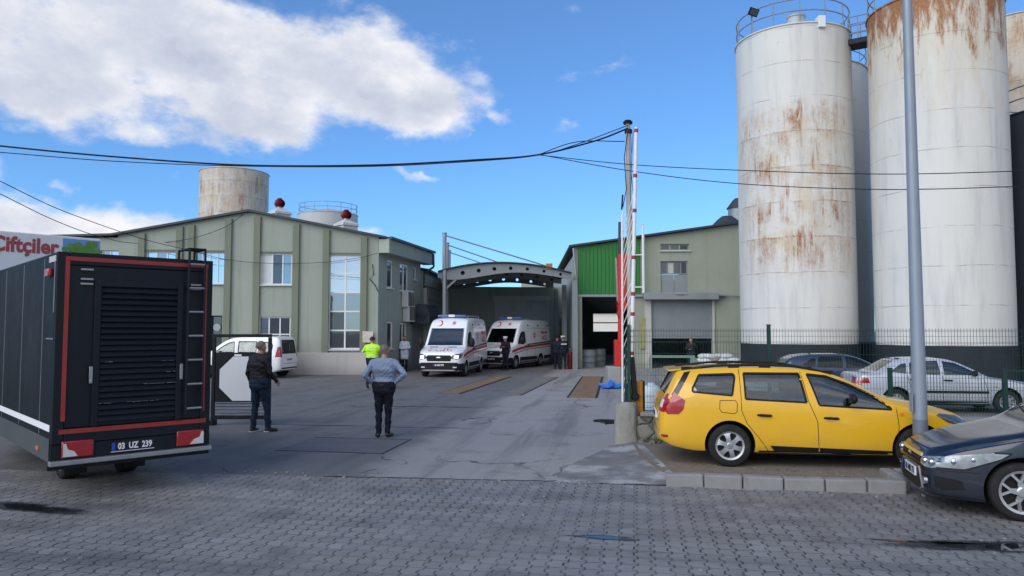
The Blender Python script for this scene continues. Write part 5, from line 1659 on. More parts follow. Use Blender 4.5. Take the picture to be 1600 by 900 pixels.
# ------------------------------------------------------------------ dark blue hatchback, nose to the left
def hatch():
    w0 = Vector((5.60, 8.22)); al = R(16)
    fwd = Vector((-math.cos(al), math.sin(al))); side = Vector((math.sin(al), math.cos(al)))
    ax = (.90, 3.54)
    mid = w0 + side * .80 - fwd * 1.32
    rz = math.atan2(-fwd.y, -fwd.x)
    c = Car('hatchback_car', 'dark navy hatchback with dusty bonnet parked at the kerb, nose beside the lamp pole', 'car', 4.34,
            zt=[(0, .58), (.02, .64), (.08, .705), (.25, .775), (.6, .875), (1.0, .965), (1.12, 1.0), (1.4, 1.17), (1.75, 1.345), (2.05, 1.44), (2.5, 1.49), (3.1, 1.48), (3.7, 1.41), (4.0, 1.30), (4.25, 1.0), (4.34, .8)],
            zs=[(0, .53), (.2, .66), (.6, .79), (1.1, .90), (2, .95), (3, 1.0), (4, 1.03), (4.34, .75)],
            zb=[(0, .20), (.12, .17), (.5, .16), (3.6, .18), (4.1, .24), (4.34, .34)],
            w=[(0, .58), (.02, .64), (.08, .70), (.22, .77), (.5, .855), (.9, .915), (1.6, .92), (3.2, .92), (3.8, .90), (4.2, .82), (4.34, .7)],
            wt=[(0, .5), (.15, .60), (.6, .70), (1.05, .76), (1.4, .70), (2.0, .61), (3.2, .60), (3.9, .58), (4.34, .6)],
            crown=[(0, .06), (.3, .06), (1.1, .05), (1.6, .05), (2.2, .06), (3.8, .05), (4.34, .04)],
            axles=ax, paint='paint_navy', loc=(mid.x, mid.y, .004), rz=rz)
    wf = [(1.45, 1.0), (1.75, 1.20), (2.1, 1.36), (2.38, 1.41), (2.40, 1.02)]
    wr = [(2.48, 1.02), (2.47, 1.41), (3.05, 1.40), (3.3, 1.33), (3.42, 1.06)]
    ws = [(-.62, 1.07), (.62, 1.07), (.50, 1.40), (-.50, 1.40)]
    rw = [(-.5, 1.06), (.5, 1.06), (.46, 1.34), (-.46, 1.34)]
    for p in (wf, wr): c.cut(p, 'L'); c.cut(p, 'R')
    c.cut(ws, 'F', .42); c.cut(rw, 'B', .34)
    c.glaze('side_window', [(p, w_) for p in (wf, wr) for w_ in 'LR']); c.glaze('windscreen', [(ws, 'F')], 'screen_glass'); c.glaze('rear_window', [(rw, 'B')])
    c.seams([[(1.36, .24), (1.30, .55), (1.36, .9)], [(2.44, .22), (2.44, .98)], [(.42, .90), (.62, .93)] ])
    # bonnet seams (from above)
    c.add('bonnet_gap', 'ink_black', [it for y in (-1, 1) for it in c.strip([(.12, y * .50), (.35, y * .66), (.7, y * .735), (1.08, y * .77)], .010, 'T')] + c.strip([(-.50, .70), (.50, .70)], .010, 'F'))
    for y, w_ in ((-1, 'L'), (1, 'R')):
        # swept-back headlamp
        h = c.add('headlamp', 'lamp_clear', [([(y * .47, .53), (y * .68, .505), (y * .76, .55), (y * .73, .655), (y * .50, .615)], 'F', .006, .02)])
        lp = [(.10, .52), (.36, .525), (.70, .665), (.80, .735), (.64, .735), (.24, .67), (.10, .62)]
        c.add('lens', 'lamp_clear', [(lp, w_, .006, .02)], parent=h)
        c.add('lamp_bezel', 'ink_black', [(q[0], w_, .0085, .012) for q in c.strip(lp[:5], .016, w_)], parent=h)
        for lx, lz, lr in ((.27, .605, .036), (.45, .640, .030)):
            q = c.bvh.ray_cast(Vector((c.X(lx), y * 5, lz)), Vector((0, -y, 0)))[0]; M().ball(q, lr, 14, 8, (1.1, .4, 1)).build('reflector', 'chrome', h)
        m_ = M(); 
        for q in (.56, .67):
            p = c.bvh.ray_cast(Vector((-9, y * q, .575)), Vector((1, 0, 0)))[0]; m_.ball(p + Vector((.0, 0, 0)), .045, 14, 8)
        m_.build('projector', 'chrome', h)
        # fog lamp nook
        ang = 40 if y < 0 else -40; ca, sa = math.cos(R(ang)), math.sin(R(ang)); S = lambda x, yy: -(x - c.xm) * sa + yy * ca
        c.add('corner_vent', 'black_plastic', [([(S(.10, y * .69), .43), (S(.34, y * .80), .40), (S(.36, y * .81), .30), (S(.14, y * .72), .27)], ang, .004, .02)])
        c.add('lip', 'black_plastic', [([(S(.06, y * .60), .175), (S(.48, y * .85), .165), (S(.50, y * .855), .20), (S(.08, y * .62), .215)], ang, .008, .02)])
        c.add('bumper_line', 'ink_black', [(q[0], ang, .0015, .004) for q in c.strip([(S(.10, y * .70), .49), (S(.50, y * .855), .50)], .010, 'F')])
        f = c.add('fog_recess', 'black_plastic', [([(y * .46, .42), (y * .74, .42), (y * .76, .30), (y * .56, .27)], 'F', .004, .02)])
        p = c.bvh.ray_cast(Vector((-9, y * .60, .355)), Vector((1, 0, 0)))[0]
        M().cyl(p + Vector((-.02, 0, 0)), p + Vector((.03, 0, 0)), .048, seg=20).build('fog_lamp', 'chrome', f)
        c.add('bumper_crease', 'ink_black', c.strip([(y * .46, .475), (y * .8, .475)], .012, 'F'))
        c.add('tail_lamp', 'lamp_red', [([(4.0, .9), (4.25, .9), (4.2, 1.2), (4.1, 1.25)], w_, .006, .02)])
    g = c.add('grille', 'black_plastic', [([(-.40, .525), (.40, .525), (.43, .60), (-.43, .60)], 'F', .006, .02)])
    c.add('chrome_bar', 'chrome', [([(-.44, .607), (.44, .607), (.43, .64), (-.43, .64)], 'F', .012, .03)], parent=g)
    m_ = M(); 
    for z in (.548, .578):
        for y in (-.2, .2):
            p = c.bvh.ray_cast(Vector((-9, y, z)), Vector((1, 0, 0)))[0]; m_.box((p.x - .012, y, z), (.016, .38, .010))
    m_.build('grille_bar', 'dark_plastic', g)
    p = c.bvh.ray_cast(Vector((-9, 0, .58)), Vector((1, 0, 0)))[0]
    M().ball((p.x - .012, 0, .58), .5, 20, 10, (.03, .15, .06)).build('badge', 'chrome', g)
    li = c.add('lower_grille', 'black_plastic', [([(-.38, .47), (.38, .47), (.52, .26), (.40, .21), (-.40, .21), (-.52, .26)], 'F', .006, .02)])
    fr = [(-.38, .47), (.38, .47), (.52, .26), (.40, .205), (-.40, .205), (-.52, .26), (-.38, .47)]
    c.add('grille_surround', 'dull_metal', [(i[0], 'F', .014, .02) for i in c.strip(fr, .022, 'F')], parent=li)
    m_ = M()
    for z in (.235, .262, .289, .316):
        p = c.bvh.ray_cast(Vector((-9, 0, z)), Vector((1, 0, 0)))[0]; m_.tube([(c.bvh.ray_cast(Vector((-9, y, z)), Vector((1, 0, 0)))[0].x - .010, y, z) for y in np.linspace(-.42, .42, 9)], .006, 5)
    m_.build('mesh_bar', 'dark_plastic', li)
    c.plate('F', .395, '03 ABR 773')
    c.add('dusty_bonnet', 'bonnet_dust', [([(.30, -.46), (1.04, -.60), (1.04, .60), (.30, .46)], 'T', .0012, 0, .05)])
    c.mirrors(1.62, 1.0, .2, 'paint_navy'); c.handles([(2.30, .86), (3.2, .9)], 'paint_navy')
    c.finish(.318, .372, 1.56, cabin=(1.12, 4.0, .36), wheel='alloy5', tyre_w=.205)
    c.interior([(1.95, -.38), (1.95, .38), (2.8, -.38), (2.8, .38)], 1.36, belt=.96)
    m_ = M()
    for y0, y1 in ((-.05, .55), (-.55, .05)):
        pts = []
        for k in range(6):
            y = y0 + (y1 - y0) * k / 5
            h = c.bvh.ray_cast(Vector((-9, y, 1.085 + .012 * k)), Vector((1, 0, 0)))[0]; pts.append(h + Vector((-.022, 0, .012)))
        m_.tube(pts, .009, 6)
    m_.build('wiper', 'black_plastic', c.root)
def dust():
    m, t, p = base_mat('bonnet_dust')
    m.node_tree.nodes.remove(p)
    tc = t.n('ShaderNodeTexCoord').outputs['Object']
    x, y, _ = t.sep(tc)
    d = t.n('ShaderNodeBsdfDiffuse'); d.inputs[0].default_value = (.40, .37, .33, 1)
    tr = t.n('ShaderNodeBsdfTransparent'); mx = t.n('ShaderNodeMixShader')
    n = t.noise(tc, 5, 7, .7)
    ed = t.m('MULTIPLY', t.step(t.m('ABSOLUTE', y), .62, .30), t.step(x, -1.95, -1.55))
    t.link(t.m('MULTIPLY', t.m('ADD', .28, t.m('MULTIPLY', t.step(n, .28, .8), .30)), ed, clamp=True), mx.inputs[0])
    t.link(tr.outputs[0], mx.inputs[1]); t.link(d.outputs[0], mx.inputs[2])
    t.link(mx.outputs[0], m.node_tree.nodes['Material Output'].inputs[0]); MATS['bonnet_dust'] = m
dust()
hatch()

# ------------------------------------------------------------------ two parked saloons behind the fence
def saloon(name, label, paint, p_rear, p_front, notch=True, windows_dark=False, h=1.38):
    dv = Vector((p_front.x - p_rear.x, p_front.y - p_rear.y)); rz = math.atan2(dv.y, dv.x)
    mid = Vector(((p_rear.x + p_front.x) / 2, (p_rear.y + p_front.y) / 2)) + Vector((-math.sin(rz), math.cos(rz))) * .76
    ax = (.82, 3.42)
    k = h / 1.38
    if notch:
        zt = [(0, .62), (.02, .70), (.1, .74), (.5, .82), (1.0, .89), (1.15, .92), (1.5, 1.10), (1.9, 1.29), (2.1, 1.345), (2.5, 1.38), (3.0, 1.37), (3.3, 1.33), (3.55, 1.20), (3.85, 1.02), (3.95, .99), (4.25, .97), (4.34, .93), (4.38, .7)]
    else:
        zt = [(0, .62), (.02, .70), (.1, .74), (.5, .82), (1.0, .89), (1.15, .92), (1.5, 1.10), (1.9, 1.29), (2.1, 1.345), (2.5, 1.38), (3.2, 1.37), (3.6, 1.33), (3.8, 1.27), (4.15, 1.0), (4.3, .90), (4.38, .65)]
    c = Car(name, label, 'car', 4.38, zt=[(a, b * k) for a, b in zt],
            zs=[(0, .55), (.3, .70), (1.1, .84), (2.4, .90), (3.5, .93), (4.2, .92), (4.38, .65)], zb=[(0, .30), (.2, .22), (4, .24), (4.38, .36)],
            w=[(0, .66), (.03, .72), (.12, .77), (.5, .82), (1.5, .845), (3.2, .845), (3.9, .82), (4.25, .77), (4.35, .73), (4.38, .68)],
            wt=[(0, .6), (.5, .70), (1.1, .74), (1.5, .69), (2.0, .60), (3.2, .59), (3.6, .62), (3.9, .70), (4.38, .64)],
            crown=[(0, .04), (1.1, .04), (2.2, .05), (3.3, .05), (3.9, .035), (4.38, .03)], axles=ax, paint=paint, loc=(mid.x, mid.y, 0), rz=rz + math.pi)
    wf = [(1.42, .95), (1.6, 1.07), (1.95, 1.25), (2.25, 1.30), (2.27, .95)]
    wr = [(2.36, .95), (2.36, 1.305), (2.95, 1.29), (3.05, 1.24), (3.1, .97)]
    wq = [(3.17, .98), (3.12, 1.24), (3.25, 1.22), (3.55, 1.02)]
    ws = [(-.6, .98), (.6, .98), (.49, 1.28), (-.49, 1.28)]; rw = [(-.58, 1.03), (.58, 1.03), (.49, 1.29), (-.49, 1.29)]
    sc = lambda p: [(a, b * k) for a, b in p]
    wf, wr, wq, ws, rw = map(sc, (wf, wr, wq, ws, rw))
    for p in (wf, wr, wq): c.cut(p, 'L'); c.cut(p, 'R')
    c.cut(ws, 'F', .42); c.cut(rw, 'B', .34)
    gl = 'car_glass_dark' if windows_dark else 'car_glass'
    c.glaze('side_window', [(p, w_) for p in (wf, wr, wq) for w_ in 'LR'], gl); c.glaze('windscreen', [(ws, 'F')], gl); c.glaze('rear_window', [(rw, 'B')], 'screen_glass')
    c.seams([[(1.32, .25), (1.28, .6), (1.36, .88)], [(2.315, .24), (2.315, .93)], [(3.02, .55), (3.12, .75), (3.14, .93)]])
    c.add('side_strip', 'black_plastic', [([(1.25, .50), (3.0, .50), (3.0, .56), (1.25, .56)], w_, .010, .02) for w_ in 'LR'])
    c.add('lower_panel', 'dark_plastic', [([(1.25, .235), (2.98, .245), (2.98, .31), (1.25, .30)], w_, .003, .02) for w_ in 'LR'])
    for y, w_ in ((-1, 'L'), (1, 'R')):
        l = c.add('tail_lamp', 'lamp_red', [([(y * .38, .72), (y * .73, .72), (y * .73, .88), (y * .40, .88)], 'B', .006, .02)])
        c.add('lens', 'lamp_red', [([(4.05, .73), (4.35, .73), (4.34, .88), (4.08, .86)], w_, .006, .02)], parent=l)
        c.add('indicator', 'lamp_amber', [([(4.22, .685), (4.36, .685), (4.36, .72), (4.22, .72)], w_, .007, .02)], parent=l)
        c.add('headlamp', 'lens_grey', [([(y * .42, .57), (y * .70, .57), (y * .70, .68), (y * .42, .68)], 'F', .006, .02)])
        c.add('side_repeater', 'lamp_amber', [([(1.05, .66), (1.12, .66), (1.12, .69), (1.05, .69)], w_, .008, .015)])
    c.add('grille', 'black_plastic', [([(-.38, .57), (.38, .57), (.38, .67), (-.38, .67)], 'F', .006, .02)])
    c.plate('B', .62, '03 KE 511')
    c.mirrors(1.58, .97, .18); c.handles([(2.2, .82), (3.0, .83)])
    c.finish(.29, .35, 1.44, cabin=(1.12, 3.7 if notch else 4.1, .34), wheel='steel', tyre_w=.175)
    c.interior([(1.95, -.34), (1.95, .34), (2.8, -.34), (2.8, .34)], 1.34, belt=.9)
saloon('saloon_car', 'dusty silver saloon parked behind the mesh fence, facing right', 'paint_silver', at(1405, 620, 18.9), at(1567, 620, 18.55))
saloon('saloon_car', 'dark blue car parked against the silo beyond the silver saloon', 'paint_blue', at(1262, 600, 22.6), at(1400, 600, 22.2), notch=False, windows_dark=True, h=1.36)

# ------------------------------------------------------------------ white passenger van by the office
def white_van():
    al = R(10)
    fwd = Vector((-math.cos(al), math.sin(al))); nr = at(437, 560, 31.6)
    side = Vector((math.sin(al), math.cos(al)))
    ax = (.92, 3.65); L = 4.38
    mid = Vector((nr.x, nr.y)) + side * .88 + fwd * (L - (ax[0] + ax[1]) / 2)
    c = Car('passenger_van', 'white compact passenger van parked against the green office building', 'van', L,
            zt=[(0, .75), (.03, .85), (.15, .95), (.5, 1.06), (.95, 1.16), (1.1, 1.2), (1.45, 1.45), (1.8, 1.66), (2.1, 1.76), (2.6, 1.81), (3.6, 1.82), (4.15, 1.79), (4.28, 1.66), (4.35, 1.2), (4.38, .9)],
            zs=[(0, .62), (.3, .85), (1.1, 1.03), (2.4, 1.06), (4.0, 1.08), (4.38, .9)], zb=[(0, .3), (.2, .22), (4, .26), (4.38, .36)],
            w=[(0, .62), (.03, .70), (.15, .79), (.5, .87), (1.2, .905), (3.9, .905), (4.25, .87), (4.36, .80), (4.38, .76)],
            wt=[(0, .55), (.5, .74), (1.1, .80), (1.6, .77), (2.1, .73), (4.0, .72), (4.3, .70), (4.38, .68)], crown=[(0, .06), (1.1, .05), (2.2, .07), (4.2, .06), (4.38, .03)],
            axles=ax, paint='paint_white', loc=(mid.x, mid.y, 0), rz=math.atan2(-fwd.y, -fwd.x), vanlike=True)
    wf = [(1.35, 1.12), (1.6, 1.32), (1.95, 1.52), (2.2, 1.57), (2.25, 1.12)]; wr = [(2.42, 1.12), (2.42, 1.58), (3.25, 1.58), (3.28, 1.12)]; wq = [(3.42, 1.12), (3.42, 1.57), (3.95, 1.54), (4.02, 1.40), (3.98, 1.14)]
    ws = [(-.66, 1.22), (.66, 1.22), (.58, 1.68), (-.58, 1.68)]; rw = [(-.62, 1.08), (.62, 1.08), (.56, 1.62), (-.56, 1.62)]
    for p in (wf, wr, wq): c.cut(p, 'L'); c.cut(p, 'R')
    c.cut(ws, 'F', .42); c.cut(rw, 'B', .34)
    c.glaze('side_window', [(p, w_) for p in (wf, wr, wq) for w_ in 'LR'], 'car_glass'); c.glaze('windscreen', [(ws, 'F')], 'car_glass'); c.glaze('rear_window', [(rw, 'B')], 'car_glass_dark')
    for p in (wf, wr, wq): c.add('window_seal', 'black_plastic', [it for w_ in 'LR' for it in c.strip(p + [p[0]], .035, w_)])
    c.add('window_seal', 'black_plastic', c.strip(rw + [rw[0]], .06, 'B'))
    c.seams([[(1.28, .3), (1.28, 1.08)], [(2.34, .3), (2.34, 1.6)], [(3.35, .5), (3.35, 1.6)], [(2.5, .93), (4.0, .93)]])
    c.add('tailgate_gap', 'ink_black', c.strip([(-.68, .62), (.68, .62)], .014, 'B'))
    for y, w_ in ((-1, 'L'), (1, 'R')):
        l = c.add('tail_lamp', 'lamp_red', [([(y * .66, .92), (y * .80, .92), (y * .78, 1.36), (y * .70, 1.36)], 'B', .008, .02)])
        c.add('lens', 'lamp_red', [([(4.16, .92), (4.34, .92), (4.32, 1.36), (4.24, 1.36)], w_, .008, .02)], parent=l)
        c.add('headlamp', 'lens_grey', [([(y * .45, .74), (y * .72, .74), (y * .70, .9), (y * .5, .86)], 'F', .006, .02)])
    c.plate('B', .80, '03 AAN 90')
    c.add('rear_bumper', 'dark_plastic', [([(-.7, .40), (.7, .40), (.7, .46), (-.7, .46)], 'B', .008, .02)])
    c.mirrors(1.5, 1.12, .22, 'paint_white'); c.handles([(2.18, 1.0), (2.55, 1.0)], 'paint_white')
    c.finish(.315, .37, 1.54, cabin=(1.1, 4.2, .4), wheel='steel', tyre_w=.19)
    c.interior([(1.95, -.38), (1.95, .38), (2.9, -.38), (2.9, .38)], 1.36, belt=1.1)
white_van()

# ------------------------------------------------------------------ ambulances
def crescent(cx, cz, r, n=20):
    out = [(cx + r * math.cos(a), cz + r * math.sin(a)) for a in np.linspace(R(40), R(320), n)]
    inn = [(cx + r * .28 + r * .78 * math.cos(a), cz + r * .78 * math.sin(a)) for a in np.linspace(R(312), R(48), n)]
    return out + inn
def star(cx, cz, r, n=6, q=.45):
    return [(cx + (r if k % 2 == 0 else r * q) * math.sin(math.pi * k / n), cz + (r if k % 2 == 0 else r * q) * math.cos(math.pi * k / n)) for k in range(2 * n)]
def ambulance(label, front, psi, plate, lit):
    """front = middle of the front bumper on the ground; psi = how far the body swings right going back"""
    back = Vector((math.sin(psi), math.cos(psi)))
    ax = (1.02, 4.40); L = 5.98; xm = sum(ax) / 2
    mid = Vector((front.x, front.y)) + back * xm
    c = Car('ambulance', label, 'ambulance', L,
            zt=[(0, .86), (.02, 1.02), (.08, 1.10), (.3, 1.20), (.7, 1.31), (.95, 1.37), (1.05, 1.42), (1.35, 1.78), (1.60, 2.12), (1.74, 2.28), (1.92, 2.47), (2.15, 2.60), (2.6, 2.67), (3.4, 2.69), (5.7, 2.67), (5.9, 2.60), (5.96, 2.44), (5.98, 2.1)],
            zs=[(0, .80), (.3, 1.05), (.9, 1.24), (1.2, 1.30), (1.8, 1.40), (2.4, 1.45), (5.98, 1.45)],
            zb=[(0, .32), (.2, .26), (5.6, .36), (5.98, .48)],
            w=[(0, .74), (.02, .80), (.10, .90), (.3, .97), (.8, 1.015), (1.6, 1.03), (5.8, 1.03), (5.95, 1.0), (5.98, .95)],
            wt=[(0, .68), (.3, .82), (.95, .89), (1.3, .89), (1.8, .87), (2.3, .86), (3.0, .88), (5.8, .88), (5.98, .84)],
            crown=[(0, .05), (.9, .06), (1.6, .06), (2.2, .14), (3, .15), (5.8, .14), (5.98, .08)],
            axles=ax, paint='paint_ambulance', loc=(mid.x, mid.y, 0), rz=math.atan2(back.y, back.x), vanlike=True, group='ambulances in the yard')
    wf = [(1.28, 1.34), (1.40, 1.55), (1.72, 1.92), (1.95, 2.0), (2.28, 2.0), (2.32, 1.40), (2.0, 1.30)]
    ws = [(-.78, 1.44), (.78, 1.44), (.73, 2.16), (-.73, 2.16)]
    for w_ in 'LR': c.cut(wf, w_)
    c.cut(ws, 'F', .40)
    c.glaze('side_window', [(wf, w_) for w_ in 'LR'], 'car_glass_dark'); c.glaze('windscreen', [(ws, 'F')], 'screen_glass')
    c.add('windscreen_seal', 'black_plastic', c.strip([(-.82, 1.42), (.82, 1.42)], .05, 'F') + c.strip([(-.80, 1.42), (-.75, 2.18)], .03, 'F') + c.strip([(.80, 1.42), (.75, 2.18)], .03, 'F'))
    c.seams([[(2.40, .45), (2.40, 2.05)], [(1.12, .9), (1.2, 1.3)], [(3.6, .5), (3.6, 2.1)], [(2.5, 2.18), (5.7, 2.18)]], w=.014)
    # lower black cladding, bumper
    c.add('lower_cladding', 'black_plastic', [([(1.5, .30), (3.9, .34), (3.9, .62), (1.5, .62)], w_, .010, .02) for w_ in 'LR'] + [([(4.9, .40), (5.9, .48), (5.9, .62), (4.9, .62)], w_, .010, .02) for w_ in 'LR'])
    c.add('side_step', 'galvanised', [([(1.6, .36), (3.8, .38), (3.8, .44), (1.6, .43)], w_, .05, .06) for w_ in 'LR'])
    b = c.add('front_bumper', 'black_plastic', [([(-.92, .30), (.92, .30), (.95, .58), (.80, .66), (-.80, .66), (-.95, .58)], 'F', .012, .02), ([(.08, .30), (.62, .28), (.62, .62), (.08, .62)], 'L', .010, .02), ([(.08, .30), (.62, .28), (.62, .62), (.08, .62)], 'R', .010, .02)])
    for y in (-1, 1): c.add('fog_lamp', 'lamp_white', [([(y * .62, .43), (y * .80, .43), (y * .80, .48), (y * .64, .48)], 'F', .018, .02)], parent=b)
    g = c.add('grille', 'black_plastic', [([(-.52, .72), (.52, .72), (.58, .90), (.50, .98), (-.50, .98), (-.58, .90)], 'F', .012, .02)])
    m_ = M()
    for z in (.79, .85, .91): m_.tube([c.bvh.ray_cast(Vector((-9, y, z)), Vector((1, 0, 0)))[0] + Vector((-.02, 0, 0)) for y in np.linspace(-.5, .5, 7)], .010, 5)
    m_.build('grille_bar', 'dark_plastic', g)
    p = c.bvh.ray_cast(Vector((-9, 0, .87)), Vector((1, 0, 0)))[0]; M().ball((p.x - .025, 0, .87), .5, 18, 8, (.03, .22, .085)).build('badge', 'chrome', g)
    for y, w_ in ((-1, 'L'), (1, 'R')):
        h = c.add('headlamp', 'lens_grey', [([(y * .56, .84), (y * .84, .78), (y * .90, 1.02), (y * .78, 1.04), (y * .58, .96)], 'F', .008, .02), ([(.06, .82), (.25, .86), (.42, 1.08), (.3, 1.08), (.08, 1.0)], w_, .008, .02)])
        if lit: c.add('lit_reflector', 'headlamp_lit', [([(y * .68, .85), (y * .84, .83), (y * .86, .96), (y * .70, .96)], 'F', .016, .012)], parent=h)
        # livery
        lv = c.add('red_stripe', 'amb_red', [([(.55, .86), (1.3, 1.0), (2.4, 1.10), (5.85, 1.22), (5.85, 1.34), (2.4, 1.22), (1.2, 1.12), (.55, 1.0)], w_, .004, .008)])
        c.add('thin_stripe', 'amb_red', [([(.75, .80), (2.4, 1.0), (5.85, 1.10), (5.85, 1.14), (2.4, 1.045), (.75, .845)], w_, .004, .008)], parent=lv)
        c.add('navy_stripe', 'amb_navy', [([(2.45, 1.245), (5.85, 1.365), (5.85, 1.45), (2.45, 1.31)], w_, .004, .008)], parent=lv)
        c.add('marker_lamp', 'black_gloss', [([(x - d, 2.30), (x + d, 2.30), (x + d, 2.37), (x - d, 2.37)], w_, .02, .03) for x, d in ((2.75, .07), (4.15, .07), (5.6, .16))])
        c.add('star_emblem', 'amb_pink', [(star(3.55, 1.78, .26), w_, .004, .008)])
        # AMBULANS / 112 ACIL on the flank
        sgn = 1 if w_ == 'L' else -1
        xo = c.X(5.0)
        for txt, z, s_ in (('AMBULANS', 1.93, .21), ('ACİL', 1.62, .34)):
            m_ = M(); yy = c.bvh.ray_cast(Vector((xo, -5 * sgn, z)), Vector((0, sgn, 0)))[0].y
            add_text(m_, txt, s_, (xo, yy - sgn * .006, z), (sgn, 0, 0), (0, 0, 1), bold=.008, sx=.86 if txt != 'ACİL' else 1.0, ext=.003)
            for v in m_.bm.verts:
                h = c.bvh.ray_cast(Vector((v.co.x, -5 * sgn, v.co.z)), Vector((0, sgn, 0)))[0]
                if h: v.co.y = h.y - sgn * (.006 if abs(v.co.y) > abs(yy - sgn * .006) else .003)
            m_.build('lettering', 'sign_red', c.root, smooth=False)
    c.add('crescent_emblem', 'sign_red', [(crescent(.42, 2.39, .14), 'F', .006, .012)]); c.add('star_emblem', 'amb_pink', [(star(-.25, 2.40, .13), 'F', .006, .012), (star(.40 - .10, 2.39, .05, 5), 'F', .007, .012)])
    # AMBULANS mirrored across the bonnet edge
    m_ = M(); add_text(m_, 'AMBULANS', .17, (-9, 0, 1.20), (0, 1, 0), (0, 0, 1), bold=.004, sx=1.25, ext=.0)
    for v in m_.bm.verts:
        h = c.bvh.ray_cast(Vector((-9, v.co.y, v.co.z)), Vector((1, 0, 0)))[0]; v.co.x = h.x - .006
    m_.build('lettering', 'amb_red', c.root, smooth=False)
    for y in (-1, 1): c.add('bonnet_slot', 'black_plastic', [([(y * .22, 1.31), (y * .62, 1.31), (y * .60, 1.335), (y * .24, 1.335)], 'F', .004, .008)])
    c.plate('F', .55, plate, dark=True)
    # light bar and roof rail
    m_ = M(); m_.box((c.X(2.5), 0, 2.74), (.36, 1.35, .11)); lb = m_.build('light_bar', 'beacon_blue', c.root, bevel=.03)
    M().box((c.X(2.5), 0, 2.745), (.38, .3, .114)).build('bar_housing', 'white_plastic', lb, bevel=.02)
    m_ = M()
    for y in (-.62, .62): m_.tube([(c.X(3.0), y, 2.66), (c.X(3.1), y, 2.76), (c.X(5.5), y, 2.76), (c.X(5.6), y, 2.66)], .022, 6)
    m_.build('roof_rail', 'galvanised', c.root)
    # mirrors: big van housings
    for sg in (-1, 1):
        y0 = c.w(1.42) * .97
        m_ = M(); m_.ball((c.X(1.36), sg * (y0 + .20), 1.52), .5, 14, 10, (.16, .24, .42)); m_.bar((c.X(1.38), sg * (y0 - .06), 1.40), (c.X(1.37), sg * (y0 + .14), 1.44), .09)
        m_.build('mirror', 'black_plastic', c.root)
    c.handles([(2.28, 1.22), (2.56, 1.22)], 'black_plastic')
    c.finish(.34, .41, 1.76, cabin=(1.05, 3.2, .62), wheel='van', tyre_w=.235)
    c.interior([(1.95, -.5), (1.95, .5)], 1.38, belt=1.36, zfl=.75)
    return c
ambulance('white ambulance with lit headlights in front, driving out of the yard', Vector((-3.20, 32.3)), R(9.0), '03 ADF 072', True)
ambulance('white ambulance parked slantwise behind the other, flank lettering showing', Vector((-1.12, 39.0)), R(25), '03 ADF 118', False)

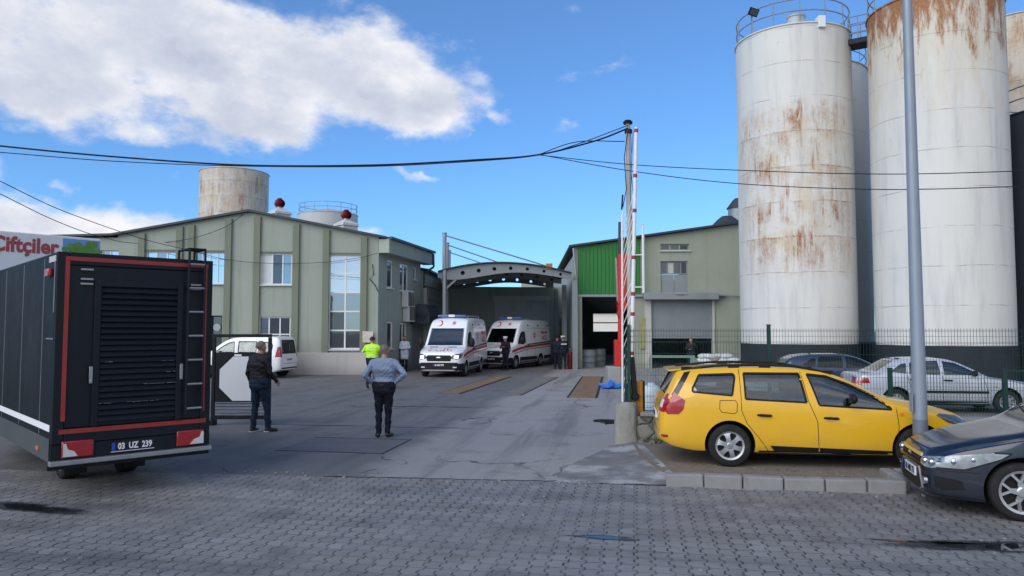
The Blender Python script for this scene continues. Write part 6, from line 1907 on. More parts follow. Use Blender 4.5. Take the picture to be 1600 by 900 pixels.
# ------------------------------------------------------------------ black generator trailer, left foreground
def trailer():
    rd = Vector((.727, .687)); sd_ = Vector((-rd.y, rd.x))
    C = at(82, 600, 9.0)                       # rear left corner
    # local: x along the rear face, y = forward along the side
    root = thing('box_trailer', 'black louvred box trailer with red rear frame stripes and a ladder', 'trailer', (C.x, C.y, 0), math.atan2(rd.y, rd.x))
    W, Lt, z0, z1 = 1.90, 4.7, .48, 3.06
    M().box2((0, .02, z0), (W, Lt, z1)).build('box', 'trailer_side', root, smooth=False, bevel=.025)
    # rear frame and recessed door panel
    fr = M(); fr.box2((0, -.025, z0 + .22), (.13, .018, z1)); fr.box2((W - .13, -.025, z0 + .22), (W, .018, z1)); fr.box2((.131, -.025, z1 - .16), (W - .131, .018, z1)); fr.box2((.131, -.025, z0 + .22), (W - .131, .018, z0 + .40))
    fr.build('rear_frame', 'trailer_paint', root, smooth=False, bevel=.012)
    for a, b in (((.09, -.032, z0 + .50), (.138, -.0262, z1 - .108)), ((.09, -.032, z1 - .105), (W - .07, -.0262, z1 - .055)), ((W - .105, -.032, z0 + .50), (W - .082, -.0262, z1 - .108)), ((.075, -.032, z0 + .345), (W - .055, -.0262, z0 + .400))):
        M().box2(a, b).build('red_stripe', 'red_stripe', root, smooth=False)
    dr = M(); dr.box2((.135, -.012, z0 + .42), (W - .135, .019, z1 - .165)); dr.build('rear_panel', 'trailer_paint', root, smooth=False)
    # louvred shutter: overlapping slats
    lx0, lx1, lz0, lz1 = .50, 1.42, z0 + .46, z1 - .42
    sh = M(); n = 23
    for k in range(n):
        z = lz0 + (lz1 - lz0) * (k + .5) / n; h = (lz1 - lz0) / n
        o = random.uniform(-.003, .003)
        a = [sh.v((x, y, zz)) for x, y, zz in ((lx0, -.016, z + h * .52), (lx1, -.016, z + h * .52), (lx1, -.052 + o, z - h * .38), (lx0, -.052 + o, z - h * .38))]
        b = [sh.v((x, -.014, zz)) for x, zz in ((lx0, z - h * .42), (lx1, z - h * .42))]
        sh.face(a); sh.face([a[3], a[2], b[1], b[0]]); sh.face([a[0], a[3], b[0]]); sh.face([a[1], b[1], a[2]])
    sh.build('louvre_shutter', 'trailer_paint', root, smooth=False)
    fm = M(); fm.box2((lx0 - .08, -.05, lz0 - .05), (lx0 - .004, -.0125, lz1 + .09)); fm.box2((lx1 + .004, -.05, lz0 - .05), (lx1 + .08, -.0125, lz1 + .09)); fm.box2((lx0 - .003, -.048, lz1 + .006), (lx1 + .003, -.0125, lz1 + .09))
    fm.build('shutter_frame', 'trailer_paint', root, smooth=False, bevel=.006)
    # scuffs on single slats
    # ladder
    ld = M()
    for x in (1.545, 1.755): ld.cyl((x, -.11, z0 + .48), (x, -.11, z1 + .14), .017, seg=8); ld.cyl((x, -.11, z1 + .14), (x, .30, z1 + .14), .017, seg=8); ld.cyl((x, .30, z1 + .14), (x, .30, z1 - .02), .017, seg=8)
    ld.cyl((1.545, -.11, z1 + .14), (1.755, -.11, z1 + .14), .016, seg=8); ld.cyl((1.545, .1, z1 + .14), (1.755, .1, z1 + .14), .016, seg=8)
    for z in (z0 + .8, z1 - .4): ld.cyl((1.545, -.11, z), (1.545, -.02, z), .012, seg=6); ld.cyl((1.755, -.11, z), (1.755, -.02, z), .012, seg=6)
    lo = ld.build('ladder', 'black_plastic', root)
    for k in range(7):
        z = z0 + .56 + k * .325
        M().cyl((1.55, -.112, z), (1.75, -.112, z), .015, seg=8).build('rung', 'galvanised', lo)
    # hinges and small handles
    for x, z in ((.26, z1 - .22), (.26, z1 - .34), (.26, z1 - .40), (1.60, z1 - .36), (1.60, z1 - .42)):
        M().box2((x, -.045, z), (x + .14, -.0125, z + .025)).build('hinge', 'dull_metal', root, smooth=False, bevel=.004)
    rv = M(); rnd = random.Random(8)
    for z in np.arange(z0 + .3, z1 - .1, .17):
        for x in (.035, W - .035): rv.cyl((x, -.0255, z), (x, -.030, z), .008, seg=8)
    for x in np.arange(.2, W - .15, .17): rv.cyl((x, -.0255, z1 - .025), (x, -.030, z1 - .025), .008, seg=8)
    rv.build('rivet', 'trailer_paint', root)
    for x in (.40, 1.49):
        lt = M(); lt.box2((x - .02, -.066, z0 + .95), (x + .02, -.0515, z0 + 1.16)); lt.cyl((x, -.08, z0 + .98), (x, -.05, z0 + .98), .016, seg=10); lt.build('latch', 'dull_metal', root, bevel=.004)
    for sx, sz, sw in ((.83, .30, .40), (1.02, .52, .38), (.50, .285, .12), (1.24, .84, .14), (.56, .90, .09), (1.30, .72, .10)):
        k = int((sz / (z1 - z0)) * n * 1.35); zz = lz0 + (lz1 - lz0) * (k + .5) / n - (lz1 - lz0) / n * .37
        sc_ = M(); px_ = sx
        while px_ < sx + sw:
            l = rnd.uniform(.02, .10); sc_.box((px_ + l / 2, -.0545, zz + rnd.uniform(-.003, .004)), (l, .003, rnd.uniform(.003, .007))); px_ += l + rnd.uniform(.002, .03)
        sc_.build('scuff', 'scuffed', root, smooth=False)
    for x in (.42, 1.17): M().box2((x, 1.20, .12), (x + .28, 1.215, z0 - .005)).build('mudflap', 'rubber', root, smooth=False)
    # light bar: bumper, lamps, plate
    M().box2((0, -.02, z0 + .035), (W, .018, z0 + .215)).build('lamp_panel', 'trailer_paint', root, smooth=False)
    M().box2((-.02, -.10, z0 - .03), (W + .01, .017, z0 + .030)).build('bumper', 'dull_metal', root, smooth=False, bevel=.01)
    M().box2((-.02, .0171, z0 - .09), (W + .01, .06, z0 - .004)).build('rear_beam', 'dark_steel', root, smooth=False)
    for x0, x1, lo_ in ((.11, .46, .11), (1.46, 1.81, 1.63)):
        l = M().box2((x0, -.05, z0 + .055), (x1, -.0205, z0 + .255)).build('tail_lamp', 'lamp_red', root, bevel=.012)
        w = M(); w.prism([(0, .01), (.16, .01), (.12, .07), (.05, .10), (.03, .17), (.0, .17)] if x0 < 1 else [(.18, .01), (0, .01), (.05, .07), (.13, .10), (.15, .17), (.18, .17)], -.056, -.0505)
        for v in w.bm.verts: v.co.x += lo_ + .015 * (x0 < 1) ; v.co.z += z0 + .06
        w.build('reversing_lens', 'lamp_white', l, smooth=False)
    p = M().box2((.66, -.036, z0 + .075), (1.18, -.021, z0 + .19)).build('number_plate', 'black_gloss', root, smooth=False, bevel=.003)
    M().box2((.668, -.039, z0 + .083), (.708, -.0365, z0 + .182)).build('country_band', 'plate_blue', p, smooth=False)
    t = M(); add_text(t, '03  UZ  239', .108, (.945, -.038, z0 + .131), (1, 0, 0), (0, 0, 1), bold=.0035, sx=.76, ext=.001); t.build('lettering', 'white_text', p, smooth=False)
    fo = M(); fo.box2((.66, -.0385, z0 + .066), (1.18, -.036, z0 + .0735)); fo.build('plate_edge', 'white_text', p, smooth=False)
    # left flank: seams, white stripe, marker lamps, corner trim
    for y in (.62, 1.9, 3.2): M().box2((-.006, y, z0 + .30), (-.0005, y + .018, z1 - .05)).build('side_seam', 'dull_metal', root, smooth=False)
    M().box2((-.008, .06, z0 + .375), (-.0015, Lt - .1, z0 + .455)).build('side_stripe', 'white_text', root, smooth=False)
    M().box2((-.012, .04, z0 + .01), (-.0012, Lt - .05, z0 + .29)).build('side_skirt', 'skirt_grey', root, smooth=False, bevel=.004)
    M().box2((-.03, .55, z0 + .10), (-.0125, .66, z0 + .15)).build('marker_lamp', 'lamp_amber', root, smooth=False, bevel=.005)
    rm = M().box2((-.06, .16, z1 - .30), (-.0015, .36, z1 - .20)).build('marker_lamp', 'lamp_red', root, bevel=.012)
    M().box2((-.010, .02, z1 - .12), (-.0015, .36, z1 - .045)).build('corner_trim', 'lamp_white', root, smooth=False); M().box2((-.010, .03, z1 - .75), (-.0015, .055, z1 - .125)).build('corner_trim', 'dull_metal', root, smooth=False)
    M().box2((-.008, .03, z1 - 1.08), (-.0015, .40, z1 - 1.065)).build('scratch', 'dull_metal', root, smooth=False)
    M().box2((0.3, .5, z0 - .16), (W - .3, Lt + .9, z0 - .002)).build('chassis', 'dark_steel', root, smooth=False)
    M().bar((W / 2, Lt - .2, z0 - .08), (W / 2, Lt + 1.3, z0 - .06), .12).build('drawbar', 'dark_steel', root, smooth=False)
    M().cyl((W / 2, Lt + 1.2, .02), (W / 2, Lt + 1.2, z0 + .2), .04).cyl((W / 2 - .05, Lt + 1.2, .10), (W / 2 + .05, Lt + 1.2, .10), .10).build('jockey_wheel', 'dull_metal', root)
    for x in (.45, 1.20):
        wo = make_wheel(.33, .22, 'steel'); wo.parent = root; wo.location = (x + .11, 1.62, .33); wo.rotation_euler = (0, 0, -math.pi / 2 if x < 1 else math.pi / 2)
    M().cyl((.5, 1.62, .33), (1.3, 1.62, .33), .045).build('axle', 'dark_steel', root)
simple('scuffed', (.16, .20, .23), .6, var=.4, scale=20)
simple('skirt_grey', (.060, .066, .066), .5, var=.25, scale=2, dirt=.4)
trailer()

# ------------------------------------------------------------------ lorry box with its sign
def lorry():
    a, b = at(-8, 359, 17.2), at(158, 374, 18.9)
    d = Vector((a.x - b.x, a.y - b.y)).normalized()            # from the tail towards the cab
    H = (a.z + b.z) / 2
    n = Vector((-d.y, d.x))                                     # which side is away from camera?
    if n.dot(Vector((b.x, b.y))) < 0: n = -n
    away = n if n.y > 0 else -n
    # local x along d, y: visible side at y=0, box extends to away
    root = thing('box_lorry', 'white box lorry with a red brand name and farm picture on its side', 'lorry', (b.x, b.y, 0), math.atan2(d.y, d.x))
    ly = Vector((-math.sin(math.atan2(d.y, d.x)), math.cos(math.atan2(d.y, d.x)))).dot(away)
    s = 1 if ly > 0 else -1
    L, W = 6.6, 2.45
    M().box2((0, 0, 1.05), (L, s * W, H)).build('cargo_box', 'lorry_white', root, smooth=False, bevel=.03)
    ex = Vector((1, 0, 0)) if s > 0 else Vector((-1, 0, 0))
    # reading direction: left to right as seen from outside
    ll = Line((b.x, b.y), (b.x + d.x * L, b.y + d.y * L))
    tx, tz = ll.px(40, 384); x1, _ = ll.px(94, 384); x0, _ = ll.px(-14, 384)
    t = M(); add_text(t, 'Çiftçiler', .50, (tx, -s * .006, tz), (-1, 0, 0) if s < 0 else (1, 0, 0), (0, 0, 1), bold=.017, ext=.004)
    xs_ = [v.co.x for v in t.bm.verts]; kx = abs(x0 - x1) / (max(xs_) - min(xs_)); mx_ = (max(xs_) + min(xs_)) / 2
    for v in t.bm.verts: v.co.x = tx + (v.co.x - mx_) * kx
    t.build('lettering', 'brand_red', root, smooth=False)
    M().box2((.03, -s * .012, H - 1.5), (ll.px(98, 380)[0], -s * .001, H - .06)).build('picture', 'picture_blue', root, smooth=False)
    pc = M(); rnd = random.Random(2)
    for k in range(40):
        x, z = rnd.gauss(ll.px(128, 392)[0], .16), ll.px(128, 391)[1] + rnd.gauss(0, .07)
        r = rnd.uniform(.04, .10)
        pc.cyl((x, -s * .013 - .0002 * k * s, z), (x, -s * .0135 - .0002 * k * s - .0001, z), r, seg=7)
    pc.build('picture_plants', 'picture_green', root, smooth=False)
    M().box2((0.05, s * .15, .75), (L + 2.0, s * (W - .15), 1.02)).build('chassis', 'dark_steel', root, smooth=False)
    cab = M(); cab.prism([(L + .15, .6), (L + 2.1, .6), (L + 2.15, 1.4), (L + 1.95, 2.75), (L + .15, 2.8)], s * .05, s * (W - .05)); cab.build('cab', 'lorry_white', root, bevel=.05)
    for x in (1.2, 2.2, L + 1.1):
        for y in (.16, W - .16):
            wo = make_wheel(.48, .28, 'steel'); wo.parent = root; wo.location = (x, s * y, .48)
            wo.rotation_euler = (0, 0, 0 if (y < 1) == (s > 0) else math.pi)
lorry()
# ================================================================== WALL, FENCES, POLES, BARRIER
def low_wall():
    root = thing('stone_wall', 'low rubble stone wall with a concrete cap behind the yellow car', 'wall', (0, 0, 0), -YA)
    M().box2((.02, WV, .0), (28, WV + .30, .52)).build('masonry', 'rubble_stone', root, smooth=False)
    M().box2((.10, WV - .05, .523), (28, WV + .35, .59)).build('cap', 'kerb_concrete', root, smooth=False, bevel=.012)
    # rounded cement end pier
    m_ = M(); n = 26
    u0 = u_at_px(960, WV, 660); u1 = .06
    prof = []
    rnd = random.Random(4)
    for zz, k in ((0, 1.06), (.12, 1.02), (.3, 1.0), (.5, .98), (.66, .95), (.73, .88), (.76, .7)):
        ring = []
        cx, cy = (u0 + u1) / 2, WV + .16
        for i in range(n):
            a = 2 * math.pi * i / n
            rx, ry = (u1 - u0) / 2 * k, .23 * k
            x = math.copysign(abs(math.cos(a)) ** .55 * rx, math.cos(a)); y = math.copysign(abs(math.sin(a)) ** .55 * ry, math.sin(a))
            ring.append(m_.v((cx + x + rnd.uniform(-.014, .014), cy + y + rnd.uniform(-.014, .014), zz + rnd.uniform(-.012, .012) * (zz > .05))))
        prof.append(ring)
    for p, q in zip(prof, prof[1:]):
        for i in range(n): m_.face([p[i], p[(i + 1) % n], q[(i + 1) % n], q[i]])
    m_.face(prof[-1])
    m_.build('pier', 'pier_cement', root, ang=60)
simple('pier_cement', (.27, .262, .24), .95, var=.35, scale=5, dirt=.75, bmp=.8)
low_wall()

def mesh_panel(u0, u1, v, z0, z1, name, root, pitch=.05):
    m_ = M(); w = .0048
    n = int((u1 - u0) / pitch)
    for i in range(n + 1):
        u = u0 + (u1 - u0) * i / n
        m_.box2((u - w / 2, v - w / 2, z0), (u + w / 2, v + w / 2, z1))
    z = z0 + .02
    k = 0
    hs = [z0 + .03, z0 + .22, z0 + .24] + list(np.arange(z0 + .42, z1 - .25, .2)) + [z1 - .24, z1 - .05, z1 - .03, z1 - .14]
    for z in hs: m_.box2((u0, v - w, z - w / 2), (u1, v - w * .02, z + w / 2)); 
    m_.build(name, 'green_steel', root, smooth=False, fix=False)
def fences():
    v = WV + .14
    root = thing('mesh_fence', 'tall green wire mesh fence standing on the low stone wall', 'fence', (0, 0, 0), -YA)
    u0 = u_at_px(1201, v, 520)
    us = [u0 - 2.5, u0, u0 + 2.5, u0 + 5.0, u0 + 7.5, u0 + 10]
    for i, u in enumerate(us):
        p = M(); p.box2((u - .03, v - .03, .59), (u + .03, v + .03, 2.17)); p.box2((u - .034, v - .034, 2.171), (u + .034, v + .034, 2.195)); p.box2((u - .06, v - .05, .591), (u + .06, v + .05, .60))
        p.build('post', 'green_steel', root, smooth=False)
        if i < len(us) - 1: mesh_panel(us[i] + .035, us[i + 1] - .035, v, .64, 2.12, 'mesh_panel', root)
    # lower fence nearer the silver car
    v = 16.2
    root = thing('mesh_fence', 'lower green mesh fence just in front of the silver saloon', 'fence', (0, 0, 0), -YA)
    us = [u_at_px(1391, v, 600), u_at_px(1570, v, 600)]; us += [us[-1] + 2.1, us[-1] + 4.2]
    for i, u in enumerate(us):
        z = 1.30
        p = M(); p.box2((u - .04, v - .04, 0), (u + .04, v + .04, z)); p.box2((u - .045, v - .045, z + .001), (u + .045, v + .045, z + .02))
        p.build('post', 'green_steel', root, smooth=False)
        if i < len(us) - 1:
            mesh_panel(us[i] + .045, us[i + 1] - .045, v, .12, 1.26, 'mesh_panel', root, .055)
            if i: M().box2((us[i] + .05, v - .02, 1.262), (us[i + 1] - .05, v + .02, 1.298)).build('top_rail', 'green_steel', root, smooth=False)
fences()

def lamp_pole():
    b = at(1438.5, 685, 10.33)
    root = thing('lamp_pole', 'tall tapering grey lamp pole beside the nose of the navy hatchback', 'lamp pole', (b.x, b.y, .07))
    M().lathe([(.098, .0), (.0965, .78)], 28).build('painted_foot', 'pole_foot', root)
    M().lathe([(.095, .782), (.090, 1.9), (.064, 6.6), (.05, 9.2), (.04, 9.2)], 28).build('shaft', 'pole_paint', root)
    M().box((0, 0, .012), (.40, .40, .025)).build('base_plate', 'pole_foot', root, smooth=False, bevel=.004)
    a = M(); a.tube([(0, 0, 9.1), (0, -.2, 9.5), (0, -.8, 9.7), (0, -1.5, 9.75)], .035, 8); a.build('arm', 'pole_paint', root)
    h = M(); h.ball((0, -1.75, 9.76), .5, 16, 8, (.28, .70, .16)); h.build('lamp_head', 'pole_paint', root)
    M().box((-.128, -.02, 1.02), (.012, .09, .26), rz=0).build('hatch', 'pole_paint', root, smooth=False, bevel=.004)
lamp_pole()

def line_pole():
    t = at(981, 193, 16.2); b = at(986.5, 600, 16.2)
    root = thing('utility_pole', 'weathered grey utility pole carrying the overhead cables beside the barrier', 'utility pole', (b.x, b.y, 0))
    dx = t.x - b.x; H = t.z
    M().cyl((-.0, 0, 0), (dx, 0, H), .070, .052, seg=18).build('shaft', 'wood_pole', root)
    M().lathe([(.0, H - .01), (.10, H - .01), (.11, H + .03), (.07, H + .07), (0, H + .07)], 18, o=(dx, 0, 0)).build('cap', 'dark_steel', root)
    c = M(); c.cyl((dx + .01, 0, H - .22), (dx + .01, 0, H - .14), .085, seg=16); c.build('cable_clamp', 'dark_steel', root)
    w = M(); rnd = random.Random(3)
    for k in range(2):
        pts = [(dx * (1 - q) + (.075 + .03 * math.sin(q * 9 + k * 2)) * (1 if k else .6), -.08 - .02 * k, H - .2 - q * 2.9) for q in np.linspace(0, 1, 12)]
        w.tube(pts, .006, 5)
    pts = [(dx - .02, -.07, H - .2), (dx - .10, -.08, H - .8), (dx - .06, -.08, H - 1.5), (dx - .14, -.08, H - 1.9)]
    w.tube(pts, .010, 5); w.tube([(dx - .14, -.08, H - 1.62), (dx - .165, -.08, H - 1.95)], .02, 6)
    w.build('loose_wire', 'cable', root)
    return Vector((b.x + dx, b.y, H))
POLE_TOP = line_pole()

simple('band_red', (.30, .025, .03), .5, var=.2)
def barrier():
    b = at(991.5, 620, 13.95)
    root = thing('barrier_gate', 'raised red and white barrier boom on an orange cabinet', 'barrier', (b.x, b.y, 0))
    zt = 1.14
    M().box2((-.115, -.15, 0), (.135, .16, zt)).build('cabinet', 'cabinet_orange', root, smooth=False, bevel=.012)
    e = M()
    e.box2((-.150, -.156, 0), (-.1155, .16, zt)); e.build('cabinet_edge', 'black_plastic', root, smooth=False)
    M().box2((.1355, -.156, 0), (.165, .16, zt)).build('cabinet_edge', 'black_plastic', root, smooth=False)
    h = M(); h.cyl((-.02, -.22, .86), (-.02, -.151, .86), .075, seg=20); h.build('hub', 'black_plastic', root)
    arm = Vector((-.02, -.20, .80)); low = Vector((at(987, 565, 13.75).x - b.x, -.20, at(987, 565, 13.75).z)); top = Vector((at(994, 199, 13.75).x - b.x, -.20, at(994, 199, 13.75).z))
    M().bar(arm, low.lerp(top, .02), .10, .09).build('boom_arm', 'black_plastic', root, smooth=False, bevel=.01)
    M().cyl(low, top, .038, .034, seg=16).build('boom', 'boom_white', root)
    L = (top - low).length; d = (top - low) / L
    for f in (.035, .20, .285, .44, .64, .79, .985):
        p = low + d * L * f; M().cyl(p - d * .034, p + d * .034, .0395, seg=16).build('red_band', 'band_red', root)
    # hanging skirt folded against the raised boom: thin rail plus slanting rods
    s0 = Vector((at(972.5, 612, 13.75).x - b.x, -.20, .45)); s1 = Vector((at(972, 336, 13.75).x - b.x, -.20, at(972, 336, 13.75).z))
    rl = M(); rl.cyl(s0, s1, .019, seg=8)
    rl.tube([s1, s1 + Vector((.02, 0, .06)), s1 + Vector((.06, 0, .05)), s1 + Vector((.07, 0, -.02))], .012, 6)
    rl.build('skirt_rail', 'boom_white', root)
    rd = M(); n = 15
    for k in range(n):
        q = (k + .5) / n
        p = s0.lerp(s1, .08 + .84 * q); r = low + d * (L * (.10 + .86 * q)); r = Vector((r.x - .03, r.y + .012, r.z))
        if q < .62: rd.bar(p + Vector((0, .01, 0)), Vector((r.x, r.y, p.z + .50)), .011, .011)
        else: rd.cyl(p + Vector((0, .01, 0)), Vector((r.x, r.y, p.z + .9)), .006, seg=5)
    rd.build('skirt_rods', 'boom_white', root, smooth=False)
    dk = M(); dk.bar(s0 + Vector((.055, .03, 0)), s0 + Vector((.07, .03, 1.35)), .07, .03); dk.build('skirt_plate', 'green_steel', root, smooth=False)
barrier()

def sampler():
    b = gp(961, 606)
    root = thing('grain_sampler', 'tall red grain sampling crane folded upright on its concrete block', 'crane', (b.x, b.y, 0))
    k = b.y / F
    q = lambda px, py: Vector((at(px, py, b.y).x - b.x, 0, at(px, py, b.y).z))
    M().box2((q(950, 600).x, -.05, 0), (q(970, 600).x, .75, q(960, 573).z)).build('base_block', 'concrete', root, smooth=False, bevel=.03)
    zb = q(960, 573).z
    M().box2((q(962, 566).x, .15, zb + .002), (q(974.5, 566).x, .5, q(960, 531).z)).build('motor_box', 'signal_red', root, smooth=False, bevel=.02)
    M().cyl((q(970.5, 500).x, .3, q(960, 531).z), (q(971, 400).x, .3, q(971, 396).z), .085, seg=12).build('column', 'signal_red', root)
    m_ = M(); m_.box2((q(966, 1).x, .16, q(0, 484).z), (q(976, 1).x, .44, q(0, 400).z)); m_.build('slewing_head', 'signal_red', root, smooth=False, bevel=.02)
    M().bar(q(977.5, 396) + Vector((0, .3, 0)), q(974, 480) + Vector((0, .3, 0)), .15, .18).build('jib', 'signal_red', root, smooth=False, bevel=.015)
    M().bar(q(964, 402) + Vector((0, .3, 0)), q(967, 478) + Vector((0, .3, 0)), .05, .06).build('ram', 'dull_metal', root, smooth=False)
    M().cyl(q(969.5, 398) + Vector((0, .3, 0)), q(970, 345) + Vector((0, .3, 0)), .05, seg=10).build('probe_tube', 'steel_dark_blue', root)
    h = M(); h.tube([q(968, 478) + Vector((0, .3, 0)), q(964, 470) + Vector((0, .1, 0)), q(965, 490) + Vector((0, .1, 0)), q(970, 500) + Vector((0, .3, 0))], .025, 6); h.build('hose', 'signal_red', root)
sampler()

def gate():
    root0 = gp(338, 664); d = root0.y
    x = lambda px: at(px, 600, d).x - root0.x
    z = lambda py: at(380, py, d).z
    root = thing('sliding_gate', 'dark steel gate leaf with a white octagon board, beside the black trailer', 'gate', (root0.x, d, 0))
    fr = M()
    fr.box2((x(240), -.03, z(527)), (x(423.5), .03, z(522)))
    fr.box2((x(418.3), -.03, z(665) + .02), (x(423.5), .03, z(527) - .002)); fr.box2((x(331), -.03, z(655)), (x(418), .03, z(649)))
    fr.box2((x(331), -.032, .02), (x(336), .032, z(527) - .003))
    fr.build('frame', 'dark_steel', root, smooth=False, bevel=.006)
    M().box2((x(336.3), -.018, z(628)), (x(418), .018, z(551))).build('panel', 'dark_steel', root, smooth=False, bevel=.004)
    M().box2((x(366), -.026, z(556.5)), (x(377), -.019, z(553.5))).build('label_tag', 'plate_white', root, smooth=False)
    cx, cz, r = x(379), (z(557) + z(626)) / 2, (z(557) - z(626)) / 2
    R8 = r / math.cos(math.pi / 8)
    M().prism([(cx + R8 * math.cos(math.pi / 8 + k * math.pi / 4) * 1.03, cz + R8 * math.sin(math.pi / 8 + k * math.pi / 4)) for k in range(8)], -.030, -.0185).build('octagon_board', 'octagon_white', root, smooth=False)
    wb = M()
    for k in range(4):
        zz = z(648) + (z(628) - z(648)) * (k + .5) / 4; wb.box2((x(336.5), -.006, zz - .006), (x(418), .006, zz + .006))
    wb.build('lower_wires', 'dark_steel', root, smooth=False)
    M().box2((x(329), -.12, 0), (x(337.5), .12, z(656))).build('foot', 'dark_steel', root, smooth=False, bevel=.01)
    M().cyl((x(421), -.02, .06), (x(421), .02, .06), .06, seg=16).build('wheel', 'black_plastic', root)
gate()

# ------------------------------------------------------------------ overhead cables
def cable(label, pts, r, name='overhead_cable', n=26):
    """smooth curve through world points"""
    P = [Vector(p) for p in pts]; out = []
    for i in range(len(P) - 1):
        a, b = P[i], P[i + 1]; pa = P[i - 1] if i else a * 2 - b; pb = P[i + 2] if i + 2 < len(P) else b * 2 - a
        for k in range(n):
            t = k / n
            out.append(.5 * ((2 * a) + (b - pa) * t + (2 * pa - 5 * a + 4 * b - pb) * t * t + (3 * a - pa - 3 * b + pb) * t ** 3))
    out.append(P[-1])
    o = M().tube(out, r, 6).build(name, 'cable')
    tag(o, label, 'cable', 'overhead cables')
pt = POLE_TOP
def lerp_d(seq):
    return [at(px, py, d) for px, py, d in seq]
top = pt + Vector((0, -.05, -.12))
D0 = pt.y
cable('thickest sagging cable bundle, uppermost of those running left from the utility pole', lerp_d([(-120, 213, D0 - 1), (0, 228, D0 - .8), (180, 245, D0 - .6), (380, 258, D0 - .4), (580, 258, D0 - .25), (740, 250, D0 - .12), (840, 242, D0 - .06), (930, 220, D0 - .03)]) + [top], .019)
cable('thin cable sagging just below the thickest bundle at the left', lerp_d([(-120, 229, D0 - 1.1), (0, 238, D0 - .9), (180, 252, D0 - .7), (380, 259.5, D0 - .5), (580, 260, D0 - .35), (740, 252, D0 - .22), (838, 243, D0 - .12), (900, 226, D0 - .1)]) + [top + Vector((0, -.03, .06))], .010)
cable('short drooping cable entering the utility pole from the left just under its top', lerp_d([(838, 243, D0 - .1), (900, 222, D0 - .15)]) + [at(976, 221, D0 - .1)], .010)
cable('upper of the two long cables crossing in front of both white silos', lerp_d([(840, 242, D0 - .10), (985, 257, D0 - .35), (1155, 266, D0 - 1), (1380, 272, D0 - 2), (1600, 267, D0 - 3), (1760, 260, D0 - 4)]), .009)
cable('lower of the two long cables crossing in front of both white silos', lerp_d([(845, 242, D0 - .12), (985, 267, D0 - .35), (1155, 287, D0 - 1), (1380, 296, D0 - 2), (1600, 291, D0 - 3), (1760, 285, D0 - 4)]), .009)
fa = lambda px, py, o=.25: Vector((lambda s_: (fl.A.x + fl.d.x * s_[0] + fl.d.y * o, fl.A.y + fl.d.y * s_[0] - fl.d.x * o, s_[1]))(fl.px(px, py)))
cable('steep service cable dropping from the left edge to the office facade', lerp_d([(-60, 255, 20), (0, 283, 22), (90, 326, 25), (185, 361, 28.5), (240, 378, 31)]) + [fa(305, 393)], .013)
cable('lower service cable slanting from the left edge across the office gable', lerp_d([(-60, 278, 20), (0, 303, 22), (80, 342, 25), (150, 368, 28)]) + [fa(215, 381), fa(290, 376), fa(350, 358), fa(383, 336)], .013)
cable('wire drooping along the office facade under the gable windows', [fa(305, 393), fa(355, 406), fa(420, 412), fa(500, 411), fa(560, 404), fa(592, 396)], .011)

def weighbridge():
    root = thing('weighbridge', 'vehicle weighbridge of two rusty plank-like deck tracks set in the yard', 'weighbridge', (0, 0, 0), -YA)
    def track(px0, py0, px1, py1, w, name='deck_track'):
        a = to_uv(gp(px0, py0)); b = to_uv(gp(px1, py1))
        m_ = M(); n = 7
        for i in range(n):
            t0, t1 = i / n, (i + 1) / n
            p = (a[0] + (b[0] - a[0]) * t0, a[1] + (b[1] - a[1]) * t0); q = (a[0] + (b[0] - a[0]) * t1, a[1] + (b[1] - a[1]) * t1 - .03)
            m_.slab([(p[0], p[1]), (p[0] + w, p[1]), (q[0] + w, q[1]), (q[0], q[1])], .002, .022 + random.uniform(-.002, .003))
        m_.build(name, 'plate_rust', root, smooth=False)
        e = M(); e.slab([(a[0] + w + .01, a[1]), (a[0] + w + .08, a[1]), (b[0] + w + .08, b[1]), (b[0] + w + .01, b[1])], .002, .012); e.build('edge_gap', 'tar', root, smooth=False)
        e = M(); e.slab([(a[0] - .08, a[1]), (a[0] - .01, a[1]), (b[0] - .01, b[1]), (b[0] - .08, b[1])], .002, .010); e.build('edge_gap', 'tar', root, smooth=False)
    track(688, 615, 776, 588.5, .62); track(889, 621.5, 912, 588.5, .80)
    a, b = to_uv(gp(812, 618)), to_uv(gp(872, 589))
    m_ = M(); m_.slab([(a[0], a[1]), (a[0] + .06, a[1]), (b[0] + .06, b[1]), (b[0], b[1])], .002, .010); m_.build('centre_gap', 'tar', root, smooth=False)
    m_ = M(); m_.slab([(a[0] - .55, a[1]), (a[0] - .05, a[1]), (b[0] - .05, b[1]), (b[0] - .55, b[1])], .002, .009); m_.build('centre_strip', 'plate_worn', root, smooth=False)
simple('plate_worn', (.17, .155, .135), .85, var=.3, scale=2, dirt=.5, bmp=.3)
weighbridge()

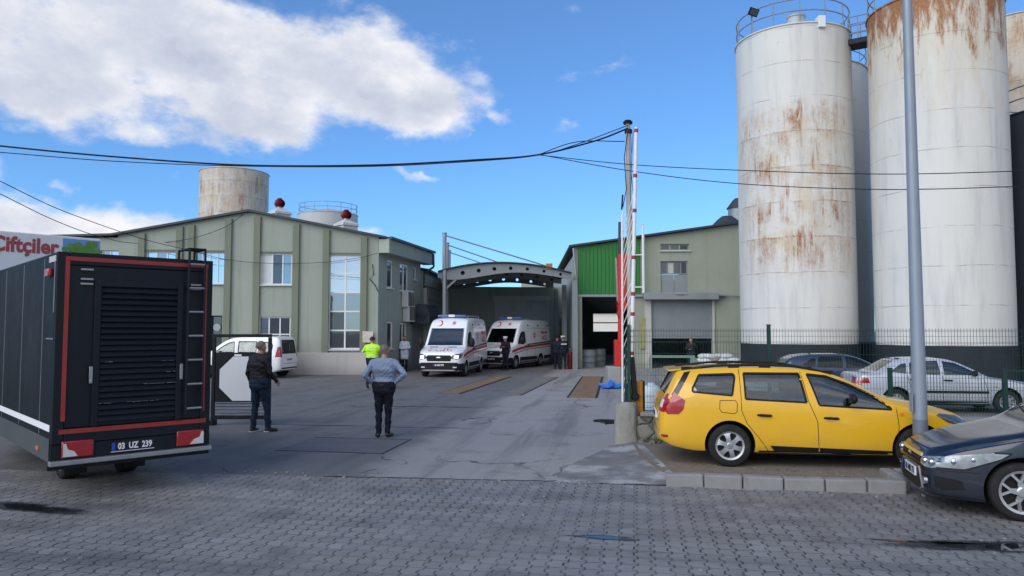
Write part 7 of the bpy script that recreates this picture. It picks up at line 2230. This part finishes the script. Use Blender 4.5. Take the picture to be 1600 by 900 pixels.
def bits():
    # blue tarpaulin bundle by the sampler block
    p = gp(953, 607)
    m_ = M(); m_.ball((0, 0, .10), .5, 26, 14, (.80, .50, .22))
    rnd = random.Random(9)
    for v in m_.bm.verts:
        a = math.atan2(v.co.y, v.co.x)
        k = 1 + .20 * math.sin(3 * a + 1) + .12 * math.sin(7 * a) + rnd.uniform(-.06, .06)
        v.co.x *= k; v.co.y *= k; v.co.z = max(0.004, v.co.z * (1 + .5 * math.sin(5 * v.co.x * 3 + 1) + rnd.uniform(-.15, .15)))
    o = m_.build('tarpaulin', 'tarp_blue', ang=25); o.location = (p.x, p.y - .1, 0)
    tag(o, 'crumpled blue tarpaulin on the ground beside the concrete block', 'tarpaulin')
    # black hoses on the ground at the pier's foot
    p = gp(948, 660)
    def coil(n, w, h, y, sd):
        return [(p.x + .22 - w * (1 - math.cos(t)) * .5, p.y + y + h * math.sin(t), .02 + .012 * sd) for t in np.linspace(-.4, math.pi * n, 26)]
    hm = M(); hm.tube(coil(1.9, .50, .16, .15, 0), .016, 6); hm.tube(coil(1.7, .36, .10, -.12, 1), .016, 6); hm.tube(coil(1.2, .30, .07, -.36, 0), .016, 6)
    o = hm.build('hose', 'cable'); tag(o, 'loose black hose lying in loops against the cement pier', 'hose')
    # plastic water drum behind the wall
    b = at(1018, 640, 14.9)
    root = thing('water_drum', 'translucent white plastic drum behind the mesh fence beside the barrier cabinet', 'drum', (b.x, b.y, 0))
    H = at(1018, 601, 14.9).z; r = .19
    M().lathe([(0, 0), (r, 0), (r + .005, H * .45), (r, H * .47), (r - .015, H * .49), (r, H * .51)], 28).build('lower_half', 'jerry_blue', root)
    M().lathe([(r, H * .511), (r + .004, H * .62), (r - .012, H * .64), (r + .004, H * .66), (r, H * .9), (r * .8, H * .97), (.07, H), (.07, H + .04), (0, H + .04)], 28).build('upper_half', 'jerry_white', root)
    # light chips and broken blocks scattered on the pavers
    mb = M(); rnd = random.Random(12)
    for k in range(140):
        u, v = rnd.uniform(-6, 4), rnd.choice([rnd.uniform(5, 10.1), rnd.gauss(10.15, .12)])
        s = rnd.uniform(.006, .022) * (1 if v > 9.8 else .8)
        mb.box((u, v, .006 + s * .3), (s * 2, s * 1.5, s), rz=rnd.uniform(0, 3))
    o = mb.build('gravel_chips', 'kerb_concrete', rz=-YA, smooth=False); o['kind'] = 'stuff'
    # weeds and rubble at the foot of the wall
    mb = M()
    for k in range(260):
        u, v = rnd.uniform(.1, 9), WV - abs(rnd.gauss(0, .12)) - .02
        s = rnd.uniform(.01, .05); mb.box((u, v, .07 + s * .3), (s * 2, s * 1.6, s * 1.2), mat=Matrix.Rotation(rnd.uniform(0, 3), 3, 'Z') @ Matrix.Rotation(rnd.uniform(-.5, .5), 3, 'X'))
    o = mb.build('rubble', 'rubble_stone', rz=-YA, smooth=False); o['kind'] = 'stuff'
    mb = M()
    for k in range(520):
        c = rnd.choice([.35, .9, 1.9, 3.3, 4.4, 5.6]); u, v = rnd.gauss(c, .16), WV - .03 - abs(rnd.gauss(0, .05))
        if u < .05: continue
        h = rnd.uniform(.04, .20); a = rnd.uniform(0, 6.3); t = rnd.uniform(.1, .6) * h
        w = .006
        mb.face([mb.v((u - w, v, .07)), mb.v((u + w, v, .07)), mb.v((u + t * math.cos(a), v + t * math.sin(a) * .6 - .02, .07 + h))])
    o = mb.build('weeds', 'weed', rz=-YA, smooth=False, fix=False); o['kind'] = 'stuff'
simple('weed', (.075, .095, .035), .9, var=.4)
bits()

# ================================================================== PEOPLE
def person(label, place, yaw, H=1.76, pose=None, tops='jacket_black', bottoms='trouser_navy', hair='hair_dark', shoes='shoe', cap=None, extras=None, vox=.0095,
           group=None, coat=0.0, sleeve=True, bulk=1.0, hairline=0.0, belly=0.0):
    """faces local +y. One remeshed body; hair, cap and trims are child parts. pose overrides joint places (x right, y front, z up) for a 1.75 m figure."""
    k = H / 1.75
    J = dict(head=(0, .035, 1.625), neck=(0, -.005, 1.47), shL=(-.185, -.01, 1.415), shR=(.185, -.01, 1.415), elL=(-.245, -.03, 1.13), elR=(.245, -.03, 1.13),
             wrL=(-.25, .06, .88), wrR=(.25, .06, .88), hipL=(-.09, 0, .90), hipR=(.09, 0, .90), knL=(-.11, .03, .48), knR=(.11, .03, .48), anL=(-.12, -.01, .075), anR=(.12, -.01, .075), toeL=.25, toeR=.25,
             lean=0.0, turn=0.0)
    J.update(pose or {})
    V = lambda n: Vector(J[n])
    P = []                                         # (p, q, r0, r1, material)
    def add(p, q, r0, r1, m): P.append((Vector(p), Vector(q), r0, r1, m))
    b = bulk
    ws, hp = [], []
    # torso as a stack of cross pieces
    for z, half, r, y in ((.90, .075, .122, .0), (.97, .085, .125, .0), (1.05, .075, .118, .005 + belly * .5), (1.13, .075, .122, .010 + belly), (1.21, .085, .125, .008 + belly * .6), (1.29, .10, .125, .0), (1.36, .115, .110, -.005), (1.41, .115, .085, -.008)):
        m = tops if z > 1.0 or coat else bottoms
        add((-half * b, y, z), (half * b, y, z), r * b, r * b, m)
    add((-.12, -.01, 1.425), (-.185 * b, -.012, 1.41), .075, .066, tops); add((.12, -.01, 1.425), (.185 * b, -.012, 1.41), .075, .066, tops)
    add((0, -.015, 1.44), (0, .01, 1.53), .060, .054, 'skin')
    add((0, -.02, 1.425), (0, -.012, 1.465), .088, .068, tops)          # collar
    h = V('head')
    add(h + Vector((0, -.015, .03)), h + Vector((0, .012, .0)), .088, .084, 'skin'); add(h + Vector((0, .02, -.03)), h + Vector((0, .035, -.075)), .066, .048, 'skin')
    hd = Matrix.Rotation(J['turn'], 3, 'Z')
    def hv(x, y, z): return h + hd @ Vector((x, y, z))
    add(hv(0, .085, .005), hv(0, .108, -.022), .011, .016, 'skin')
    for s in (-1, 1): add(hv(s * .086, -.01, -.005), hv(s * .092, -.012, .03), .012, .016, 'skin')
    add(hv(-.018, .088, -.062), hv(.018, .088, -.062), .009, .009, 'lips')
    for s, S in ((-1, 'L'), (1, 'R')):
        sh, el, wr = V('sh' + S), V('el' + S), V('wr' + S)
        sh.x *= b
        add(sh, el, .062 * b, .050, tops if sleeve or True else 'skin')
        mid = el.lerp(wr, .98 if sleeve else .05)
        add(el, mid, .049, .036 if sleeve else .042, tops)
        if not sleeve: add(el.lerp(wr, .08), wr, .038, .028, 'skin')
        dr = (wr - el).normalized()
        hdv = Vector(J.get('hand' + S, dr)).normalized()
        side = Vector(J.get('palm' + S, (0, 1, 0))); side = (side - hdv * side.dot(hdv)).normalized(); nrm = hdv.cross(side)
        pa = wr + hdv * .03
        for q in (-.022, 0, .022): add(pa + side * q, pa + side * q + hdv * .055, .017, .015, 'skin')
        curl = J.get('curl' + S, .45)
        for i, (q, ln) in enumerate(((-.030, .062), (-.010, .076), (.011, .082), (.031, .074))):
            f0 = pa + hdv * .06 + side * q; f1 = f0 + (hdv * math.cos(curl * .4) + nrm * math.sin(curl * .4) * -s) * ln * .5; f2 = f1 + (hdv * math.cos(curl * 1.5) + nrm * math.sin(curl * 1.5) * -s) * ln * .5
            add(f0, f1, .0098, .009, 'skin'); add(f1, f2, .009, .0078, 'skin')
        th0 = pa + side * .028 + hdv * .0; add(th0, th0 + side * .030 + hdv * .035, .012, .010, 'skin'); add(th0 + side * .030 + hdv * .035, th0 + side * .036 + hdv * .065, .010, .009, 'skin')
        hi, kn, an = V('hip' + S), V('kn' + S), V('an' + S)
        add(hi, kn, .100 * b, .068, bottoms); add(kn, an + Vector((0, 0, .02)), .066, .054, bottoms)
        if coat: add(hi + Vector((s * .01, 0, .05)), hi.lerp(kn, coat), .115, .11, tops)
        ta = J['toe' + S]; tv = Vector((math.sin(ta) * s, math.cos(ta), 0)) if not isinstance(ta, (tuple, list)) else Vector(ta)
        add(an + Vector((0, -.03, -.03)) , an + tv * .07 + Vector((0, 0, -.035)), .040, .040, shoes); add(an + tv * .06 + Vector((0, 0, -.04)), an + tv * .165 + Vector((0, 0, -.046)), .040, .030, shoes)
    if J['lean']:
        L_ = J['lean']
        P = [(Vector((p.x, p.y + L_ * max(0, p.z - .9), p.z)), Vector((q.x, q.y + L_ * max(0, q.z - .9), q.z)), r0, r1, m) for p, q, r0, r1, m in P]
    mb = M()
    for p, q, r0, r1, m in P:
        if (q - p).length < 1e-5: mb.ball(p, r0, 14, 8); continue
        o, x, y, z, Ln = frame_from(p, q)
        rings = []
        prof = [(-r0 * math.cos(a), r0 * math.sin(a)) for a in np.linspace(0, math.pi / 2, 5)] + [(Ln + r1 * math.sin(a), r1 * math.cos(a)) for a in np.linspace(0, math.pi / 2, 5)]
        for t, r in prof:
            if r < 1e-6: rings.append([mb.v(o + z * t)]); continue
            rings.append([mb.v(o + z * t + (x * math.cos(a) + y * math.sin(a)) * r) for a in (2 * math.pi * i / 14 for i in range(14))])
        for A, B in zip(rings, rings[1:]):
            for i in range(14):
                j = (i + 1) % 14
                if len(A) == 1: mb.face([A[0], B[j], B[i]])
                elif len(B) == 1: mb.face([A[i], A[j], B[0]])
                else: mb.face([A[i], A[j], B[j], B[i]])
    bmesh.ops.recalc_face_normals(mb.bm, faces=mb.bm.faces)
    me = bpy.data.meshes.new('t'); mb.bm.to_mesh(me); mb.bm.free()
    o = bpy.data.objects.new('t', me); COL.objects.link(o)
    md = o.modifiers.new('r', 'REMESH'); md.mode = 'VOXEL'; md.voxel_size = vox
    ms = o.modifiers.new('s', 'SMOOTH'); ms.factor = .5; ms.iterations = 3
    dg = bpy.context.evaluated_depsgraph_get(); dg.update()
    body = bpy.data.meshes.new_from_object(o.evaluated_get(dg))
    bpy.data.objects.remove(o); bpy.data.meshes.remove(me)
    nv = len(body.vertices); co = np.empty(nv * 3); body.vertices.foreach_get('co', co); co = co.reshape(-1, 3)
    # cloth folds: soft ridges near bends and hems
    nrm = np.empty(nv * 3); body.vertices.foreach_get('normal', nrm); nrm = nrm.reshape(-1, 3)
    cloth = np.array([.0] * nv)
    zz = co[:, 2]
    fold = (np.sin(zz * 62 + 6 * np.sin(co[:, 0] * 17 + 2) + 3 * np.sin(co[:, 1] * 23)) * .0034 + np.sin(zz * 31 + 9 * co[:, 0] + 5 * np.sin(co[:, 1] * 9 + 1)) * .0058)
    fold[(zz > 1.45) | (zz < .1)] = 0
    fold[(np.abs(co[:, 0]) > .215) & (zz < .92)] = 0
    co = co + nrm * fold[:, None]
    fc = np.array([f.center[:] for f in body.polygons])
    mats = list(dict.fromkeys([m for *_, m in P]))
    best = np.full(len(fc), 1e9); mi = np.zeros(len(fc), int)
    for p, q, r0, r1, m in P:
        p_, q_ = np.array(p), np.array(q); d = q_ - p_; l2 = max(1e-9, d @ d)
        t = np.clip(((fc - p_) @ d) / l2, 0, 1)
        dist = np.linalg.norm(fc - p_ - t[:, None] * d, axis=1) - (r0 + (r1 - r0) * t)
        s = dist < best; best[s] = dist[s]; mi[s] = mats.index(m)
    body.vertices.foreach_set('co', (co * k).ravel()); 
    body.polygons.foreach_set('material_index', mi.astype(np.int32)); body.polygons.foreach_set('use_smooth', np.ones(len(fc), bool)); body.update()
    body.name = 'person'
    root = thing('person', label, 'person', place, yaw, group)
    obj('body', body, mats, root)
    # eyes
    e = M()
    for s in (-1, 1): e.ball(hv(s * .033, .084, .012) * k, .010 * k, 8, 6)
    L_ = J['lean']
    def up(m_):
        if L_:
            for v in m_.bm.verts: v.co.y += L_ * max(0, v.co.z / k - .9) * k
        return m_
    up(e).build('eyes', 'eye', root)
    if hair:
        hm = M(); c = hv(0, -.016, .035)
        seg, rg = 22, 14; g = []
        for i in range(rg + 1):
            ph = i / rg * 1.9
            row = []
            for j in range(seg):
                a = 2 * math.pi * j / seg
                dx, dy, dz = math.sin(ph) * math.sin(a), math.sin(ph) * math.cos(a), math.cos(ph)
                lim = 1.05 + .82 * (1 - math.cos(a)) / 2 - hairline * 0    # lower at the back
                pp = min(ph, lim); dx, dy, dz = math.sin(pp) * math.sin(a), math.sin(pp) * math.cos(a), math.cos(pp)
                th = .010 if hairline < .5 else .004
                row.append(hm.v((c + hd @ Vector((dx * (.090 + th), dy * (.103 + th), dz * (.094 + th)))) * k))
            g.append(row)
        for A, B in zip(g, g[1:]):
            for j in range(seg): hm.face([A[j], A[(j + 1) % seg], B[(j + 1) % seg], B[j]])
        up(hm).build('hair', hair, root)
    if cap:
        cm_ = M(); c = hv(0, -.012, .06) * k
        cm_.lathe([(.098 * k, -.02), (.108 * k, .02), (.125 * k, .055), (.10 * k, .075), (0, .08)], 24, o=c); cm_.ball(c + (hd @ Vector((0, .10, -.022))) * k, .5 * k, 14, 6, (.15, .13, .02))
        up(cm_).build('cap', cap, root)
    if extras: extras(root, k, J)
    return root

def belt_x(root, k, J):
    M().lathe([(.150 * k, .985 * k), (.152 * k, 1.005 * k), (.150 * k, 1.022 * k)], 28).build('belt', 'shoe', root)
    for v in root.children[-1].data.vertices if root.children else []: pass
def scale_belt(root, k, J):
    b = M().lathe([(.128 * k, .975 * k), (.131 * k, .995 * k), (.128 * k, 1.015 * k)], 28)
    for v in b.bm.verts: v.co.x *= 1.64
    b.build('belt', 'shoe', root)
    ph = M().box((.22 * k, -.01, .96 * k), (.035, .06, .11)); ph.build('phone_pouch', 'shoe', root, smooth=False, bevel=.01)
p = gp(599, 683)
person('man in a light blue shirt and dark trousers, hands on hips, seen from behind', (p.x, p.y, 0), R(-4), 1.80,
       dict(elL=(-.34, -.16, 1.175), wrL=(-.215, .0, 1.02), elR=(.43, -.12, 1.20), wrR=(.225, .0, 1.03), handL=(.25, .8, -.55), handR=(-.25, .8, -.55), palmL=(0, -.3, -1), palmR=(0, -.3, -1),
            anL=(-.085, -.03, .075), anR=(.075, .02, .075), knL=(-.095, .02, .48), knR=(.085, .03, .48), toeL=.5, toeR=.35, turn=-.12),
       'shirt_blue', 'trouser_navy', 'hair_grey', bulk=1.10, extras=scale_belt, hairline=1.0, belly=.03)
p = gp(404, 675)
person('grey-haired man in a black jacket and jeans standing before the white octagon board', (p.x, p.y, 0), R(-28), 1.86,
       dict(elL=(-.265, -.05, 1.14), wrL=(-.26, .05, .91), elR=(.27, .0, 1.15), wrR=(.235, .20, .98), anL=(-.10, -.05, .075), anR=(.14, .10, .075), knL=(-.10, .0, .48), knR=(.13, .08, .48), toeR=.5),
       'jacket_black', 'jeans', 'hair_grey', shoes='shoe', bulk=1.10, hairline=1.0,
       extras=lambda r_, k, J: [M().box(((J['an' + S][0]) * k, (J['an' + S][1] + .055) * k, .012), (.085, .27, .022)).build('sole', 'shoe_sole', r_, smooth=False, bevel=.008) for S in 'LR'])
p = gp(581, 606)
def tape(root, k, J):
    for z, r in ((1.10, .136),):
        b = M().lathe([(r * k, z * k - .025), (r * k + .004, z * k), (r * k, z * k + .025)], 28)
        for v in b.bm.verts: v.co.x *= 1.52; v.co.y += .006
        b.build('reflective_band', 'reflect_tape', root)
    t = M(); add_text(t, 'POLİS', .085, (0, -.128 * k, 1.33 * k), (1, 0, 0), (0, 0, 1), bold=.002, ext=.002); t.build('lettering', 'reflect_tape', root, smooth=False)
person('officer in a yellow-green hi-vis vest walking away near the office corner', (p.x, p.y, 0), R(-6), 1.84,
       dict(elL=(-.33, .02, 1.25), wrL=(-.20, .20, 1.34), elR=(.34, .02, 1.24), wrR=(.20, .20, 1.30), anL=(-.10, -.20, .13), knL=(-.10, .06, .50), anR=(.09, .18, .075), knR=(.10, .14, .49), toeL=(0, .8, -.6)),
       'hi_vis', 'uniform', 'hair_dark', sleeve=False, extras=tape, vox=.011, bulk=1.08)
w0 = at(632, 560, 37.4)
person('person in a long white coat standing by the office side door', (w0.x, w0.y, 0), R(198), 1.78,
       dict(elL=(-.25, .03, 1.15), wrL=(-.10, .22, 1.12), elR=(.25, .03, 1.15), wrR=(.10, .22, 1.10), knL=(-.09, .03, .48), knR=(.09, .03, .48), anL=(-.09, 0, .075), anR=(.09, 0, .075)),
       'coat_white', 'trouser_navy', 'hair_grey', vox=.012, coat=.55)
def pback(root, k, J):
    t = M(); t.box2((-.15 * k, -.142 * k, 1.30 * k), (.15 * k, -.132 * k, 1.365 * k)); t.build('back_band', 'reflect_tape', root, smooth=False)
for px, dy, lab, yw, ex in ((871.5, .5, 'left of the two dark-uniformed officers behind the slanted ambulance', -30, None), (880, 0, 'right of the two dark-uniformed officers, pale band across the back', 12, pback)):
    q = gp(px, 577.5); q.y += dy
    person(lab, (q.x, q.y, 0), R(yw), 1.76, dict(elL=(-.27, -.02, 1.15), wrL=(-.16, .2, 1.05)), 'uniform', 'uniform', 'hair_dark', cap='uniform' if not ex else 'coat_white', vox=.012, extras=ex, bulk=1.1)
q = gp(790, 579)
person('dark-uniformed officer in a white cap before the front wheel of the slanted ambulance', (q.x, q.y, 0), R(150), 1.74,
       dict(elL=(-.28, .05, 1.16), wrL=(-.10, .26, 1.22), elR=(.28, .05, 1.16), wrR=(.12, .27, 1.18), anL=(-.11, 0, .075)), 'uniform', 'uniform', 'hair_dark', cap='coat_white', vox=.012, bulk=1.05)
q = at(1080, 560, 37.2)
person('red-haired person in dark clothes with hand raised, standing at the guard rail', (q.x, q.y, 0), R(165), 1.68,
       dict(elL=(-.29, .10, 1.20), wrL=(-.10, .22, 1.42), elR=(.26, .05, 1.15), wrR=(.10, .25, 1.15)), 'jacket_black', 'jeans', 'hair_red', vox=.012)
